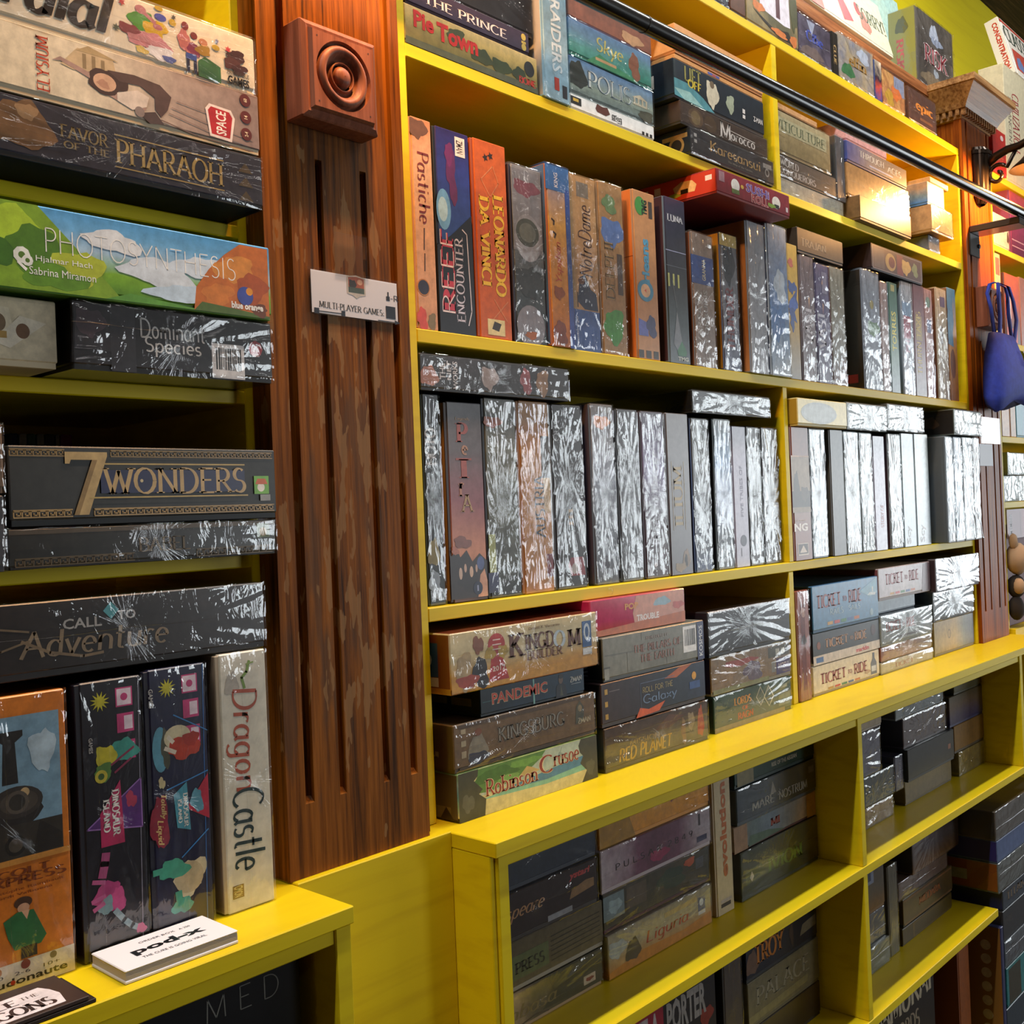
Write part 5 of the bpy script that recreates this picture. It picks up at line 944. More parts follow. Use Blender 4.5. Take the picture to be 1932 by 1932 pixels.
game('sushi', 'Z7', (612, 1746), (1238, 1700), .955, ('white', 'iceblue'), ('#7c2430', '#8a2c36', '#742030'), 'dark red box with purple and red cartoon lettering lying on spines', GB, n=.1, s=14, D=.22, sidecol='#c83a24', tray='#8a2a2c',
   title=[T('SUSHi', .38, .48, .70, .84, '#e8dce8', 'black'), T('SUSHi', .385, .49, .695, .83, '#5c3a98', 'bold'), T('ROLL', .45, .12, .68, .48, '#f0e0d8', 'black'), T('ROLL', .455, .13, .675, .47, '#b02c34', 'bold')],
   pic=[E(.24, .56, .055, .26, '#ece8e2'), R(.19, .22, .29, .40, '#6a7a3c'), E(.80, .48, .06, .26, '#ece4d8'), R(.77, .24, .84, .40, '#2a2a24'), blob(.73, .28, .05, .10, '#8aa83c', 4), E(.33, .60, .02, .08, '#d8b048'), R(.03, .52, .10, .92, '#a8808a'), R(.94, .24, .97, .44, '#d8c8c8')],
   side=[P([(.62, .34), (.60, .62), (.68, .80), (.78, .76), (.82, .55), (.80, .30)], '#e8b878'), R(.67, .3, .74, .48, '#241c18'), blob(.6, .30, .06, .1, '#a8b83c', 3), R(.90, .58, .96, .78, '#f0e0d8'), R(.30, .5, .36, .8, '#e8d8d0'), R(.42, .5, .48, .8, '#e8d8d0')])
sp('crystal', 'Y3', (46, 1405), (98, 357), ('#8a7c64', '#b8923c', '#c8a044', '#c8a044'), 'mustard box with dark blue crystal shapes down its spine', g='z', n=.06, D=.28,
   pic=[P([(.1, .5), (.4, .60), (.9, .68), (.8, .60), (.95, .56), (.6, .50), (.8, .42), (.3, .45)], '#2c4480'), blob(.5, .56, .3, .05, '#3a58a0', 3, .5), blob(.45, .68, .3, .05, '#34508c', 4, .5), blob(.4, .86, .22, .03, '#b85a4c', 5), blob(.4, .42, .2, .05, '#2c4480', 6, .5)])
sp('vast1', 'Y3', (151, 1440), (234, 450), ('#6a5a60', '#7c6c70', '#8a7a7c'), 'mauve grey wrapped box with white slab letters up its spine', n=.3, s=18, wrap=True, D=.28, title=[T('VAST', .28, .28, .85, .60, '#d0c8cc', 'serifb', 90)])
sp('vast2', 'Y3', (266, 1465), (355, 520), ('#4c4468', '#5c5478', '#6a6484'), 'violet wrapped box with white slab letters up its spine', n=.3, s=18, wrap=True, D=.28, title=[T('VAST', .12, .28, .7, .60, '#d0ccd8', 'serifb', 90)], pic=[R(.5, .76, .85, .94, '#8a849c')])
sp('starburst', 'Y3', (386, 1475), (477, 549), ('#6a3c38', '#7c7464', '#8c8878', '#9a9484'), 'pale box in film creased like a starburst', g='z', n=.3, s=14, wrap=True, D=.28)
game('trajan', 'Y3', (22, 345), (468, 330), 1.002, ('vast1', 'vast2', 'starburst'), ('#3c342c', '#4a4036', '#5a4c3c'), 'dark brown box with faint spaced capitals under the shelf', GB, x0=BOX['crystal']['x1'] + .001, g='x', n=.2, D=.28, title=[T('TRAJAN', .08, .30, .62, .62, '#9a8a74', 'serif')])
sp('bigdark', 'Y3', (652, 1515), (761, 580), ('#5a6474', '#7c8494', '#8c94a0'), 'steel blue wrapped box with a dark pictured side', g='z', n=.2, wrap=True, D=.29, sidecol='#26241f',
   pic=[C(.55, .72, .010, '#9a8c4c'), blob(.6, .52, .3, .07, '#6a8a6c', 4)], side=[blob(.4, .3, .25, .08, '#4a463c', 3), R(.72, .06, .95, .13, '#8a2c28'), C(.5, .93, .012, '#3c4438')])
sp('thinred', 'Y3', (791, 1540), (829, 655), ('#8a7470', '#a08884', '#9a6a60'), 'thin reddish grey wrapped spine left of the green one', n=.3, s=18, wrap=True, D=.27)
sp('torres', 'Y3', (859, 1545), (904, 665), ('#7a8c94', '#5a7868', '#2c5c48', '#24503c'), 'green box with yellow capitals reading up its spine', g='z', n=.1, D=.27, title=[T('TORRES', .28, .38, .75, .74, '#c8bc4c', 'bold', 90)], pic=[R(.3, .92, .7, .98, '#8a8448')])
sp('patch', 'Y3', (969, 1560), (1024, 660), ('#8a94a0', '#a0a8b4', '#9a8c98'), 'pale grey wrapped spine with pink and blue patches', n=.3, s=14, wrap=True, D=.27, pic=[R(.2, .50, .8, .70, '#a85468'), R(.1, .70, .9, .82, '#7a98b8')], title=[T('PHOEN', .3, .38, .7, .68, '#c8a0b0', 'bold', 90)])
sp('taurus', 'Y3', (1059, 1570), (1117, 685), ('#8a8488', '#6a3c44', '#54262c'), 'maroon box with yellow letters along its spine', g='z', n=.15, D=.27, title=[T('THURN TAXIS', .25, .2, .65, .76, '#b8a04c', 'serif', 90)], pic=[R(.2, .5, .75, .72, '#8a7448')])
sp('pinkgrey', 'Y3', (1156, 1585), (1189, 715), ('#8a6a6c', '#a8807c', '#98706c'), 'rose grey wrapped spine beside the maroon one', n=.3, s=16, wrap=True, D=.27, pic=[E(.5, .88, .3, .05, '#6a8a7c'), R(.3, .6, .8, .72, '#7a84a8')])
sp('creamspine', 'Y3', (1251, 1588), (1304, 716), ('#a89880', '#b8a88c', '#c8b090'), 'cream wrapped spine with a brown side near the end post', n=.15, wrap=True, D=.27, sidecol='#7a4a28', pic=[R(.4, .84, .85, .93, '#5c4a6c'), R(.3, .5, .6, .66, '#8a7c6c')])
sp('wavyedge', 'Y3', (1341, 1600), (1374, 711), ('#8a5c34', '#b0783c', '#b88048', '#5a8aa8'), 'tan spine with a blue wavy strip against the end post', g='z', n=.15, D=.27, pic=[P([(0, .5), (.6, .48), (.55, .6), (.7, .7), (.6, .85), (.7, .99), (0, .99)], '#4a7490'), E(.45, .33, .3, .13, '#6a3c24')])
game('china', 'Y3', (702, 540), (1110, 482), 1.0, ('bigdark', 'patch'), ('#2a2224', '#3a2c2c', '#241c1e'), 'dark framed box with maroon and gold panels lying on spines', GB, n=.2, D=.29, z1=None,
   pic=[R(.02, .06, .98, .95, '#6a6468'), R(.035, .10, .965, .91, '#3a2428'), R(.05, .14, .24, .88, '#4a4040'), E(.36, .5, .10, .34, '#9a7c48'), E(.38, .5, .06, .22, '#5a2428'), R(.48, .12, .60, .90, '#6a2c2c'), blob(.66, .5, .08, .32, '#a8884c', 4), blob(.84, .5, .06, .25, '#6a7450', 5)])
# ------------------------------------------------------------------ fourth shelf: shrink-wrapped spines, many lids greyed to imitate reflections in the film
GC = 'board games standing on the middle shelf in creased film'
yM = 1.012
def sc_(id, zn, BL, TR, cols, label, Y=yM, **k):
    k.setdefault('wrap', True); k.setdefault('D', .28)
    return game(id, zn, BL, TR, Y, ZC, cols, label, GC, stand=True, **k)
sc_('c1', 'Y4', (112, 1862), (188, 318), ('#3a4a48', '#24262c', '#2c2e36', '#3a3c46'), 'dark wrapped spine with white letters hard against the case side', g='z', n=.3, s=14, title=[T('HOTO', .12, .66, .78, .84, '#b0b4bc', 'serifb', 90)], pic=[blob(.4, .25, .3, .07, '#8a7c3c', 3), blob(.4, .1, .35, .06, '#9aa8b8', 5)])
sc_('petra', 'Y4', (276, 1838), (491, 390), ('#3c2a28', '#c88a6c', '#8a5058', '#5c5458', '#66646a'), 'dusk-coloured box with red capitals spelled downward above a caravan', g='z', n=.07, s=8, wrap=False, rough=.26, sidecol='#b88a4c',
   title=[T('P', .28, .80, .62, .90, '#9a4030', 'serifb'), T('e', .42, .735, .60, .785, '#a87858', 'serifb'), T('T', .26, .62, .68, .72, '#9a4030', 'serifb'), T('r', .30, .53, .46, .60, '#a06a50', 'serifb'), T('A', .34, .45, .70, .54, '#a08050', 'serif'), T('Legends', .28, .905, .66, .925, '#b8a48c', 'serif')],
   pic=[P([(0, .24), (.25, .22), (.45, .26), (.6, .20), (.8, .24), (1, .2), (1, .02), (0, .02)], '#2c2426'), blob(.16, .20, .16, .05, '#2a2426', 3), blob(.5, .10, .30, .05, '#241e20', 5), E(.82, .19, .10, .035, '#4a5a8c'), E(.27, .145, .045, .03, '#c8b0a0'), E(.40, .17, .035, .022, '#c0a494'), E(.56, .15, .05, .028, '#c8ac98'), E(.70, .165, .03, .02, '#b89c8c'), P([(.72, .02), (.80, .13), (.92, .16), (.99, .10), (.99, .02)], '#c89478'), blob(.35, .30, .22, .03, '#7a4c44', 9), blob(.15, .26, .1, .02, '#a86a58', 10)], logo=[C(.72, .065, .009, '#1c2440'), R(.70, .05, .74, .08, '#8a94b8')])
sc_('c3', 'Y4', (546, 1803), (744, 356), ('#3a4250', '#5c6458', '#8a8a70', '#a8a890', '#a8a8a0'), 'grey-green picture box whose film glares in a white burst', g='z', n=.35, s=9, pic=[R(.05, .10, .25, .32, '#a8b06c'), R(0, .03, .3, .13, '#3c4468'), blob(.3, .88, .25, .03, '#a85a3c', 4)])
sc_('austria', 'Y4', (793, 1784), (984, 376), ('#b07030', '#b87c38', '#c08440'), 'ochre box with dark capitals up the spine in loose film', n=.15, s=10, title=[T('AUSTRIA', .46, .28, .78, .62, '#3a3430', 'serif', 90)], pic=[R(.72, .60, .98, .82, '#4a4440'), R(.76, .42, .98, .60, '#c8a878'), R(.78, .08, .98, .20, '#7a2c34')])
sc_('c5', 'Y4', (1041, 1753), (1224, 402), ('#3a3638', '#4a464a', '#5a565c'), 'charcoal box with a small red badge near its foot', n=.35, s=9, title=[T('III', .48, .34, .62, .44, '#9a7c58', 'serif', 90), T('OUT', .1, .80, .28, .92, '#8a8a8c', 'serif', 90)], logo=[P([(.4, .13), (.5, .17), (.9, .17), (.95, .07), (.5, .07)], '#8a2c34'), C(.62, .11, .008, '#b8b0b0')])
sc_('c6', 'Y4', (1327, 1722), (1457, 396), ('#7a7c88', '#8c94a4', '#98a0b0', '#a89c94'), 'tall box coloured pale blue-grey as if mirroring the window, lilac side', g='z', n=.15, s=7, sidecol='#5c5468', pic=[R(.35, .06, .62, .16, '#3c3440'), blob(.5, .9, .3, .04, '#c87c3c', 4)])
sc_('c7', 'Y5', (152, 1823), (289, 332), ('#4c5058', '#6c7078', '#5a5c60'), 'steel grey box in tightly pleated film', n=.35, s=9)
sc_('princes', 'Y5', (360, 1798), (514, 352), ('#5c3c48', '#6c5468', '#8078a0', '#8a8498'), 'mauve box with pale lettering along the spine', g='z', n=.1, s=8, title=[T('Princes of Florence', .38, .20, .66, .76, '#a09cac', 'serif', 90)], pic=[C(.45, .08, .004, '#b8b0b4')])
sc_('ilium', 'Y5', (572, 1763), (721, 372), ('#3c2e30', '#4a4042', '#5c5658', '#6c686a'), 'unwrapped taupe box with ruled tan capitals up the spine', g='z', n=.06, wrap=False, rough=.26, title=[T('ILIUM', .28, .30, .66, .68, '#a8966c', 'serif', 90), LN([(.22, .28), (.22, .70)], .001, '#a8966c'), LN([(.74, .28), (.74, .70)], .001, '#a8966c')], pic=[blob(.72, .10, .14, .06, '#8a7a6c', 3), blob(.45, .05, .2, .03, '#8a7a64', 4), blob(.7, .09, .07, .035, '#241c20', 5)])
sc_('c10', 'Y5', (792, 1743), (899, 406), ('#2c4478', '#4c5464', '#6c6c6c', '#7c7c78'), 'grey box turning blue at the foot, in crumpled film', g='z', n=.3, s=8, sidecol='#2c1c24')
sc_('c11', 'Y5', (987, 1720), (1089, 412), ('#5c6c74', '#6c7c8c', '#8090b0', '#7aa0c8', '#90a0a0'), 'box with a sky-blue reflection coloured in high under its film', g='z', n=.3, s=8, sidecol='#1c1c20')
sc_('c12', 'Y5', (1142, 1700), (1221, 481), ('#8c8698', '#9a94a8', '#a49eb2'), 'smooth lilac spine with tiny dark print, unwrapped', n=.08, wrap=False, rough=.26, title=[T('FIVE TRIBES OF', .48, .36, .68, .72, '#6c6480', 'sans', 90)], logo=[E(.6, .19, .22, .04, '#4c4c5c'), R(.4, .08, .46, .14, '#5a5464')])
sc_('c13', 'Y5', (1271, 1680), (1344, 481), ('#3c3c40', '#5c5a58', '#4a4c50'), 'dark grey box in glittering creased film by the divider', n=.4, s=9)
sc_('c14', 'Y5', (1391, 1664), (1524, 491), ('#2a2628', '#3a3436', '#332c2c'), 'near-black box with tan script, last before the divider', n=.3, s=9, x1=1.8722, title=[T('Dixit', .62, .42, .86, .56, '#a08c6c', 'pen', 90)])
game('network', 'Y4', (50, 288), (1137, 136), 1.0, ('c1', 'c3', 'petra'), ('#4c4a4c', '#5c5a60', '#3c3a3e', '#6a5c58'), 'flat wrapped box with stacked white capitals lying on the spines', GC, x0=.9245, n=.45, s=12, wrap=True, D=.27,
   title=[T('THE', .115, .34, .15, .78, '#d0d0d4', 'bold', 90), T('NET', .16, .34, .185, .86, '#d0d0d4', 'bold', 90), T('WORKS', .195, .1, .225, .86, '#d0d0d4', 'bold', 90)], pic=[blob(.05, .4, .05, .3, '#a8705c', 3), blob(.43, .5, .05, .35, '#9a8c88', 4), blob(.68, .5, .04, .35, '#8a4448', 5), blob(.8, .5, .05, .35, '#8a6848', 6)])
game('silverflat', 'Y5', (767, 360), (1440, 225), .998, ('c10', 'c11', 'ilium', 'princes'), ('#3c4248', '#4c545c', '#5c646c'), 'black box with a front greyed like silvery film lying under the shelf', GC, n=.15, s=5, wrap=True, D=.285, sidecol='#0c0c0e', title=[T('Hill', .45, .25, .78, .75, '#7a8488', 'thin')])
# right of the divider
sc_('c16', 'Y6', (112, 1325), (224, 277), ('#7a3c24', '#7c3e26', '#8a6c50', '#8a4a2c', '#7c3c26'), 'brown box with a misty forest band and bold white letters', Y=1.0, g='z', n=.04, wrap=False, x0=1.8925, pic=[R(0, .36, 1, .78, '#8c7860'), R(0, .40, 1, .52, '#3c3228'), blob(.25, .55, .15, .12, '#3a3026', 3), blob(.7, .5, .2, .06, '#4a3c2e', 4), R(0, .775, 1, .785, '#c8a080')], title=[T('NG', .05, .22, .78, .28, '#ece4dc', 'black'), T('THE BOOK', .1, .295, .7, .305, '#d8c0b0', 'bold')], logo=[R(.2, .04, .78, .13, '#d8c8b8'), R(.23, .05, .75, .125, '#3a2218'), P([(.3, .06), (.5, .115), (.7, .06)], '#d8c8b8')])
CC = [('c17', (263, 1323), (354, 286), ('#7c8890', '#8c98a4', '#747c84'), 'silver-blue pleated wrap beside the brown forest box', {}),  # wrapped ones: reflected daylight is put into the grey card colours
('c18', (430, 1300), (496, 297), ('#3c3630', '#4c463e'), 'unwrapped dark olive spine set back between shiny ones', dict(wrap=False, sidecol='#57534c', Y=1.0)),
('c19', (527, 1290), (618, 306), ('#7c8478', '#8c9490', '#707870'), 'green-grey pleated wrap right of the recessed dark spine', {}),
('c20', (642, 1280), (726, 316), ('#7c8c84', '#8c9c98', '#748480'), 'pale green wrapped spine with side pleats', {}),
('c21', (757, 1264), (824, 346), ('#8c8494', '#a09cb0', '#9c98ac'), 'shorter lilac spine without film among bright ones', dict(wrap=False, rough=.24, sidecol='#8a4a40', title=[T('STORY OF', .5, .2, .75, .4, '#a8605c', 'serif', 90)])),
('c22', (887, 1250), (950, 326), ('#8a8a84', '#98a09c'), 'white pleated wrap right of the lilac spine', dict(sidecol='#4a2424')),
('c23', (986, 1230), (1052, 326), ('#64747c', '#8494a0', '#98a8ac', '#a0b0b0'), 'smooth pale spine with white letters at its foot, left of its twin', dict(wrap=False, rough=.2, g='z', title=[T('Scy', .25, .03, .65, .19, '#c8ccd0', 'bold', 90)])),
('c24', (1086, 1215), (1168, 331), ('#64747c', '#8494a0', '#98a8ac', '#a0b0b0'), 'smooth pale spine with white letters at its foot, right of its twin', dict(wrap=False, rough=.2, g='z', title=[T('Scy', .25, .03, .65, .19, '#c8ccd0', 'bold', 90)])),
('c25', (1190, 1205), (1262, 338), ('#84909c', '#94a4b0'), 'blue-white wrapped spine right of the twin pale spines', dict(Y=.975, x0=2.624, x1=2.676)),
('c26', (1292, 1195), (1372, 345), ('#7c8c9c', '#8ca0b4'), 'bright wrapped spine in the middle of the shiny trio', dict(Y=.975, x0=2.677, x1=2.735)),
('c27', (1400, 1180), (1520, 352), ('#84949c', '#98a8b0'), 'broad bright wrapped spine flaring white near the shelf end', dict(Y=.975, x0=2.736, x1=2.808)),
('c28', (1548, 1160), (1604, 356), ('#8c9494', '#9ca4a4'), 'last wrapped spine overhanging the shelf end by the pilaster', dict(Y=.975, x0=2.809, x1=2.858))]
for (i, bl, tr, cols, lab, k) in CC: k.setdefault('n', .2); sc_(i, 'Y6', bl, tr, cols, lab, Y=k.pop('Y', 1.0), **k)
game('creamflat', 'Y6', (166, 276), (531, 82), .985, ('c17', 'c19'), ('#d0bc74', '#d8c888', '#ccb86c'), 'pale yellow box with a soft blue oval lying at the divider', GC, n=.05, D=.26, sidecol='#a8882c', x0=1.9, pic=[E(.42, .5, .36, .40, '#b0b8b8'), E(.42, .5, .3, .32, '#b8c0c0')], side=[C(.75, .5, .02, '#2a2018')])
game('flat2', 'Y6', (537, 300), (850, 106), .988, ('c19', 'c20', 'c21'), ('#8c9ca0', '#a0b0b0', '#90989c'), 'foil-bright wrapped box lying right of the pale yellow one', GC, n=.3, wrap=True, D=.26)  # pale card colour imitates the shine of the film, next two likewise
game('flat3', 'Y6', (860, 312), (1138, 116), .988, ('c22', 'c23', 'c24', 'c25'), ('#8c9494', '#a0a8a4', '#98988c'), 'crumpled silver wrapped box, second in the bright flat row', GC, n=.3, wrap=True, D=.26)
game('flat4', 'Y6', (1396, 335), (1645, 160), .965, ('c26', 'c27', 'c28'), ('#9caca8', '#b0bcb4'), 'white-glaring wrapped box with a black side at the end', GC, n=.2, wrap=True, D=.24, sidecol='#16110e', x0=2.665, x1=2.857, side=[blob(.75, .5, .08, .25, '#4a3c30', 3)])

# ------------------------------------------------------------------ on the counter
GD = 'board games stacked on the counter top'
y1 = .974
game('robinson', 'Y7', (250, 1630), (1165, 1020), y1, ZD, ('#c8b880', '#8ab090', '#6a98a0', '#88a0a0', '#7a9a50'), 'beach scene box with red blackletter title, bottom of the corner stack', GD, g='z', n=.10, s=6, tray='#3a3424', sidecol='#5c4c30', x0=.9365,
   pic=[R(0, .0, 1, 1, '#cfc58f'), P([(.14, .34), (.3, .40), (.6, .36), (.92, .44), (.92, .28), (.6, .24), (.3, .30)], '#7fb8a4'), P([(.2, .40), (.4, .46), (.92, .64), (.92, .42), (.6, .34), (.3, .38)], '#4a80a4'), P([(.14, .42), (.92, .62), (.92, .99), (.14, .99)], '#a9b9ae'), P([(.12, .50), (.12, .99), (.60, .99), (.56, .84), (.50, .72), (.42, .60), (.30, .52), (.2, .46)], '#56823a'), blob(.25, .78, .13, .16, '#456f2c', 3), blob(.45, .86, .10, .09, '#6a9a44', 4), blob(.34, .62, .08, .08, '#74a050', 5), P([(.40, .58), (.46, .76), (.50, .70), (.55, .60), (.50, .55)], '#bfa668'), LN([(.70, .78), (.72, .95)], .001, '#7a8a84'), P([(.68, .72), (.70, .86), (.76, .72)], '#8a9a94'),
        P([(0, .0), (0, 1), (.13, 1), (.125, .86), (.10, .78), (.13, .66), (.155, .56), (.13, .48), (.175, .34), (.165, .0)], '#3c3c2c'), P([(1, .0), (1, 1), (.87, 1), (.85, .86), (.86, .70), (.885, .60), (.86, .45), (.91, .25), (.87, .0)], '#3a3a2c'), blob(.06, .35, .035, .2, '#55554a', 7), blob(.94, .3, .03, .2, '#4c4c3c', 8)],
   title=[T('Robinson', .17, .36, .54, .74, '#d8c8a8', 'serifb'), T('Robinson', .172, .365, .538, .73, '#8a2c22', 'serif'), T('C', .545, .46, .65, .88, '#d8c8a8', 'serifb'), T('C', .548, .47, .648, .87, '#8a2c22', 'serif'), T('rusoe', .65, .55, .855, .80, '#d8c8a8', 'serifb'), T('rusoe', .652, .555, .853, .795, '#8a2c22', 'serif')],
   side=[C(.80, .46, .013, '#a83424', 10), C(.80, .46, .007, '#d8ccc0'), C(.80, .46, .005, '#2a2018'), R(.6, .05, .95, .3, '#7a6a44'), P([(.88, .04), (.92, .3), (.97, .04)], '#3c3020')])
game('kingsburg', 'Y7', (246, 1280), (1156, 726), y1 + .002, 'robinson', ('#5a4634', '#7a6248', '#6a543c', '#4c3a2c'), 'brown medieval box with grey engraved capitals and a hooded figure', GD, n=.25, s=7, wrap=True, sidecol='#5c4430', x0=.934, seam=.28,
   title=[T('KINGSBURG', .28, .40, .76, .74, '#2a241e', 'serifb'), T('KINGSBURG', .282, .415, .758, .74, '#8a8680', 'serif')], pic=[R(.03, .03, .97, .10, '#4a3828'), R(.03, .90, .97, .97, '#4a3828'), blob(.15, .42, .055, .30, '#8a8478', 3), E(.155, .75, .022, .08, '#7a4a34'), blob(.15, .22, .06, .14, '#3a3c50', 4), P([(.84, .35), (.85, .75), (.88, .88), (.91, .72), (.91, .40)], '#4a4c40'), E(.88, .70, .016, .08, '#8a7c60'), R(.045, .78, .075, .88, '#a89c84'), R(.045, .52, .075, .64, '#a89c84'), R(.045, .28, .075, .42, '#a89c84')], logo=[T('ZMAN', .86, .34, .96, .48, '#b0a894', 'penb')], side=[T('ZMAN', .5, .28, .9, .42, '#a08c6c', 'penb')])
game('pandemic', 'Y7', (381, 914), (1080, 566), y1 + .004, 'kingsburg', ('#10202c', '#16304a', '#1c3c58'), 'narrow navy box with red-orange block capitals', GD, g='x', n=.15, s=6, sidecol='#0c1210', D=.27,
   title=[T('PANDEMIC', .10, .36, .62, .78, '#d8c49c', 'black'), T('PANDEMIC', .103, .38, .617, .77, '#c8402a', 'bold')], pic=[R(.48, .04, .495, .96, '#7ab0b0'), R(.02, .5, .6, .53, '#2c5a60'), P([(.70, .05), (.71, .5), (.755, .64), (.80, .5), (.815, .05)], '#151c2c'), E(.755, .72, .022, .16, '#6a5448'), E(.757, .84, .025, .09, '#14141c'), P([(.745, .1), (.755, .55), (.775, .1)], '#4a4c3c')], logo=[T('ZMAN', .85, .52, .97, .74, '#c8ccd0', 'penb'), R(.86, .44, .96, .47, '#8a94a0')], side=[R(.46, .35, .60, .62, '#6a5c34'), R(.63, .35, .77, .62, '#6a5c34'), R(.80, .35, .94, .62, '#6a5c34')])
game('kingdom', 'Y7', (252, 735), (1168, 187), y1 - .002, 'pandemic', ('#c8862c', '#d0a050', '#d8c494', '#dccca0', '#d4c090'), 'cream and gold box with brown castle capitals and a red award badge', GD, g='z', n=.08, s=6, wrap=True, sidecol='#8a3c20', tray='#c8822c', seam=.62, x0=.930, tcols=('#c09058', '#8a3c2c', '#d8b878'),
   title=[T('K', .36, .42, .475, .86, '#6a3a28', 'serifb'), T('INGD', .47, .50, .68, .80, '#6a3a28', 'serifb'), T('O', .67, .46, .76, .78, '#c8d8e4', 'serifb'), T('M', .77, .44, .88, .76, '#6a3a28', 'serifb'), T('BUILDER', .48, .33, .74, .50, '#8a5c3c', 'serifb'), T('Donald X. Vaccarino', .50, .86, .72, .91, '#8a6a48', 'serif')],
   pic=[P([(0, .02), (0, .30), (.3, .26), (.6, .18), (1, .22), (1, .02)], '#d09838'), E(.285, .70, .055, .20, '#b82c2c'), P([(.25, .50), (.32, .50), (.36, .10), (.23, .10)], '#b82c2c'), blob(.245, .58, .03, .12, '#b89a3c', 3), blob(.325, .58, .03, .12, '#b89a3c', 4), T('2012', .255, .26, .335, .35, '#f0dcd0', 'bold'), R(.262, .78, .31, .80, '#f0d8d0'), R(.258, .70, .315, .72, '#f0d8d0'), R(.258, .62, .312, .64, '#f0d8d0'), blob(.18, .28, .05, .24, '#201e24', 5), blob(.08, .36, .05, .28, '#b8a078', 6), blob(.17, .75, .03, .16, '#8a5034', 7), blob(.10, .18, .06, .12, '#a8483c', 8)],
   logo=[R(.885, .38, .955, .86, '#2c5c98'), E(.92, .66, .024, .16, '#d0dce8'), E(.92, .66, .013, .10, '#2c5c98'), R(.885, .24, .955, .36, '#d8dce0')], side=[R(.66, .28, .92, .84, '#2c5c98'), E(.79, .56, .09, .20, '#d0dce8'), E(.79, .56, .055, .14, '#2c5c98'), R(.66, .12, .92, .27, '#d8d4cc'), R(0, 0, 1, .10, '#c88a2c')])
game('redplanet', 'Y7', (1216, 1288), (1918, 782), y1, ZD, ('#4a4438', '#6a6450', '#4c3a2c', '#3a2822'), 'grey-brown box with gold art-deco capitals, bottom of second stack', GD, g='z', n=.2, s=10, wrap=True, sidecol='#2c2620', x0=1.2395, seam=.75, title=[T('RED PLANET', .12, .14, .62, .46, '#c09c40', 'penb', 0, .15), T('MISSION', .22, .46, .50, .58, '#9a8048', 'pen')], pic=[blob(.92, .5, .03, .42, '#a8482c', 3), blob(.82, .6, .03, .25, '#8a7c68', 4), blob(.74, .4, .025, .3, '#7a5c44', 5), P([(.45, .62), (.6, .92), (.75, .8), (.6, .6)], '#5a3828')])
game('galaxy', 'Y7', (1202, 978), (1894, 517), y1 + .001, 'redplanet', ('#3a2c2c', '#2e2a34', '#26303f', '#24304a'), 'dark space box with thin outlined lettering and orange flares', GD, g='x', n=.12, s=6, sidecol='#1c1c20', D=.27, title=[T('ROLL FOR THE', .37, .56, .66, .70, '#a89a70', 'mono'), T('Galaxy', .37, .24, .70, .52, '#6a82a8', 'mono'), LN([(.35, .18), (.35, .80), (.68, .80)], .0009, '#5a6a88')], pic=[P([(.30, .02), (.34, .24), (.42, .16), (.58, .26), (.52, .06)], '#c8582c'), P([(.58, .78), (.74, .98), (.86, .98), (.70, .74)], '#b05a2c'), R(.03, .74, .055, .86, '#b08c3c'), R(.03, .46, .055, .58, '#b08c3c'), R(.03, .18, .055, .30, '#b08c3c'), R(.07, .78, .16, .80, '#6a6064')], logo=[C(.88, .68, .0065, '#d89a2c'), R(.83, .36, .94, .54, '#2c4c88')])
game('pillars', 'Y7', (1211, 668), (1884, 247), y1 + .002, 'galaxy', ('#74746c', '#84847a', '#6c6c64', '#8c8c84'), 'grey stone-block box with faint lettering and a barcode label', GD, n=.25, s=7, sidecol='#101418', tray='#5c5c58', title=[T('KEN FOLLETT', .40, .78, .62, .86, '#9a8884', 'serif'), T('THE PILLARS OF', .28, .52, .75, .70, '#9a6c64', 'serif'), T('THE EARTH', .34, .28, .68, .46, '#9a6c64', 'serif')], pic=[LN([(.02, .60), (.78, .55)], .0009, '#5c5c56'), LN([(.22, .58), (.22, .12)], .0009, '#5c5c56'), LN([(.36, .98), (.36, .80)], .0009, '#5c5c56'), LN([(.6, .28), (.6, .04)], .0009, '#5c5c56'), R(0, .3, .06, .34, '#54544e'), R(.01, .05, .05, .3, '#8c8c84'), BARS(.775, .28, .915, .92), R(.925, .03, 1, .98, '#26305c'), T('KOSMOS', .945, .12, .982, .88, '#d0d4dc', 'bold', 90)], side=[T('KOSMOS', .72, .12, .90, .92, '#8a94a0', 'bold', 90)])
game('trouble', 'Y7', (1115, 360), (1757, 32), y1 + .012, 'pillars', ('#b84a3c', '#b82c5c', '#b8325c', '#c04c68'), 'glossy crimson pink box with white lettering on the second stack', GD, g='z', n=.08, wrap=False, rough=.15, sidecol='#a81c4c', tray='#b86c34', x0=1.2335, D=.27, pic=[P([(.44, .15), (.42, .5), (.46, .97), (.99, .97), (.99, .3)], '#c88c78'), blob(.74, .72, .08, .14, '#8aa8b8', 3), blob(.92, .55, .06, .12, '#b85048', 4), P([(0, .02), (0, .16), (1, .34), (1, .02)], '#b8602c')], title=[T('TROUBLE', .46, .26, .70, .44, '#ece0dc', 'black'), T("POP", .34, .62, .48, .80, '#d89038', 'black')])
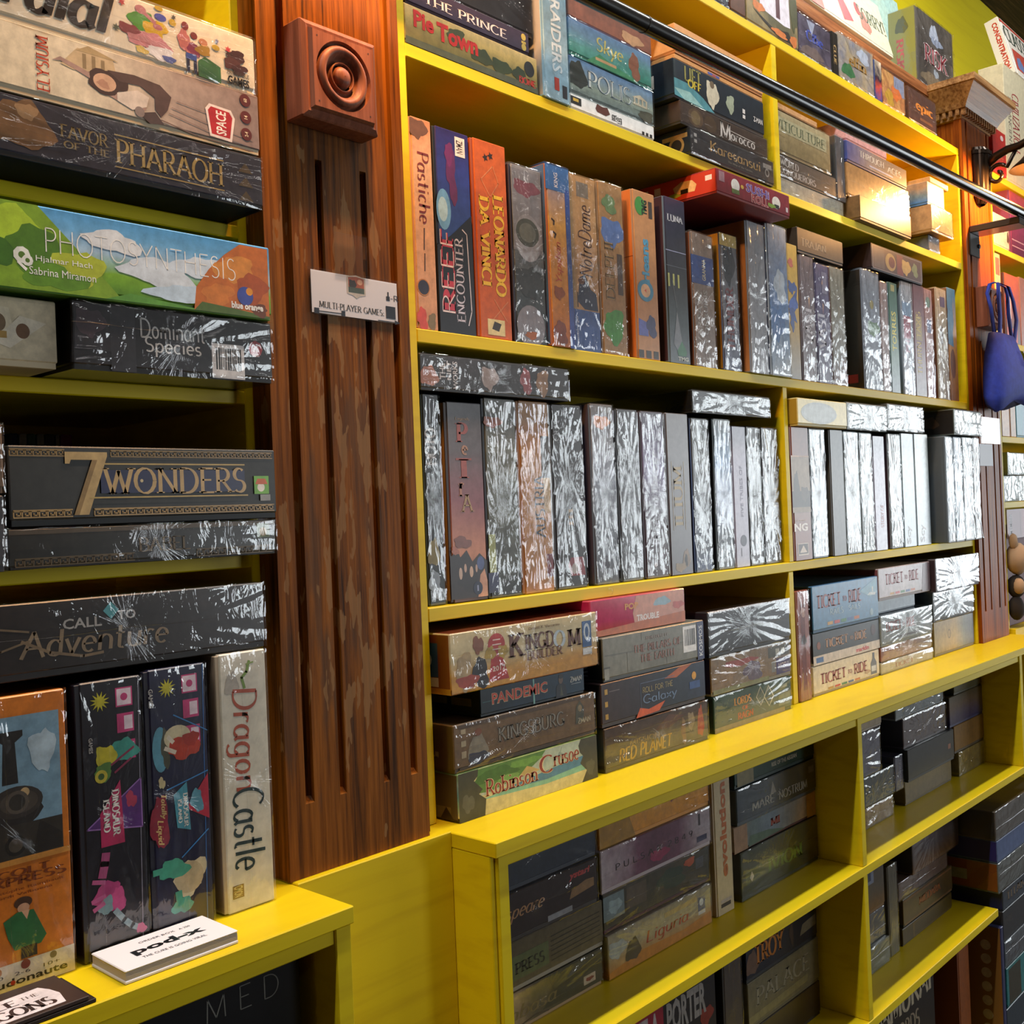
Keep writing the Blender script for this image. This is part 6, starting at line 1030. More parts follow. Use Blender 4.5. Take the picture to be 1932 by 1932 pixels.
game('lords', 'Y8', (146, 1055), (590, 712), .985, ZD, ('#2c4a40', '#34544a', '#27423a', '#6a6c50'), 'dark green box with orange capitals and pale diamond emblems', GD, n=.2, s=8, wrap=True, sidecol='#1c2a24', x0=1.558, title=[T('LORDS', .24, .60, .46, .82, '#d8963c', 'serifb'), T('OF', .34, .42, .42, .54, '#c8583c', 'serifb'), T('RAGN', .28, .18, .48, .38, '#c8502c', 'serifb')], pic=[P([(.52, .66), (.58, .95), (.64, .62), (.58, .38)], '#a8a898'), P([(.53, .66), (.58, .90), (.63, .63), (.58, .42)], '#3c5048'), P([(.62, .60), (.69, .92), (.76, .55), (.69, .28)], '#b8b8a8'), P([(.635, .6), (.69, .87), (.745, .56), (.69, .33)], '#4a5a50'), R(0, .0, .9, .14, '#8a7c5c'), R(.82, .2, .98, .6, '#6a7868'), R(.82, .72, .94, .82, '#8a9484')])
game('moshi', 'Y8', (141, 838), (586, 507), .987, 'lords', ('#a09880', '#8a7c6c', '#94703c', '#6c5c54'), 'cream wrapped picture box with a purple label, middle of its stack', GD, n=.35, s=10, wrap=True, sidecol='#2c2438', x0=1.556, pic=[R(.80, .10, .985, .56, '#4a3c70'), T('MOSHI', .83, .24, .97, .42, '#b8b0c8', 'bold'), R(.74, .2, .79, .5, '#8a8a88'), R(.7, .62, .98, .92, '#5c5c54'), R(.80, .68, .85, .84, '#c0c0b8'), R(.87, .68, .92, .84, '#c0c0b8'), blob(.35, .72, .18, .10, '#a8483c', 4), blob(.5, .4, .12, .25, '#6a5c70', 5), R(.02, .02, .7, .14, '#8a8c5c')])
game('bigdark2', 'Y8', (111, 608), (580, 267), .985, 'moshi', ('#26282c', '#323438', '#1e2024'), 'thick near-black box in loose glaring film, third counter stack', GD, n=.25, s=8, wrap=True, sidecol='#1c1620', x0=1.55, tcols=('#2c2628', '#3c2c30'))
game('redspine', 'Y8', (609, 884), (689, 216), .998, ZD, ('#8a4c40', '#9a5448', '#8c3c38'), 'brick red tall box standing beside the third counter stack', GD, n=.2, stand=True, wrap=True, sidecol='#8a3430', D=.28, x0=1.8875, pic=[R(.3, .1, .65, .88, '#7a3430'), blob(.5, .55, .2, .05, '#3c1c1c', 3), blob(.5, .8, .2, .04, '#c09488', 5)])
TR_ = '#8a2c28'
def ttr(a, b, c, d): return [T('TICKET', a, b, a + (c - a) * .52, d, TR_, 'serifb'), T('TO', a + (c - a) * .57, b + (d - b) * .22, a + (c - a) * .66, b + (d - b) * .62, TR_, 'serifb'), T('RIDE', a + (c - a) * .70, b, c, d, TR_, 'serifb')]
def flags(v): return [R(.20, v, .28, v + .07, '#b88c3c'), R(.30, v, .38, v + .07, '#b8382c'), R(.40, v, .48, v + .07, '#3c7a4c'), R(.50, v, .58, v + .07, '#3c5c98'), R(.60, v, .68, v + .07, '#b86a3c')]
game('ttr1', 'Y8', (731, 838), (1094, 561), 1.003, ZD, ('#c8b8a4', '#d4c8b4', '#bcac9c'), 'cream train game box with red western lettering and a dark bottle', GD, n=.12, tray='#a89880', x0=1.954, title=ttr(.10, .34, .80, .72), pic=flags(.12) + [P([(.86, .15), (.86, .55), (.89, .72), (.89, .92), (.925, .92), (.925, .72), (.955, .55), (.955, .15)], '#4a5268'), R(.87, .25, .945, .45, '#b8bcc8'), blob(.8, .3, .04, .08, '#a88a6c', 4)])
game('ttr2', 'Y8', (738, 640), (1095, 387), 1.003, 'ttr1', ('#26282c', '#2c3038', '#1e2226'), 'black train game box with gold lettering above a white strip', GD, n=.15, tray='#c8c0b8', x0=1.957, pic=[R(0, .02, 1, .30, '#c8bcb4'), R(.04, .08, .14, .24, '#2c5a98')], title=[T('TICKET', .17, .46, .50, .76, '#a87c58', 'serifb'), T('TO', .53, .54, .58, .66, '#a87c58', 'serifb'), T('RIDE', .60, .46, .79, .76, '#a87c58', 'serifb'), T('marklin', .62, .08, .82, .22, '#b82838', 'black')], logo=[C(.90, .68, .012, '#3c2024'), C(.08, .6, .008, '#7a3c1c')])
game('ttr3', 'Y8', (744, 450), (1086, 141), 1.0, 'ttr2', ('#2c5c8c', '#3c6c98', '#4c80a8', '#3a6a9c'), 'thick ocean-blue train game box with a ship at the corner', GD, n=.15, sidecol='#16222c', x0=1.957, tcols=('#2a4a70', '#34587c'), title=ttr(.06, .50, .72, .80) + [T('RAILS', .24, .32, .44, .46, '#b8ccd8', 'serif'), T('SAILS', .52, .34, .70, .46, '#b8ccd8', 'serif')], pic=flags(.12) + [P([(.70, .72), (.98, .98), (.98, .62), (.86, .56)], '#7aa4bc'), P([(.82, .60), (.86, .66), (.96, .64), (.95, .58)], '#c8d0d4'), R(.9, .66, .92, .78, '#c8d0d4'), C(.88, .2, .008, '#8aa4b4')])
game('d20', 'Y8', (1112, 713), (1408, 551), 1.001, ZD, ('#9a9078', '#aca48c', '#8c8068'), 'thin cream wrapped box at the bottom of the narrow stack', GD, n=.3, s=12, wrap=True, x0=2.268, title=[T('TICKET', .25, .3, .6, .7, '#9a5c48', 'serifb')])
game('d19', 'Y8', (1112, 620), (1400, 471), 1.002, 'd20', ('#8a4c38', '#94684c', '#7c6c64'), 'thin brick-coloured wrapped box, second from the counter', GD, g='x', n=.3, s=10, wrap=True, x0=2.268)
game('d18', 'Y8', (1116, 528), (1402, 306), .999, 'd19', ('#7c868c', '#8c969c', '#747c84'), 'silver-grey wrapped train game box with dark red lettering', GD, n=.25, wrap=True, x0=2.268, title=ttr(.08, .44, .64, .78) + [R(.2, .18, .7, .24, '#5c5c64')])
game('d17', 'Y8', (1116, 340), (1301, 236), 1.02, 'd18', ('#5c6c7c', '#6c7c88', '#7a7470'), 'small slate-blue box tucked between two train games', GD, n=.2, x0=2.30, D=.2)
game('d16', 'Y8', (1101, 245), (1386, 57), .998, 'd17', ('#a49ca4', '#b4acb0', '#8c848c'), 'pale lilac train game box with red lettering, topmost', GD, g='x', n=.1, x0=2.262, sidecol='#7a4448', title=ttr(.12, .46, .76, .82), pic=flags(.14) + [P([(.82, .05), (.86, .95), (1, .95), (1, .05)], '#6c5c64')])
game('d23', 'Y8', (1421, 609), (1654, 346), 1.003, ZD, ('#8a7c50', '#a8905c', '#b49a60', '#7c8078', '#5c6470'), 'golden misty box with a small round emblem at the counter end', GD, g='x', n=.2, s=7, x0=2.58, x1=2.848, pic=[E(.36, .56, .04, .14, '#7a6c48'), E(.36, .56, .028, .1, '#a89060')])
game('d22', 'Y8', (1412, 389), (1640, 187), 1.0, 'd23', ('#3c4448', '#4c5458', '#5c6468'), 'dark teal-grey wrapped box in the last counter stack', GD, n=.25, wrap=True, x0=2.575)
game('d21', 'Y8', (1461, 213), (1670, 7), .985, 'd22', ('#54525c', '#64626c', '#4c4a54'), 'thick grey violet wrapped box topping the last counter stack', GD, n=.15, wrap=True, sidecol='#2c1820', x0=2.560, title=[T('GUILD', .2, .12, .75, .24, '#8a8890', 'serif')], seam=.5)

# ------------------------------------------------------------------ below the counter, first row
GE = 'board games in the low shelf under the counter'
yE = .975
game('mombasa', 'X1', (180, 1930), (786, 1402), yE, ZE, ('#a88c6c', '#b09878', '#5c5440', '#4a442c', '#3a3824'), 'savanna-coloured box with tall gold script, bottom left under the counter', GE, g='x', n=.3, s=6, wrap=True, x0=.946, title=[T('Mombasa', .02, .30, .62, .66, '#7c6c44', 'pen', 0, .2)], pic=[P([(.55, .98), (1, .98), (1, .1), (.5, .2), (.6, .5)], '#3c3c2c'), R(.84, .22, .94, .46, '#b8a890'), blob(.89, .34, .03, .06, '#7a2c20', 4), LN([(.3, .1), (.45, .2), (.55, .12)], .002, '#4a3c30')])
game('press', 'X1', (170, 1690), (786, 1078), yE + .002, 'mombasa', ('#4a4234', '#564e3e', '#3c382e'), 'grey-brown engraved box with a green panel of dark capitals', GE, n=.25, s=10, x0=.944, tray='#8a8478', title=[T('PRESS', .31, .32, .53, .56, '#26281e', 'serifb')], pic=[R(.24, .22, .56, .70, '#515a3c')] + [LN([(.58, .25 + .1 * i), (.97, .28 + .1 * i)], .0012, '#2c2a22') for i in range(6)] + [blob(.12, .4, .10, .25, '#333022', 3)])
game('shakes', 'X1', (157, 1372), (752, 783), yE, 'press', ('#20181a', '#2a2022', '#181416'), 'black box with tan handwriting and a small red logo', GE, n=.2, wrap=True, x0=.945, title=[T('Shakespeare', -.0, .38, .56, .76, '#a8805c', 'pen', 0, .35)], pic=[P([(.76, .34), (.78, .52), (.9, .62), (.97, .6), (.97, .42)], '#8a6a48'), R(.58, .08, .78, .2, '#8a8c94')], logo=[T('ystari', .76, .72, .94, .90, '#a83c3c', 'black', 0, .2)])
game('darknavy', 'X1', (147, 1028), (748, 640), yE + .004, 'shakes', ('#27313f', '#2d3848', '#222b36'), 'plain dark navy box directly under the counter edge', GE, n=.12, x0=.945, wrap=True, z1=-.428, title=[T('NUNS', .4, .7, .8, .9, '#6a5040', 'thin')])
game('liguria', 'X1', (836, 1660), (1532, 962), yE - .004, ZE, ('#b0742c', '#b08c5c', '#9a9078', '#8c887c', '#948c74'), 'tan harbour box with red script over an orange base', GE, g='z', n=.15, s=8, wrap=True, x0=1.222, title=[T('Liguria', .34, .30, .76, .66, '#a02c20', 'pen', 0, .15)], pic=[P([(0, .02), (0, .16), (.3, .3), (.7, .22), (1, .32), (1, .02)], '#b87828'), blob(.22, .42, .06, .28, '#3c3424', 3), blob(.08, .62, .07, .22, '#98a0a0', 4), R(.52, .74, .85, .86, '#a89464')], logo=[R(.86, .46, .935, .80, '#3c4c78'), E(.897, .66, .022, .09, '#c0c8d0'), R(.86, .36, .935, .45, '#c0c0c0')])
game('darkjungle', 'X1', (806, 1298), (1518, 702), yE + .002, 'liguria', ('#3c3830', '#4c4438', '#2c3028', '#5c5044'), 'dark foliage box with a pale panel in film over maroon', GE, n=.4, s=10, wrap=True, x0=1.218, tray='#4a1414', pic=[R(.0, .3, .18, .92, '#6a7c84'), blob(.1, .6, .05, .2, '#8ca0a8', 4), R(.2, .35, .38, .9, '#54483c'), blob(.62, .6, .14, .25, '#24382c', 5), R(.86, .5, .94, .8, '#4a4c54'), blob(.8, .8, .06, .1, '#a84c2c', 6)])
game('pulsar', 'X1', (826, 1020), (1526, 432), yE, 'darkjungle', ('#b0a4ac', '#70445c', '#5a3448', '#6a4258', '#a89ca4'), 'white and magenta nebula box with spaced dark capitals', GE, g='x', n=.25, s=7, wrap=True, x0=1.22, sidecol='#8a7c34', title=[T('P U L S A R  2 8 4 9', .12, .42, .82, .58, '#2a2228', 'mono')], pic=[R(.86, .2, .96, .34, '#26284c'), R(.88, .62, .9, .92, '#2c2430'), blob(.5, .35, .08, .15, '#8a2450', 4)])
game('punjab', 'X1', (832, 720), (1520, 300), yE + .002, 'pulsar', ('#d89020', '#dc9828', '#e0b060', '#e0c488'), 'amber box with dark red script cut off by the counter', GE, g='z', n=.1, wrap=True, x0=1.221, z1=-.428, title=[T('Punjab', .38, .42, .84, .95, '#8a2430', 'pen', 0, .2)], pic=[P([(0, .02), (0, .98), (.22, .98), (.26, .4), (.3, .02)], '#a87c28'), R(.08, .5, .1, .9, '#3c2830'), R(.85, .55, .95, .98, '#8a94b0')])
game('evolution', 'X1', (1552, 1222), (1656, 226), yE - .002, ZE, ('#a89478', '#b8a888', '#b4a080'), 'tall cream box with orange and brown letters up its spine', GE, n=.08, stand=True, x0=1.5215, z1=-.432, title=[T('evolution', .34, .24, .72, .86, '#a85c2c', 'black', 90)], logo=[R(.25, .05, .8, .075, '#2c2420'), R(.25, .08, .85, .10, '#a89c94')])
game('darkgreen', 'X2', (215, 1145), (712, 547), yE, ZE, ('#243028', '#2c3a2c', '#3c4224', '#3a2c22'), 'dark green box with dim lime letters and a white diamond', GE, g='x', n=.25, s=8, wrap=True, x0=1.607, title=[T('IVION', .32, .30, .78, .62, '#5c7a28', 'serifb')], pic=[P([(.05, .30), (.05, .58), (.55, .66), (.5, .38)], '#4a5630'), P([(.10, .42), (.125, .54), (.15, .42), (.125, .32)], '#c8c0a8')], sidecol='#201814')
game('sealite', 'X2', (172, 795), (692, 388), yE + .003, 'darkgreen', ('#8a6c50', '#5c6c70', '#6c7c8c', '#7c7468', '#a8742c'), 'blue coastal box with an orange end and small red letters', GE, g='x', n=.2, s=8, x0=1.592, tray='#4a1c14', title=[T('MI', .42, .42, .54, .72, '#8a3428', 'serifb')], pic=[P([(.16, .05), (.18, .45), (.4, .35), (.6, .1)], '#4c6458'), R(.88, .02, 1, .98, '#a8742c'), R(0, .02, .15, .98, '#8a6c54')])
game('mare', 'X2', (196, 614), (716, 162), yE, 'sealite', ('#34424c', '#3c464c', '#34342c', '#2c281c'), 'slate box with chiselled white Roman capitals, near the divider', GE, x1=1.8975, g='x', n=.2, s=9, wrap=True, x0=1.602, sidecol='#1c1c1a', title=[T('MARE', .17, .24, .44, .50, '#a8a498', 'serif'), T('NOSTRUM', .50, .22, .88, .48, '#a8a498', 'serif')], pic=[P([(.40, .5), (.43, .85), (.47, .5)], '#8a867c'), R(.9, .62, .97, .82, '#6c685c')])
game('parthenon', 'X2', (196, 350), (726, 50), yE + .003, 'mare', ('#10302a', '#143830', '#0e2822'), 'deep green box with ivory capitals half hidden by the counter', GE, x1=1.8975, n=.1, x0=1.602, z1=-.428, sidecol='#1a1c1a', title=[T('PARTHENON', .25, .50, .9, .96, '#b0a890', 'serif'), T('RISE OF THE AEGEAN', .44, .22, .76, .34, '#b8b09c', 'bold')], pic=[R(.03, .04, .22, .75, '#7c7454'), R(.92, .5, .98, .9, '#7c7464')])
GE2 = 'board games in the low shelf beyond the divider'
def lo(id, BL, TR, cols, label, on, zn='X3', Y=.98, **k): return game(id, zn, BL, TR, Y, on, cols, label, GE2, **k)
lo('f5', (182, 1810), (460, 1382), ('#6a5a44', '#80684c', '#7c6444', '#544c38'), 'tan ornamental wrapped box, bottom of the stack past the divider', ZE, n=.3, s=14, wrap=True, D=.28)
lo('f3', (162, 1508), (417, 1103), ('#2a3438', '#323c40', '#242c2e'), 'dark petrol box edged with white highlights above the tan one', 'f5', n=.15, wrap=True, D=.28, x1=2.265)
lo('f2', (150, 1158), (322, 692), ('#4c4c5c', '#585868', '#44444e'), 'thick slate violet wrapped box leaning by the divider', 'f3', n=.3, wrap=True, D=.27, x0=1.93)
lo('f1', (134, 730), (336, 560), ('#8a7c68', '#98886c', '#6c5c50'), 'pale tan picture box just under the counter past the divider', 'f2', n=.35, s=18, D=.27, x0=1.925, z1=-.432)
lo('f4', (447, 1372), (556, 967), ('#3c3c4c', '#4c4c60', '#343440'), 'indigo wrapped box on end between two low stacks', 'f5', n=.25, wrap=True, stand=True, D=.26, x0=2.268, title=[T('NOTION', .55, .25, .8, .85, '#7c7c94', 'bold', 90)])
lo('f6', (582, 1500), (1042, 1012), ('#54482c', '#64563a', '#4a4028'), 'dim khaki box at the bottom of the second stack past the divider', ZE, n=.3, s=14, D=.28, Y=.985)
lo('f7', (577, 1210), (1067, 722), ('#24282c', '#2c3034', '#1e2224'), 'plain black box with a tiny orange logo in the middle', 'f6', n=.15, D=.28, Y=.972, x0=2.320, logo=[R(.86, .42, .92, .58, '#8a5c48')])
lo('f8', (567, 918), (987, 442), ('#4c4244', '#5c5254', '#44383a'), 'mauve brown box in zigzag creased film, third in its stack', 'f7', n=.25, wrap=True, sidecol='#221810', D=.28, x0=2.322)
lo('f9', (497, 650), (967, 332), ('#6c7478', '#7c868a', '#8c9498'), 'silver wrapped box with blue-white glare under the counter', 'f8', n=.2, wrap=True, sidecol='#3c3830', D=.27, x0=2.285, z1=-.432)
lo('f10', (1117, 1235), (1526, 752), ('#6c6040', '#7c704c', '#5c5236'), 'faded gold wrapped box at the bottom of the end stack', ZE, n=.3, s=10, wrap=True, D=.28, x0=2.645, x1=2.826)
lo('f11', (1087, 880), (1436, 532), ('#4c4234', '#7c5c34', '#54402c'), 'brown and amber box second up in the end stack', 'f10', n=.35, s=12, D=.27, x0=2.62, x1=2.825)
lo('f12', (1017, 670), (1416, 248), ('#34345c', '#4c4458', '#5c4c40', '#4a4434'), 'violet and brown picture box third up in the end stack', 'f11', g='z', n=.35, s=10, D=.27, x0=2.585, x1=2.823)
lo('f13', (1102, 380), (1402, 172), ('#4a4a34', '#5c5840'), 'olive box at the top of the end stack', 'f12', n=.3, s=16, D=.26, x0=2.63, x1=2.822, z1=-.436)
# second row down
GF = 'board games on the lowest visible shelf'
def l2(id, BL, TR, cols, label, on, zn='X4', Y=.975, **k): return game(id, zn, BL, TR, Y, on, cols, label, GF, **k)
game('porter0', 'Q6', None, (790, 760), .972, ZF, ('#17171c', '#1e1e26'), 'black box beneath the one with chunky grey capitals', GF, n=.15, x0=1.215, x1=1.512, z1=-.875, D=.27)
l2('porter', (100, 1010), (940, 460), ('#15151a', '#1a1a22', '#12121a'), 'black and crimson box with chunky grey capitals', 'porter0', 'Q6', n=.1, x0=1.215, x1=1.512, z1=-.742, D=.27, pic=[R(.0, .02, .49, .98, '#8a1830'), R(.5, .02, .99, .06, '#7a1c24'), blob(.9, .3, .06, .12, '#7a2420', 4)], title=[T('PRET-A', .14, .36, .45, .72, '#a89c9c', 'black'), T('PORTER', .52, .34, .90, .74, '#8a8684', 'black')])
l2('wrapspine', (975, 1010), (1115, 345), ('#34302c', '#443c36', '#3a342e'), 'brown wrapped box standing beside the red-topped stack', ZF, 'Q6', n=.3, s=14, wrap=True, stand=True, x0=1.535, x1=1.597, z1=-.735)
l2('plainlow', (1150, 1010), (1545, 960), ('#2c2014', '#382a18'), 'dark umber box at the foot of the last stack by the divider', ZF, 'Q6', n=.3, x0=1.612, x1=1.875, z1=-.915)
l2('palace', (1150, 1000), (1542, 440), ('#5a5440', '#68624c', '#4c4834'), 'grey-green box with large pale capitals over a cream strip', 'plainlow', 'Q6', n=.2, x0=1.612, x1=1.876, z1=-.832, title=[T('PALACE', .10, .42, .85, .80, '#857f6c', 'serif')], pic=[P([(.0, .12), (.0, .28), (.82, .34), (.82, .18)], '#7c7450')])
l2('troy', (1150, 640), (1535, 180), ('#0e1420', '#141c2c', '#10182a'), 'midnight blue box with fiery orange lettering', 'palace', 'Q6', n=.15, x0=1.61, x1=1.874, z1=-.757, title=[T('TROY', .12, .28, .52, .76, '#a8641c', 'serifb')], pic=[blob(.08, .4, .07, .3, '#5c4438', 3), P([(.74, .3), (.78, .55), (.98, .62), (.98, .35)], '#6c6450'), blob(.62, .5, .03, .25, '#3c2c28', 5), LN([(.1, .8), (.5, .84)], .0014, '#7c7c5c')])
l2('redtop', (1130, 340), (1510, 75), ('#3c1414', '#481a16', '#301010'), 'dark red box on top of the fiery-lettered one', 'troy', 'Q6', n=.2, x0=1.606, x1=1.868, z1=-.712)
game('q1', 'X4', (215, 1480), (385, 1110), .968, ZF, ('#4a5044', '#5a6050', '#3c4438'), 'mossy wrapped box under glittering film, low beyond the divider', GF, n=.3, s=12, wrap=True, x0=1.925, x1=2.182, z1=-.925, pic=[R(.15, .1, .5, .5, '#8a6834')])
game('q2', 'X4', (205, 1200), (385, 820), .976, 'q1', ('#3c4044', '#54565c'), 'grey wrapped box with sparkling creases, second up low down', GF, n=.3, s=12, wrap=True, x0=1.925, x1=2.18, z1=-.862)
game('q3', 'X4', (200, 890), (370, 450), .975, 'q2', ('#6a4a1c', '#4c4438', '#443e36', '#3c3c38'), 'dusky box with an amber base and small blue badge', GF, g='z', n=.25, x0=1.925, x1=2.18, z1=-.725, logo=[R(.55, .45, .8, .75, '#6c7488'), R(.6, .5, .75, .7, '#26304c')])
game('q4', 'X4', (395, 1320), (495, 400), .972, ZF, ('#4a4438', '#54503e', '#3c3c38'), 'olive wrapped spine standing between low stacks', GF, n=.25, s=14, wrap=True, stand=True, z1=-.785, x0=2.19, x1=2.24)
game('q5', 'X4', (525, 1240), (1015, 850), .975, ZF, ('#3a2c14', '#443618', '#302410'), 'dark ornate box with dull gold frame at the shelf foot', GF, n=.3, s=16, x0=2.262, x1=2.55, z1=-.942, pic=[R(.2, .1, .97, .14, '#6a5428'), R(.2, .86, .97, .9, '#6a5428'), R(.2, .1, .22, .9, '#6a5428')])
game('q6', 'X4', (600, 940), (1022, 440), .976, 'q5', ('#3c3a28', '#4a3a20', '#2c2c20'), 'ornate framed box with orange letters above the dark gold one', GF, n=.3, s=14, x0=2.272, x1=2.56, z1=-.881, pic=[R(.02, .05, .98, .12, '#6a4a2c'), R(.02, .88, .98, .95, '#6a4a2c')], title=[T('MIDDARA', .3, .4, .75, .7, '#8a4c20', 'serifb')])
game('q7', 'X4', (545, 740), (990, 420), .977, 'q6', ('#584a42', '#685850', '#443630'), 'pinkish brown wrapped box in the low end stack', GF, n=.3, wrap=True, x0=2.255, x1=2.54, z1=-.84)
game('q8', 'X4', (735, 480), (1175, 100), .97, 'q7', ('#6a4a20', '#544a48', '#5c5050', '#4a4040'), 'grey wrapped box with an amber base topping the low end stack', GF, g='z', n=.2, wrap=True, x0=2.32, x1=2.60, z1=-.72, sidecol='#2a1c0c', side=[R(.72, .4, .88, .85, '#4a4c30')])

# big boxes piled on the floor in front of the low shelf's far end
GP = 'large boxes piled on the floor at the end of the low shelf'
yP = .886
def pile(id, zn, BL, TR, cols, label, on, **k): k.setdefault('D', .29); return game(id, zn, BL, TR, k.pop('Y', yP), on, cols, label, GP, **k)
xp = lambda zn, x, y: aty(zn, x, y, yP).x
xP0, xP1 = xp('Q5', 440, 700), xp('Q5', 440, 700) + .36
zq = lambda y: aty('Q5', 440, y, yP).z
pile('p0', 'Q5', None, (1, 1), ('#201a16', '#2a221c'), 'big dark brown box at the foot of the floor pile', FLOOR, x0=xP0 + .02, x1=xP1, z1=-1.30)
pile('p1', 'Q5', None, (1, 1), ('#34404a', '#2c3840'), 'big dark petrol box low in the floor pile', 'p0', x0=xP0 + .02, x1=xP1, z1=zq(1900))
pile('p2', 'Q5', None, (1, 1), ('#2c6a6c', '#34787a', '#3c4440'), 'teal box with a dark portrait in the floor pile', 'p1', x0=xP0 + .03, x1=xP1, z1=zq(1560), pic=[R(.04, .04, .3, .92, '#3a382c')])
pile('p3', 'Q5', None, (1, 1), ('#4a5258', '#545c64'), 'grey wrapped box under the blue game in the floor pile', 'p2', x0=xP0 + .025, x1=xP1, z1=zq(1330), wrap=True)
pile('p4', 'Q5', None, (1, 1), ('#26282c', '#2e3034', '#222428'), 'broad black box in the middle of the floor pile', 'p3', x0=xP0 + .02, x1=xP1, z1=zq(1065), title=[T('LEVEL', .04, .5, .2, .75, '#54504c', 'serif')])
pile('p5', 'Q5', None, (1, 1), ('#2a323c', '#343c46', '#262c34'), 'blue-sided dark box with brown letters in the floor pile', 'p4', x0=xP0 + .025, x1=xP1, z1=zq(895), title=[T('TITAN', .08, .35, .5, .8, '#6a5a48', 'serifb')], sidecol='#1e2450')
pile('p6', 'Q5', None, (1, 1), ('#4c5048', '#5c605c', '#3c4038'), 'wrapped box with an orange side in the floor pile', 'p5', x0=xP0, x1=xP1, z1=zq(640), wrap=True, sidecol='#7a3c14', side=[R(.45, .3, .75, .65, '#8a8468')])
pile('p7', 'Q5', None, (1, 1), ('#4a5a7c', '#54648a', '#445474'), 'slate blue flat box second from the pile top', 'p6', x0=xP0, x1=xP1, z1=zq(455), sidecol='#26205c')
pile('p8', 'Q5', None, (1, 1), ('#4a443c', '#58524a'), 'thick wrapped box topping the floor pile, sky glare on its film', 'p7', x0=xP0 - .004, x1=xP1, z1=zq(205), wrap=True, sidecol='#1c1a18')
game('sidebox1', 'Q5', (400, 1932), (460, 1200), .886, FLOOR, ('#2c3050', '#363a5c', '#28283e'), 'tall navy box standing on end beside the floor pile', GP, x0=2.608, x1=xP0 + .019, z1=aty('Q5', 352, 1260, .886).z, stand=True, D=.26, sidecol='#7a5424', side=[C(.86, .9 - .07 * i, .012, '#a89c88') for i in range(8)])
game('samurai', 'X4', (480, 1932), (940, 1420), .95, -1.30, ('#15120f', '#1c1814', '#100e0c'), 'black box with tilted bone-white brush capitals, low in shadow', GF, x0=2.02, x1=2.36, z1=-1.005, D=.28, title=[T('SAMURAI', .05, .70, .95, .92, '#a89c84', 'penb'), T('SWORDS', .25, .52, .75, .66, '#8a7c68', 'penb')])
game('orangelow', 'X4', (1110, 1932), (1210, 1150), .93, -1.30, ('#7a3c14', '#8a4818', '#5c2c10'), 'rust orange spine in the shadow below the shelf', GF, x0=2.45, x1=2.52, z1=-1.02, D=.28, stand=True)
game('plaid', 'Z4', (870, 1248), (1500, 960), .90, -.78, ('#0d0e10', '#121417', '#0a0b0c'), 'near-black box with scattered pale capitals under the leaflet counter', GL1, x0=.45, x1=.635, z1=-.425, D=.3, title=[T('M E D', .42, .885, .86, .95, '#7a7a74', 'thin')], pic=[R(.2, .35, .8, .80, '#16301f')])
# ------------------------------------------------------------------ cornice ledge, capitals, rail, sconces
mb = MB(); mb.box(LX0, 2.84, 1.054, BACK + .009, 1.047, 1.077, OAKX, .002); mb.box(LX0, 2.84, 1.062, BACK + .009, 1.032, 1.047, OAKX); struct(mb.build('trim_3'))
CAPW = wood_mat('capital_oak', '#9a7048', '#b48a5c', '#6a4628', along='x', rough=.32)
def capital(x, yf, label):
    r = empty('capital', (x, yf, .985)); tag(r, label, 'capital', 'carved capitals on the pilasters'); hw = .1025
    def lay(mb, prof):          # (overhang, z) rings mitred round left, front and right
        for (o0, z0), (o1, z1) in zip(prof, prof[1:]):
            A = [(-hw - o0, .10, z0), (-hw - o0, -o0, z0), (hw + o0, -o0, z0), (hw + o0, .10, z0)]
            B = [(-hw - o1, .10, z1), (-hw - o1, -o1, z1), (hw + o1, -o1, z1), (hw + o1, .10, z1)]
            for i in range(3): mb.face([A[i], A[i + 1], B[i + 1], B[i]], CAPW)
        for (o, z, fl) in ((prof[0][0], prof[0][1], 1), (prof[-1][0], prof[-1][1], 0)):
            q = [(-hw - o, .10, z), (-hw - o, -o, z), (hw + o, -o, z), (hw + o, .10, z)]; mb.face(q[::-1] if fl else q, CAPW)
        A = [(-hw - o, .10, z) for o, z in prof] + [(hw + o, .10, z) for o, z in reversed(prof)]; mb.face(A, CAPW)
    mb = MB(); lay(mb, [(.018, .022), (.022, .030), (.024, .034), (.027, .038), (.036, .050), (.047, .064), (.052, .070), (.052, .072), (.057, .074), (.057, .090)]); fixn(mb.build('crown_moulding', r))
    mb = MB(); lay(mb, [(.004, .0), (.004, .022)]); fixn(mb.build('frieze', r))
    for i in range(14):
        mb = MB(); xx = -hw - .012 + i * (2 * hw + .024 - .008) / 13; mb.box(xx, xx + .008, -.016, -.004, .006, .022, CAPW); mb.build('dentil', r)
    for i in range(5):
        for s in (-1, 1):
            mb = MB(); yy = .0 + i * .017; a, b = (-hw - .016, -hw - .004) if s < 0 else (hw + .004, hw + .016); mb.box(a, b, yy, yy + .009, .006, .022, CAPW); mb.build('dentil', r)
    return r
capital(2.976, .990, 'stepped oak capital with dentils above the sconce lamp')
capital(.776, .966, 'stepped oak capital with dentils above the worn pilaster')

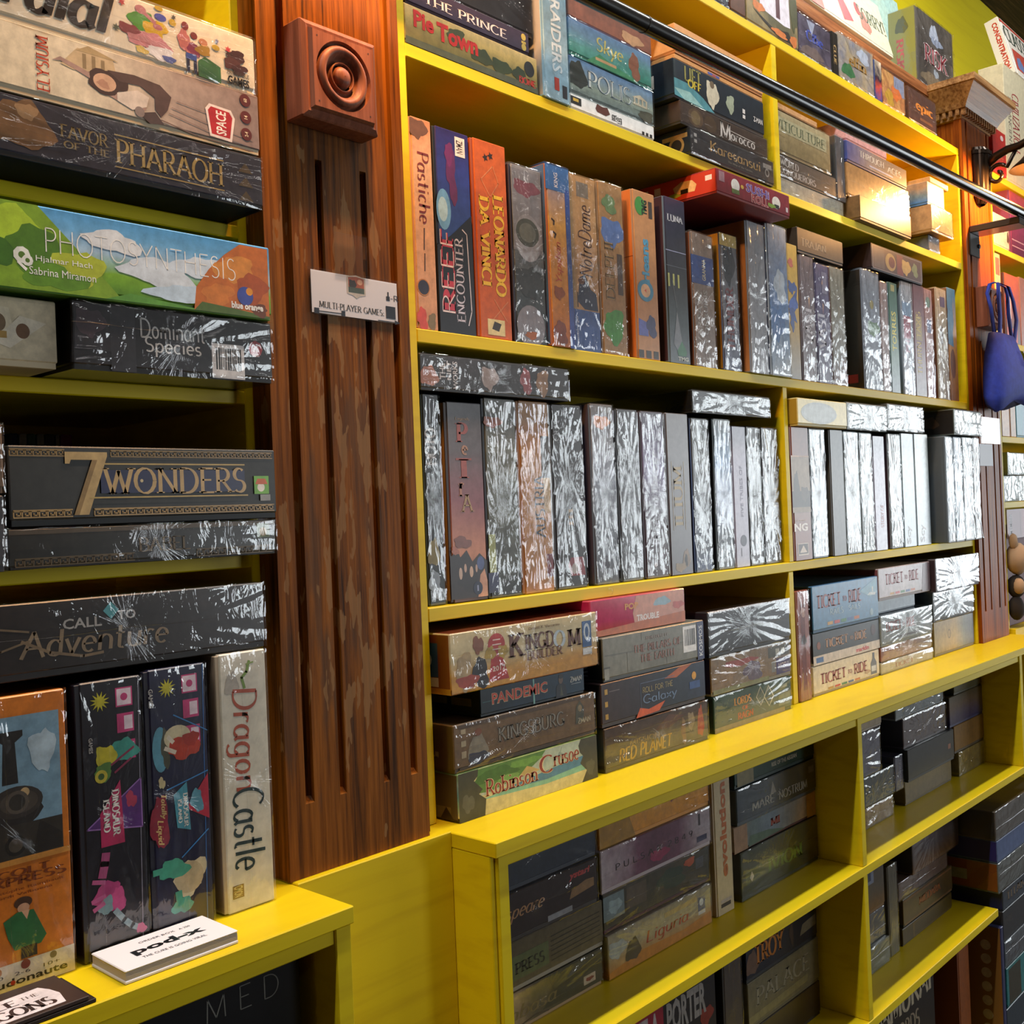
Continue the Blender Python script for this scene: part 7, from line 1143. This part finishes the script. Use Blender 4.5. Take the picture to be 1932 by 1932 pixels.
rl = empty('ladder_rail', (1.6, .9, .72)); tag(rl, 'long glossy black metal rail running across the upper shelves', 'rail')
def railp(x): return (x, .904 + (x - 1.408) * (.868 - .904) / (2.947 - 1.408), .72)
def off(p): return (p[0] - 1.6, p[1] - .9, p[2] - .72)
mb = MB(); mb.tube([off(railp(x)) for x in (-.3, .6, 1.4, 2.2, 3.0, 3.9)], .0128, BLACK, 20); mb.build('tube', rl, smooth=True)
mb = MB(); mb.tube([off(railp(x)) for x in (1.318, 1.322)], .0134, BLACK, 20); mb.build('joint_collar', rl)
GUN = flat('#3a3836', .3, .6)
for (x, yf) in ((2.93, .9895), (.776, .9655)):
    p = off(railp(x)); yb = yf - .9
    mb = MB(); mb.box(p[0] - .035, p[0] + .035, p[1] - .004, yb, p[2] - .032, p[2] - .014, GUN, .002); mb.build('bracket_arm', rl)
    mb = MB(); mb.box(p[0] - .04, p[0] + .03, yb - .004, yb, p[2] - .09, p[2] - .032, GUN, .001); mb.build('bracket_plate', rl)
    mb = MB(); mb.lathe([(.006, 0), (.006, -.004), (.001, -.0045)], GUN, 10, origin=(p[0] + .02, yb - .004, p[2] - .06), axis='y'); mb.build('screw', rl)

def sconce(x, yf, label):
    r = empty('wall_sconce', (x, yf, .86)); tag(r, label, 'wall lamp', 'bronze sconce lamps on the pilasters')
    mb = MB(); n = 9
    prof = [(.034 * math.sin(math.pi * i / 24 * 1) * 1, 0) for i in range(2)]
    # half-round fluted back plate
    pts = []
    for i in range(25):
        a = math.pi * i / 24; rr = .036 + .003 * abs(math.sin(a * 6)); pts.append((-rr * math.cos(a), -.9 * rr * math.sin(a)))
    for (z0, z1, s0, s1) in ((-.085, -.07, .5, .9), (-.07, .045, .9, 1), (.045, .055, 1.08, 1.08), (.055, .065, 1.0, .8)):
        for a, b in zip(pts, pts[1:]): mb.face([(a[0] * s0, a[1] * s0, z0), (b[0] * s0, b[1] * s0, z0), (b[0] * s1, b[1] * s1, z1), (a[0] * s1, a[1] * s1, z1)], BRONZE)
        mb.face([(p[0] * s1, p[1] * s1, z1) for p in pts], BRONZE)
    mb.build('back_plate', r)
    cx, cy = -.006, -.155
    mb = MB(); mb.tube([(0, -.03, .02), (0, -.05, .035), (-.002, -.08, .045), (-.004, -.11, .047), (-.006, -.14, .056), (-.006, -.150, .064), (-.006, -.155, .056), (-.006, -.155, .04)], [.011, .011, .0105, .010, .010, .010, .010, .010], BRONZE, 12); mb.build('arm', r, smooth=True)
    sp_ = []
    for i in range(26):
        t = i / 25; a = .5 + t * 7.2; rr = .030 * (1 - t * .75); sp_.append((0, -.052 - rr * math.cos(a) * .9, -.015 + rr * math.sin(a)))
    mb = MB(); mb.tube([(0, -.10, .04)] + sp_, .0055, BRONZE, 8); mb.build('scroll', r, smooth=True)
    mb = MB(); mb.lathe([(.014, .045), (.018, .035), (.026, .020), (.045, .0), (.062, -.014), (.070, -.022), (.0685, -.022), (.060, -.013), (.043, .001), (.024, .018), (.012, .03)], BRONZE, 32, origin=(cx, cy, 0)); mb.build('shade', r, smooth=True)
    bm_ = bpy.data.materials.new('warm_bulb'); bm_.use_nodes = True; nt = bm_.node_tree; nt.nodes.clear(); e = N(nt, 'ShaderNodeEmission'); e.inputs[0].default_value = (1, .55, .2, 1); e.inputs[1].default_value = 60; oo = N(nt, 'ShaderNodeOutputMaterial'); nt.links.new(e.outputs[0], oo.inputs[0])
    mb = MB(); mb.lathe([(.006, .028), (.010, .02), (.018, .002), (.0195, -.008), (.016, -.02), (.008, -.028), (.0005, -.030)], bm_, 16, origin=(cx, cy, 0)); mb.build('bulb', r, smooth=True)
    l = bpy.data.lights.new('sconce_glow', 'POINT'); l.energy = L_SCONCE * (.72 if x < 1 else 1); l.color = (1, .47, .14); l.shadow_soft_size = .02
    o = bpy.data.objects.new('sconce_glow', l); COL.objects.link(o); o.parent = r; o.location = (cx, cy, -.045)
    return r
sconce(2.976, .990, 'bronze scroll-arm sconce lamp beside the end of the shelves')
sconce(.776, .966, 'bronze scroll-arm sconce lamp above the bullseye rosette')

# ------------------------------------------------------------------ boxes on the cornice ledge
GK = 'old boxed games on the cornice ledge'
def ledge(id, x0, x1, Y, z0, H, D, cols, label, lean=0.0, **k):
    z0 += D * math.sin(lean); BOX['_z'] = dict(z1=z0)
    r = game(id, 'P8', None, (0, 0), Y, '_z', cols, label, GK, x0=x0, x1=x1, z1=z0 + H, D=D, **k); r.rotation_euler.x = -lean; return r
ledge('sorry', 2.14, 2.616, 1.056, 1.078, .148, .045, ('#d8cfae', '#e2dabc'), 'cream box with green serif lettering and red shapes on the ledge', .25, n=.05, pic=[R(.0, .02, .22, .98, '#c8442c'), P([(.44, .1), (.42, .5), (.5, .55), (.56, .2)], '#c04a50'), E(.58, .9, .05, .08, '#4a9a4c'), blob(.72, .35, .05, .22, '#b87c6c', 3), E(.66, .55, .03, .12, '#b84a4c')], title=[T('SORRY!', .66, .38, .99, .66, '#44523c', 'serif')])
ledge('risk', 2.772, 3.035, 1.060, 1.078, .20, .075, ('#4a4440', '#5c5650', '#3a3634', '#6a625c'), 'dark battle-scene box with red and white capitals on the ledge', 0, n=.4, s=14, wrap=True, stand=True, sidecol='#8a8440', title=[T('RISK', .20, .34, .85, .60, '#e0d8d8', 'serifb'), T('RISK', .21, .35, .84, .59, '#8a2030', 'serif')], pic=[blob(.48, .80, .10, .12, '#a8b0c0', 3), blob(.55, .70, .14, .06, '#8a94a8', 4), blob(.4, .12, .3, .1, '#7a6c58', 5), blob(.8, .12, .12, .1, '#a8a4a8', 6), blob(.5, .26, .06, .06, '#9aa4b0', 7)],
      side=[T('RISK', .28, .18, .56, .62, '#c0343c', 'serifb', -90), blob(.5, .78, .2, .12, '#4c4830', 3)])
ledge('mapbox', 2.50, 3.02, 1.165, 1.078, .33, .05, ('#8ab0b8', '#a8c8c0', '#c8d4b8'), 'large pale map-covered box standing behind the battle-scene one', .12, n=.35, s=8)
ledge('civ', 3.255, 3.56, .999, U[0], .340, .07, ('#c8bc9c', '#d2c8aa'), 'tall cream box with red serif capitals running down its edge', 0, n=.05, title=[T('CIVILIZATION:', .22, .28, .42, .80, '#9a2c34', 'serif', -90), T('THE ANCIENT', .10, .32, .18, .75, '#8a7c6c', 'serif', -90)])
ledge('conc', 3.387, 3.68, 1.003, BOX['civ']['z1'] + .0004, .19, .042, ('#d8d0c4', '#e0d8cc'), 'white box with red capitals down its side leaning on the wall', .25, n=.05, stand=True, title=[T('CLASSIC', .06, .6, .9, .9, '#3c4a40', 'serifb')], pic=[P([(.1, .1), (.15, .5), (.9, .55), (.9, .1)], '#b84a3c'), blob(.3, .25, .1, .15, '#6a7ca8', 3), R(.03, .93, .97, .98, '#b83c2c')], side=[T('CONCENTRATION', .45, .10, .82, .92, '#b83424', 'black', -90)])
g3 = 'boxes in the bookcase past the second pilaster'
def th(id, x0, x1, z0, H, cols, label, Y=1.004, D=.25, **k):
    BOX['_z'] = dict(z1=z0); return game(id, 'P8', None, (0, 0), Y, '_z', cols, label, g3, x0=x0, x1=x1, z1=z0 + H, D=D, **k)
th('u1', 3.125, 3.235, U[0], .125, ('#b8241c', '#c02c20'), 'bright red rounded game box on top of the far bookcase', Y=.994, n=.1, pic=[E(.7, .85, .12, .06, '#e8c8c0'), T('PIT', .3, .2, .8, .4, '#d86040', 'bold')])
th('u2', 3.135, 3.262, U[1], .095, ('#b8b0a8', '#c8c0b4', '#a8b0c0'), 'pale box with a small blue emblem on the far shelf', n=.15, pic=[E(.6, .6, .12, .1, '#6a88c0'), blob(.92, .4, .06, .2, '#5c4034', 3)])
th('u3', 3.272, 3.42, U[1], .185, ('#5c2448', '#7a2c54', '#8a3460', '#a8443c'), 'plum and magenta standing box on the far shelf', g='z', n=.15, stand=True, pic=[R(.1, .8, .9, .84, '#c8a048'), R(.1, .22, .9, .24, '#b890a8'), R(.1, .12, .9, .14, '#b890a8')])
th('u4', 3.125, 3.175, U[2], .245, ('#d0b088', '#d8bc98'), 'cream spine with a red picture by the hanging bag', n=.1, stand=True, pic=[R(.2, .75, .85, .95, '#c0604c')])
th('u5', 3.20, 3.33, U[2], .20, ('#3c1c18', '#6a2c1c', '#a84420', '#c05828'), 'fiery red and black box with a white figure', g='z', n=.3, s=14, stand=True, pic=[R(.3, .35, .42, .75, '#c8b8b8'), R(.1, .02, .8, .22, '#b8482c'), R(.15, .05, .7, .1, '#c8a880')])
th('u6', 3.335, 3.385, U[2], .205, ('#8a5848', '#9a6858'), 'dusty rose spine right of the fiery box', n=.2, stand=True)
th('u7', 3.39, 3.56, U[2], .10, ('#8a9ab0', '#b0b8c4', '#b84c40'), 'small pale blue box with a red base at the edge', n=.3)
th('u8', 3.13, 3.20, U[3], .14, ('#9a5c2c', '#a87844', '#7a5a34'), 'ochre spine standing below the bag', n=.4, s=18, stand=True)
th('u9', 3.205, 3.255, U[3], .17, ('#a8783c', '#8a6c40'), 'mottled mustard spine next to a teal box', n=.4, s=18, stand=True)
th('u10', 3.26, 3.55, U[3], .205, ('#2c7a90', '#34889c'), 'large teal box on the far shelf below the bag', n=.08)
th('u11', 3.13, 3.50, U[4], .075, ('#98a4a4', '#a8b4b0'), 'silver wrapped flat box on the far shelf, lower of two', n=.2, wrap=True)
th('u12', 3.17, 3.33, U[4] + .075, .066, ('#a0aca8', '#b0bab4'), 'small glittering wrapped box on top of the silver flat one', n=.3, wrap=True)
# price card and plush toys on the maroon panel
o = MB(); o.box(3.125, 3.42, .998, 1.0, -.128, -.046, flat('#c0b0b8', .5)); o = o.build('shelf_card'); tag(o, 'pale lilac shelf card with small print under the far shelf', 'card')
pm = print_mesh('small_print', [T('MEMBER', .06, .15, .14, .85, '#5a4c54', 'bold', 90), R(.38, .1, .385, .9, '#7a6c74')], o, .295, .082, .002); pm.location = (3.2725, .998, -.128)
def lump(mb, c, r, mat, seed):
    rnd = random.Random(seed); n, m_ = 14, 9; k = mb.m(mat); b = len(mb.v)
    for i in range(m_ + 1):
        for j in range(n):
            a, p = 2 * math.pi * j / n, math.pi * i / m_; q = 1 + .10 * mnoise.noise(Vector((a * 1.3, p * 2, seed)))
            mb.v.append((c[0] + r[0] * q * math.sin(p) * math.cos(a), c[1] + r[1] * q * math.sin(p) * math.sin(a), c[2] + r[2] * q * math.cos(p)))
    for i in range(m_):
        for j in range(n): mb.f.append((b + i * n + j, b + i * n + (j + 1) % n, b + (i + 1) * n + (j + 1) % n, b + (i + 1) * n + j)); mb.mi.append(k)
FUR = flat('#b89878', .9); DRK = flat('#2a221e', .9)
pt = empty('hanging_plush', (3.16, 1.0, -.33)); tag(pt, 'small tan and black plush toys hung on the maroon panel', 'plush toy')
mb = MB(); lump(mb, (.005, -.012, .145), (.045, .03, .045), FUR, 3); fixn(mb.build('head', pt, smooth=True))
mb = MB(); lump(mb, (-.022, -.012, .195), (.012, .012, .022), FUR, 4); fixn(mb.build('ear', pt, smooth=True))
mb = MB(); lump(mb, (-.005, -.010, .068), (.030, .024, .032), DRK, 5); fixn(mb.build('body', pt, smooth=True))
mb = MB(); lump(mb, (-.022, -.022, .070), (.016, .016, .022), FUR, 6); fixn(mb.build('belly', pt, smooth=True))
mb = MB(); lump(mb, (-.012, -.010, .008), (.024, .022, .034), DRK, 7); fixn(mb.build('foot', pt, smooth=True))

# ------------------------------------------------------------------ blue drawstring bag on the second rosette
bag = empty('cloth_bag', (2.99, .945, .235)); tag(bag, 'royal blue cloth bag with white script hanging from the rosette', 'bag')
BLUE = art(('#1c2c90', '#2438a0', '#182474'), '', .3, 9, .75, 3)
mb = MB(); k = mb.m(BLUE); n = 32; rows = []
for (z, cx, hx, hy) in ((0, .02, .135, .012), (.004, .02, .142, .030), (.03, .018, .138, .036), (.08, .008, .122, .036), (.13, -.004, .105, .030), (.165, -.012, .088, .022), (.185, -.016, .080, .016), (.187, -.016, .074, .010)):
    b = len(mb.v)
    for j in range(n):
        a = 2 * math.pi * j / n; w = 1 + .05 * math.sin(5 * a + z * 30) * (z / .18)
        x, y = cx + hx * math.copysign(abs(math.cos(a)) ** .7, math.cos(a)), hy * w * math.copysign(abs(math.sin(a)) ** .8, math.sin(a))
        mb.v.append((x + z * 0, y, z + .012 * math.sin(3 * a) * (z < .01) + (x - cx) * .10 * (1 - z / .19)))
    rows.append(b)
for a, b in zip(rows, rows[1:]):
    for j in range(n): mb.f.append((a + j, a + (j + 1) % n, b + (j + 1) % n, b + j)); mb.mi.append(k)
mb.f.append(tuple(rows[0] + j for j in reversed(range(n)))); mb.mi.append(k); mb.f.append(tuple(rows[-1] + j for j in range(n))); mb.mi.append(k)
fixn(mb.build('pouch', bag, smooth=True))
def strap(pts):
    mb = MB(); k = mb.m(BLUE); pv = None
    for i, p in enumerate(pts):
        b = len(mb.v); w = .017; mb.v += [(p[0], p[1] - .0015, p[2] - 0), (p[0], p[1] + w * .2, p[2]), (p[0] + w, p[1] + w * .2, p[2]), (p[0] + w, p[1] - .0015, p[2])]
        if pv is not None:
            for j in range(4): mb.f.append((pv + j, pv + (j + 1) % 4, b + (j + 1) % 4, b + j)); mb.mi.append(k)
        pv = b
    return fixn(mb.build('strap', bag, smooth=True))
strap([(-.085, -.004, .175), (-.092, .0, .25), (-.086, .01, .29), (-.080, .004, .315), (-.055, -.0, .322), (-.012, -.0, .321), (.03, .0, .318), (.0425, .0, .30), (.044, .0, .25), (.052, -.004, .175)])
strap([(-.07, -.012, .175), (-.075, -.016, .23), (-.073, -.014, .28), (-.06, -.010, .3185), (.02, -.010, .3185), (.0435, -.014, .28), (.05, -.018, .23), (.045, -.012, .175)])
pm = print_mesh('printed_name', [T('Ta', .0, .0, 1, 1, '#b8b4d8', 'penb')], bag, .075, .042, .01); pm.location = (.072, -.0415, .10); pm.rotation_euler = (math.radians(-5), 0, 0)
# clear sign pocket on the second pilaster
s2 = empty('sign_pocket', (2.975, .9895, .075)); tag(s2, 'clear plastic pocket with two small grey cards on the far pilaster', 'sign')
mb = MB(); mb.box(-.055, .085, -.004, -.0002, .06, .13, PLASTIC); mb.build('pocket', s2)
mb = MB(); mb.box(-.03, .075, -.0025, -.0012, .072, .125, flat('#a8a4a8', .4)); mb.build('card', s2)
mb = MB(); mb.box(-.08, .02, -.0032, -.0005, .0, .058, flat('#8c8890', .4)); mb.build('card', s2)

# ------------------------------------------------------------------ leaflets on the left counter
pk = empty('leaflet_pack', (.4925, .904, ZD)); tag(pk, 'white leaflet pack with black lettering lying on the yellow counter', 'leaflet')
mb = MB(); mb.box(-.056, .056, -.031, .031, .0, .003, flat('#d8d4d8', .5), .0008); mb.build('bottom_leaflet', pk)
mb = MB()
for i in range(9):
    a = (i / 8 - .5); mb.box(-.055, .0555, -.0305 + abs(a) * .001, .0305, .003 + i * .0008, .0036 + i * .0008, flat('#b8b0b0', .6))
mb.build('inner_leaves', pk)
mb = MB(); mb.box(-.056, .056, -.031, .031, .0105, .0122, flat('#eceaf0', .4), .0008); mb.build('top_leaflet', pk)
pm = print_mesh('lettering', [T('pod-x', .20, .34, .84, .62, '#141416', 'black'), T('THE CURE IS GOING VIRAL', .22, .20, .78, .27, '#4a4850', 'sans'), T('ORDER BOX', .34, .74, .66, .80, '#4a4850', 'sans'), T('A 250', .70, .74, .80, .80, '#4a4850', 'sans')], pk, .112, .0122, .062, 'T'); pm.location = (0, -.031, 0)
fy = empty('flyer', (.335, .897, ZD)); tag(fy, 'dark brown flyer with white boxed lettering at the counter edge', 'flyer')
for i, (dz, dx) in enumerate(((.0, .006), (.004, 0))):
    mb = MB(); mb.box(-.065 + dx, .065 + dx, -.034, .030, dz, dz + .0035, flat('#3a2c28' if i else '#2a201c', .4), .0005); mb.build('card', fy)
pm = print_mesh('lettering', [P([(.0, .06), (.0, .76), (.62, .76), (.84, .78), (.88, .60), (.90, .40), (.87, .08)], '#e0d8dc'), T('BATTLE', .16, .46, .66, .66, '#3a2c2c', 'serifb'), T('THE', .69, .54, .80, .64, '#6a5c58', 'serif'), T('DRAGONS', .20, .14, .84, .42, '#3a2c2c', 'serifb')], fy, .13, .0075, .064, 'T'); pm.location = (0, -.034, 0)
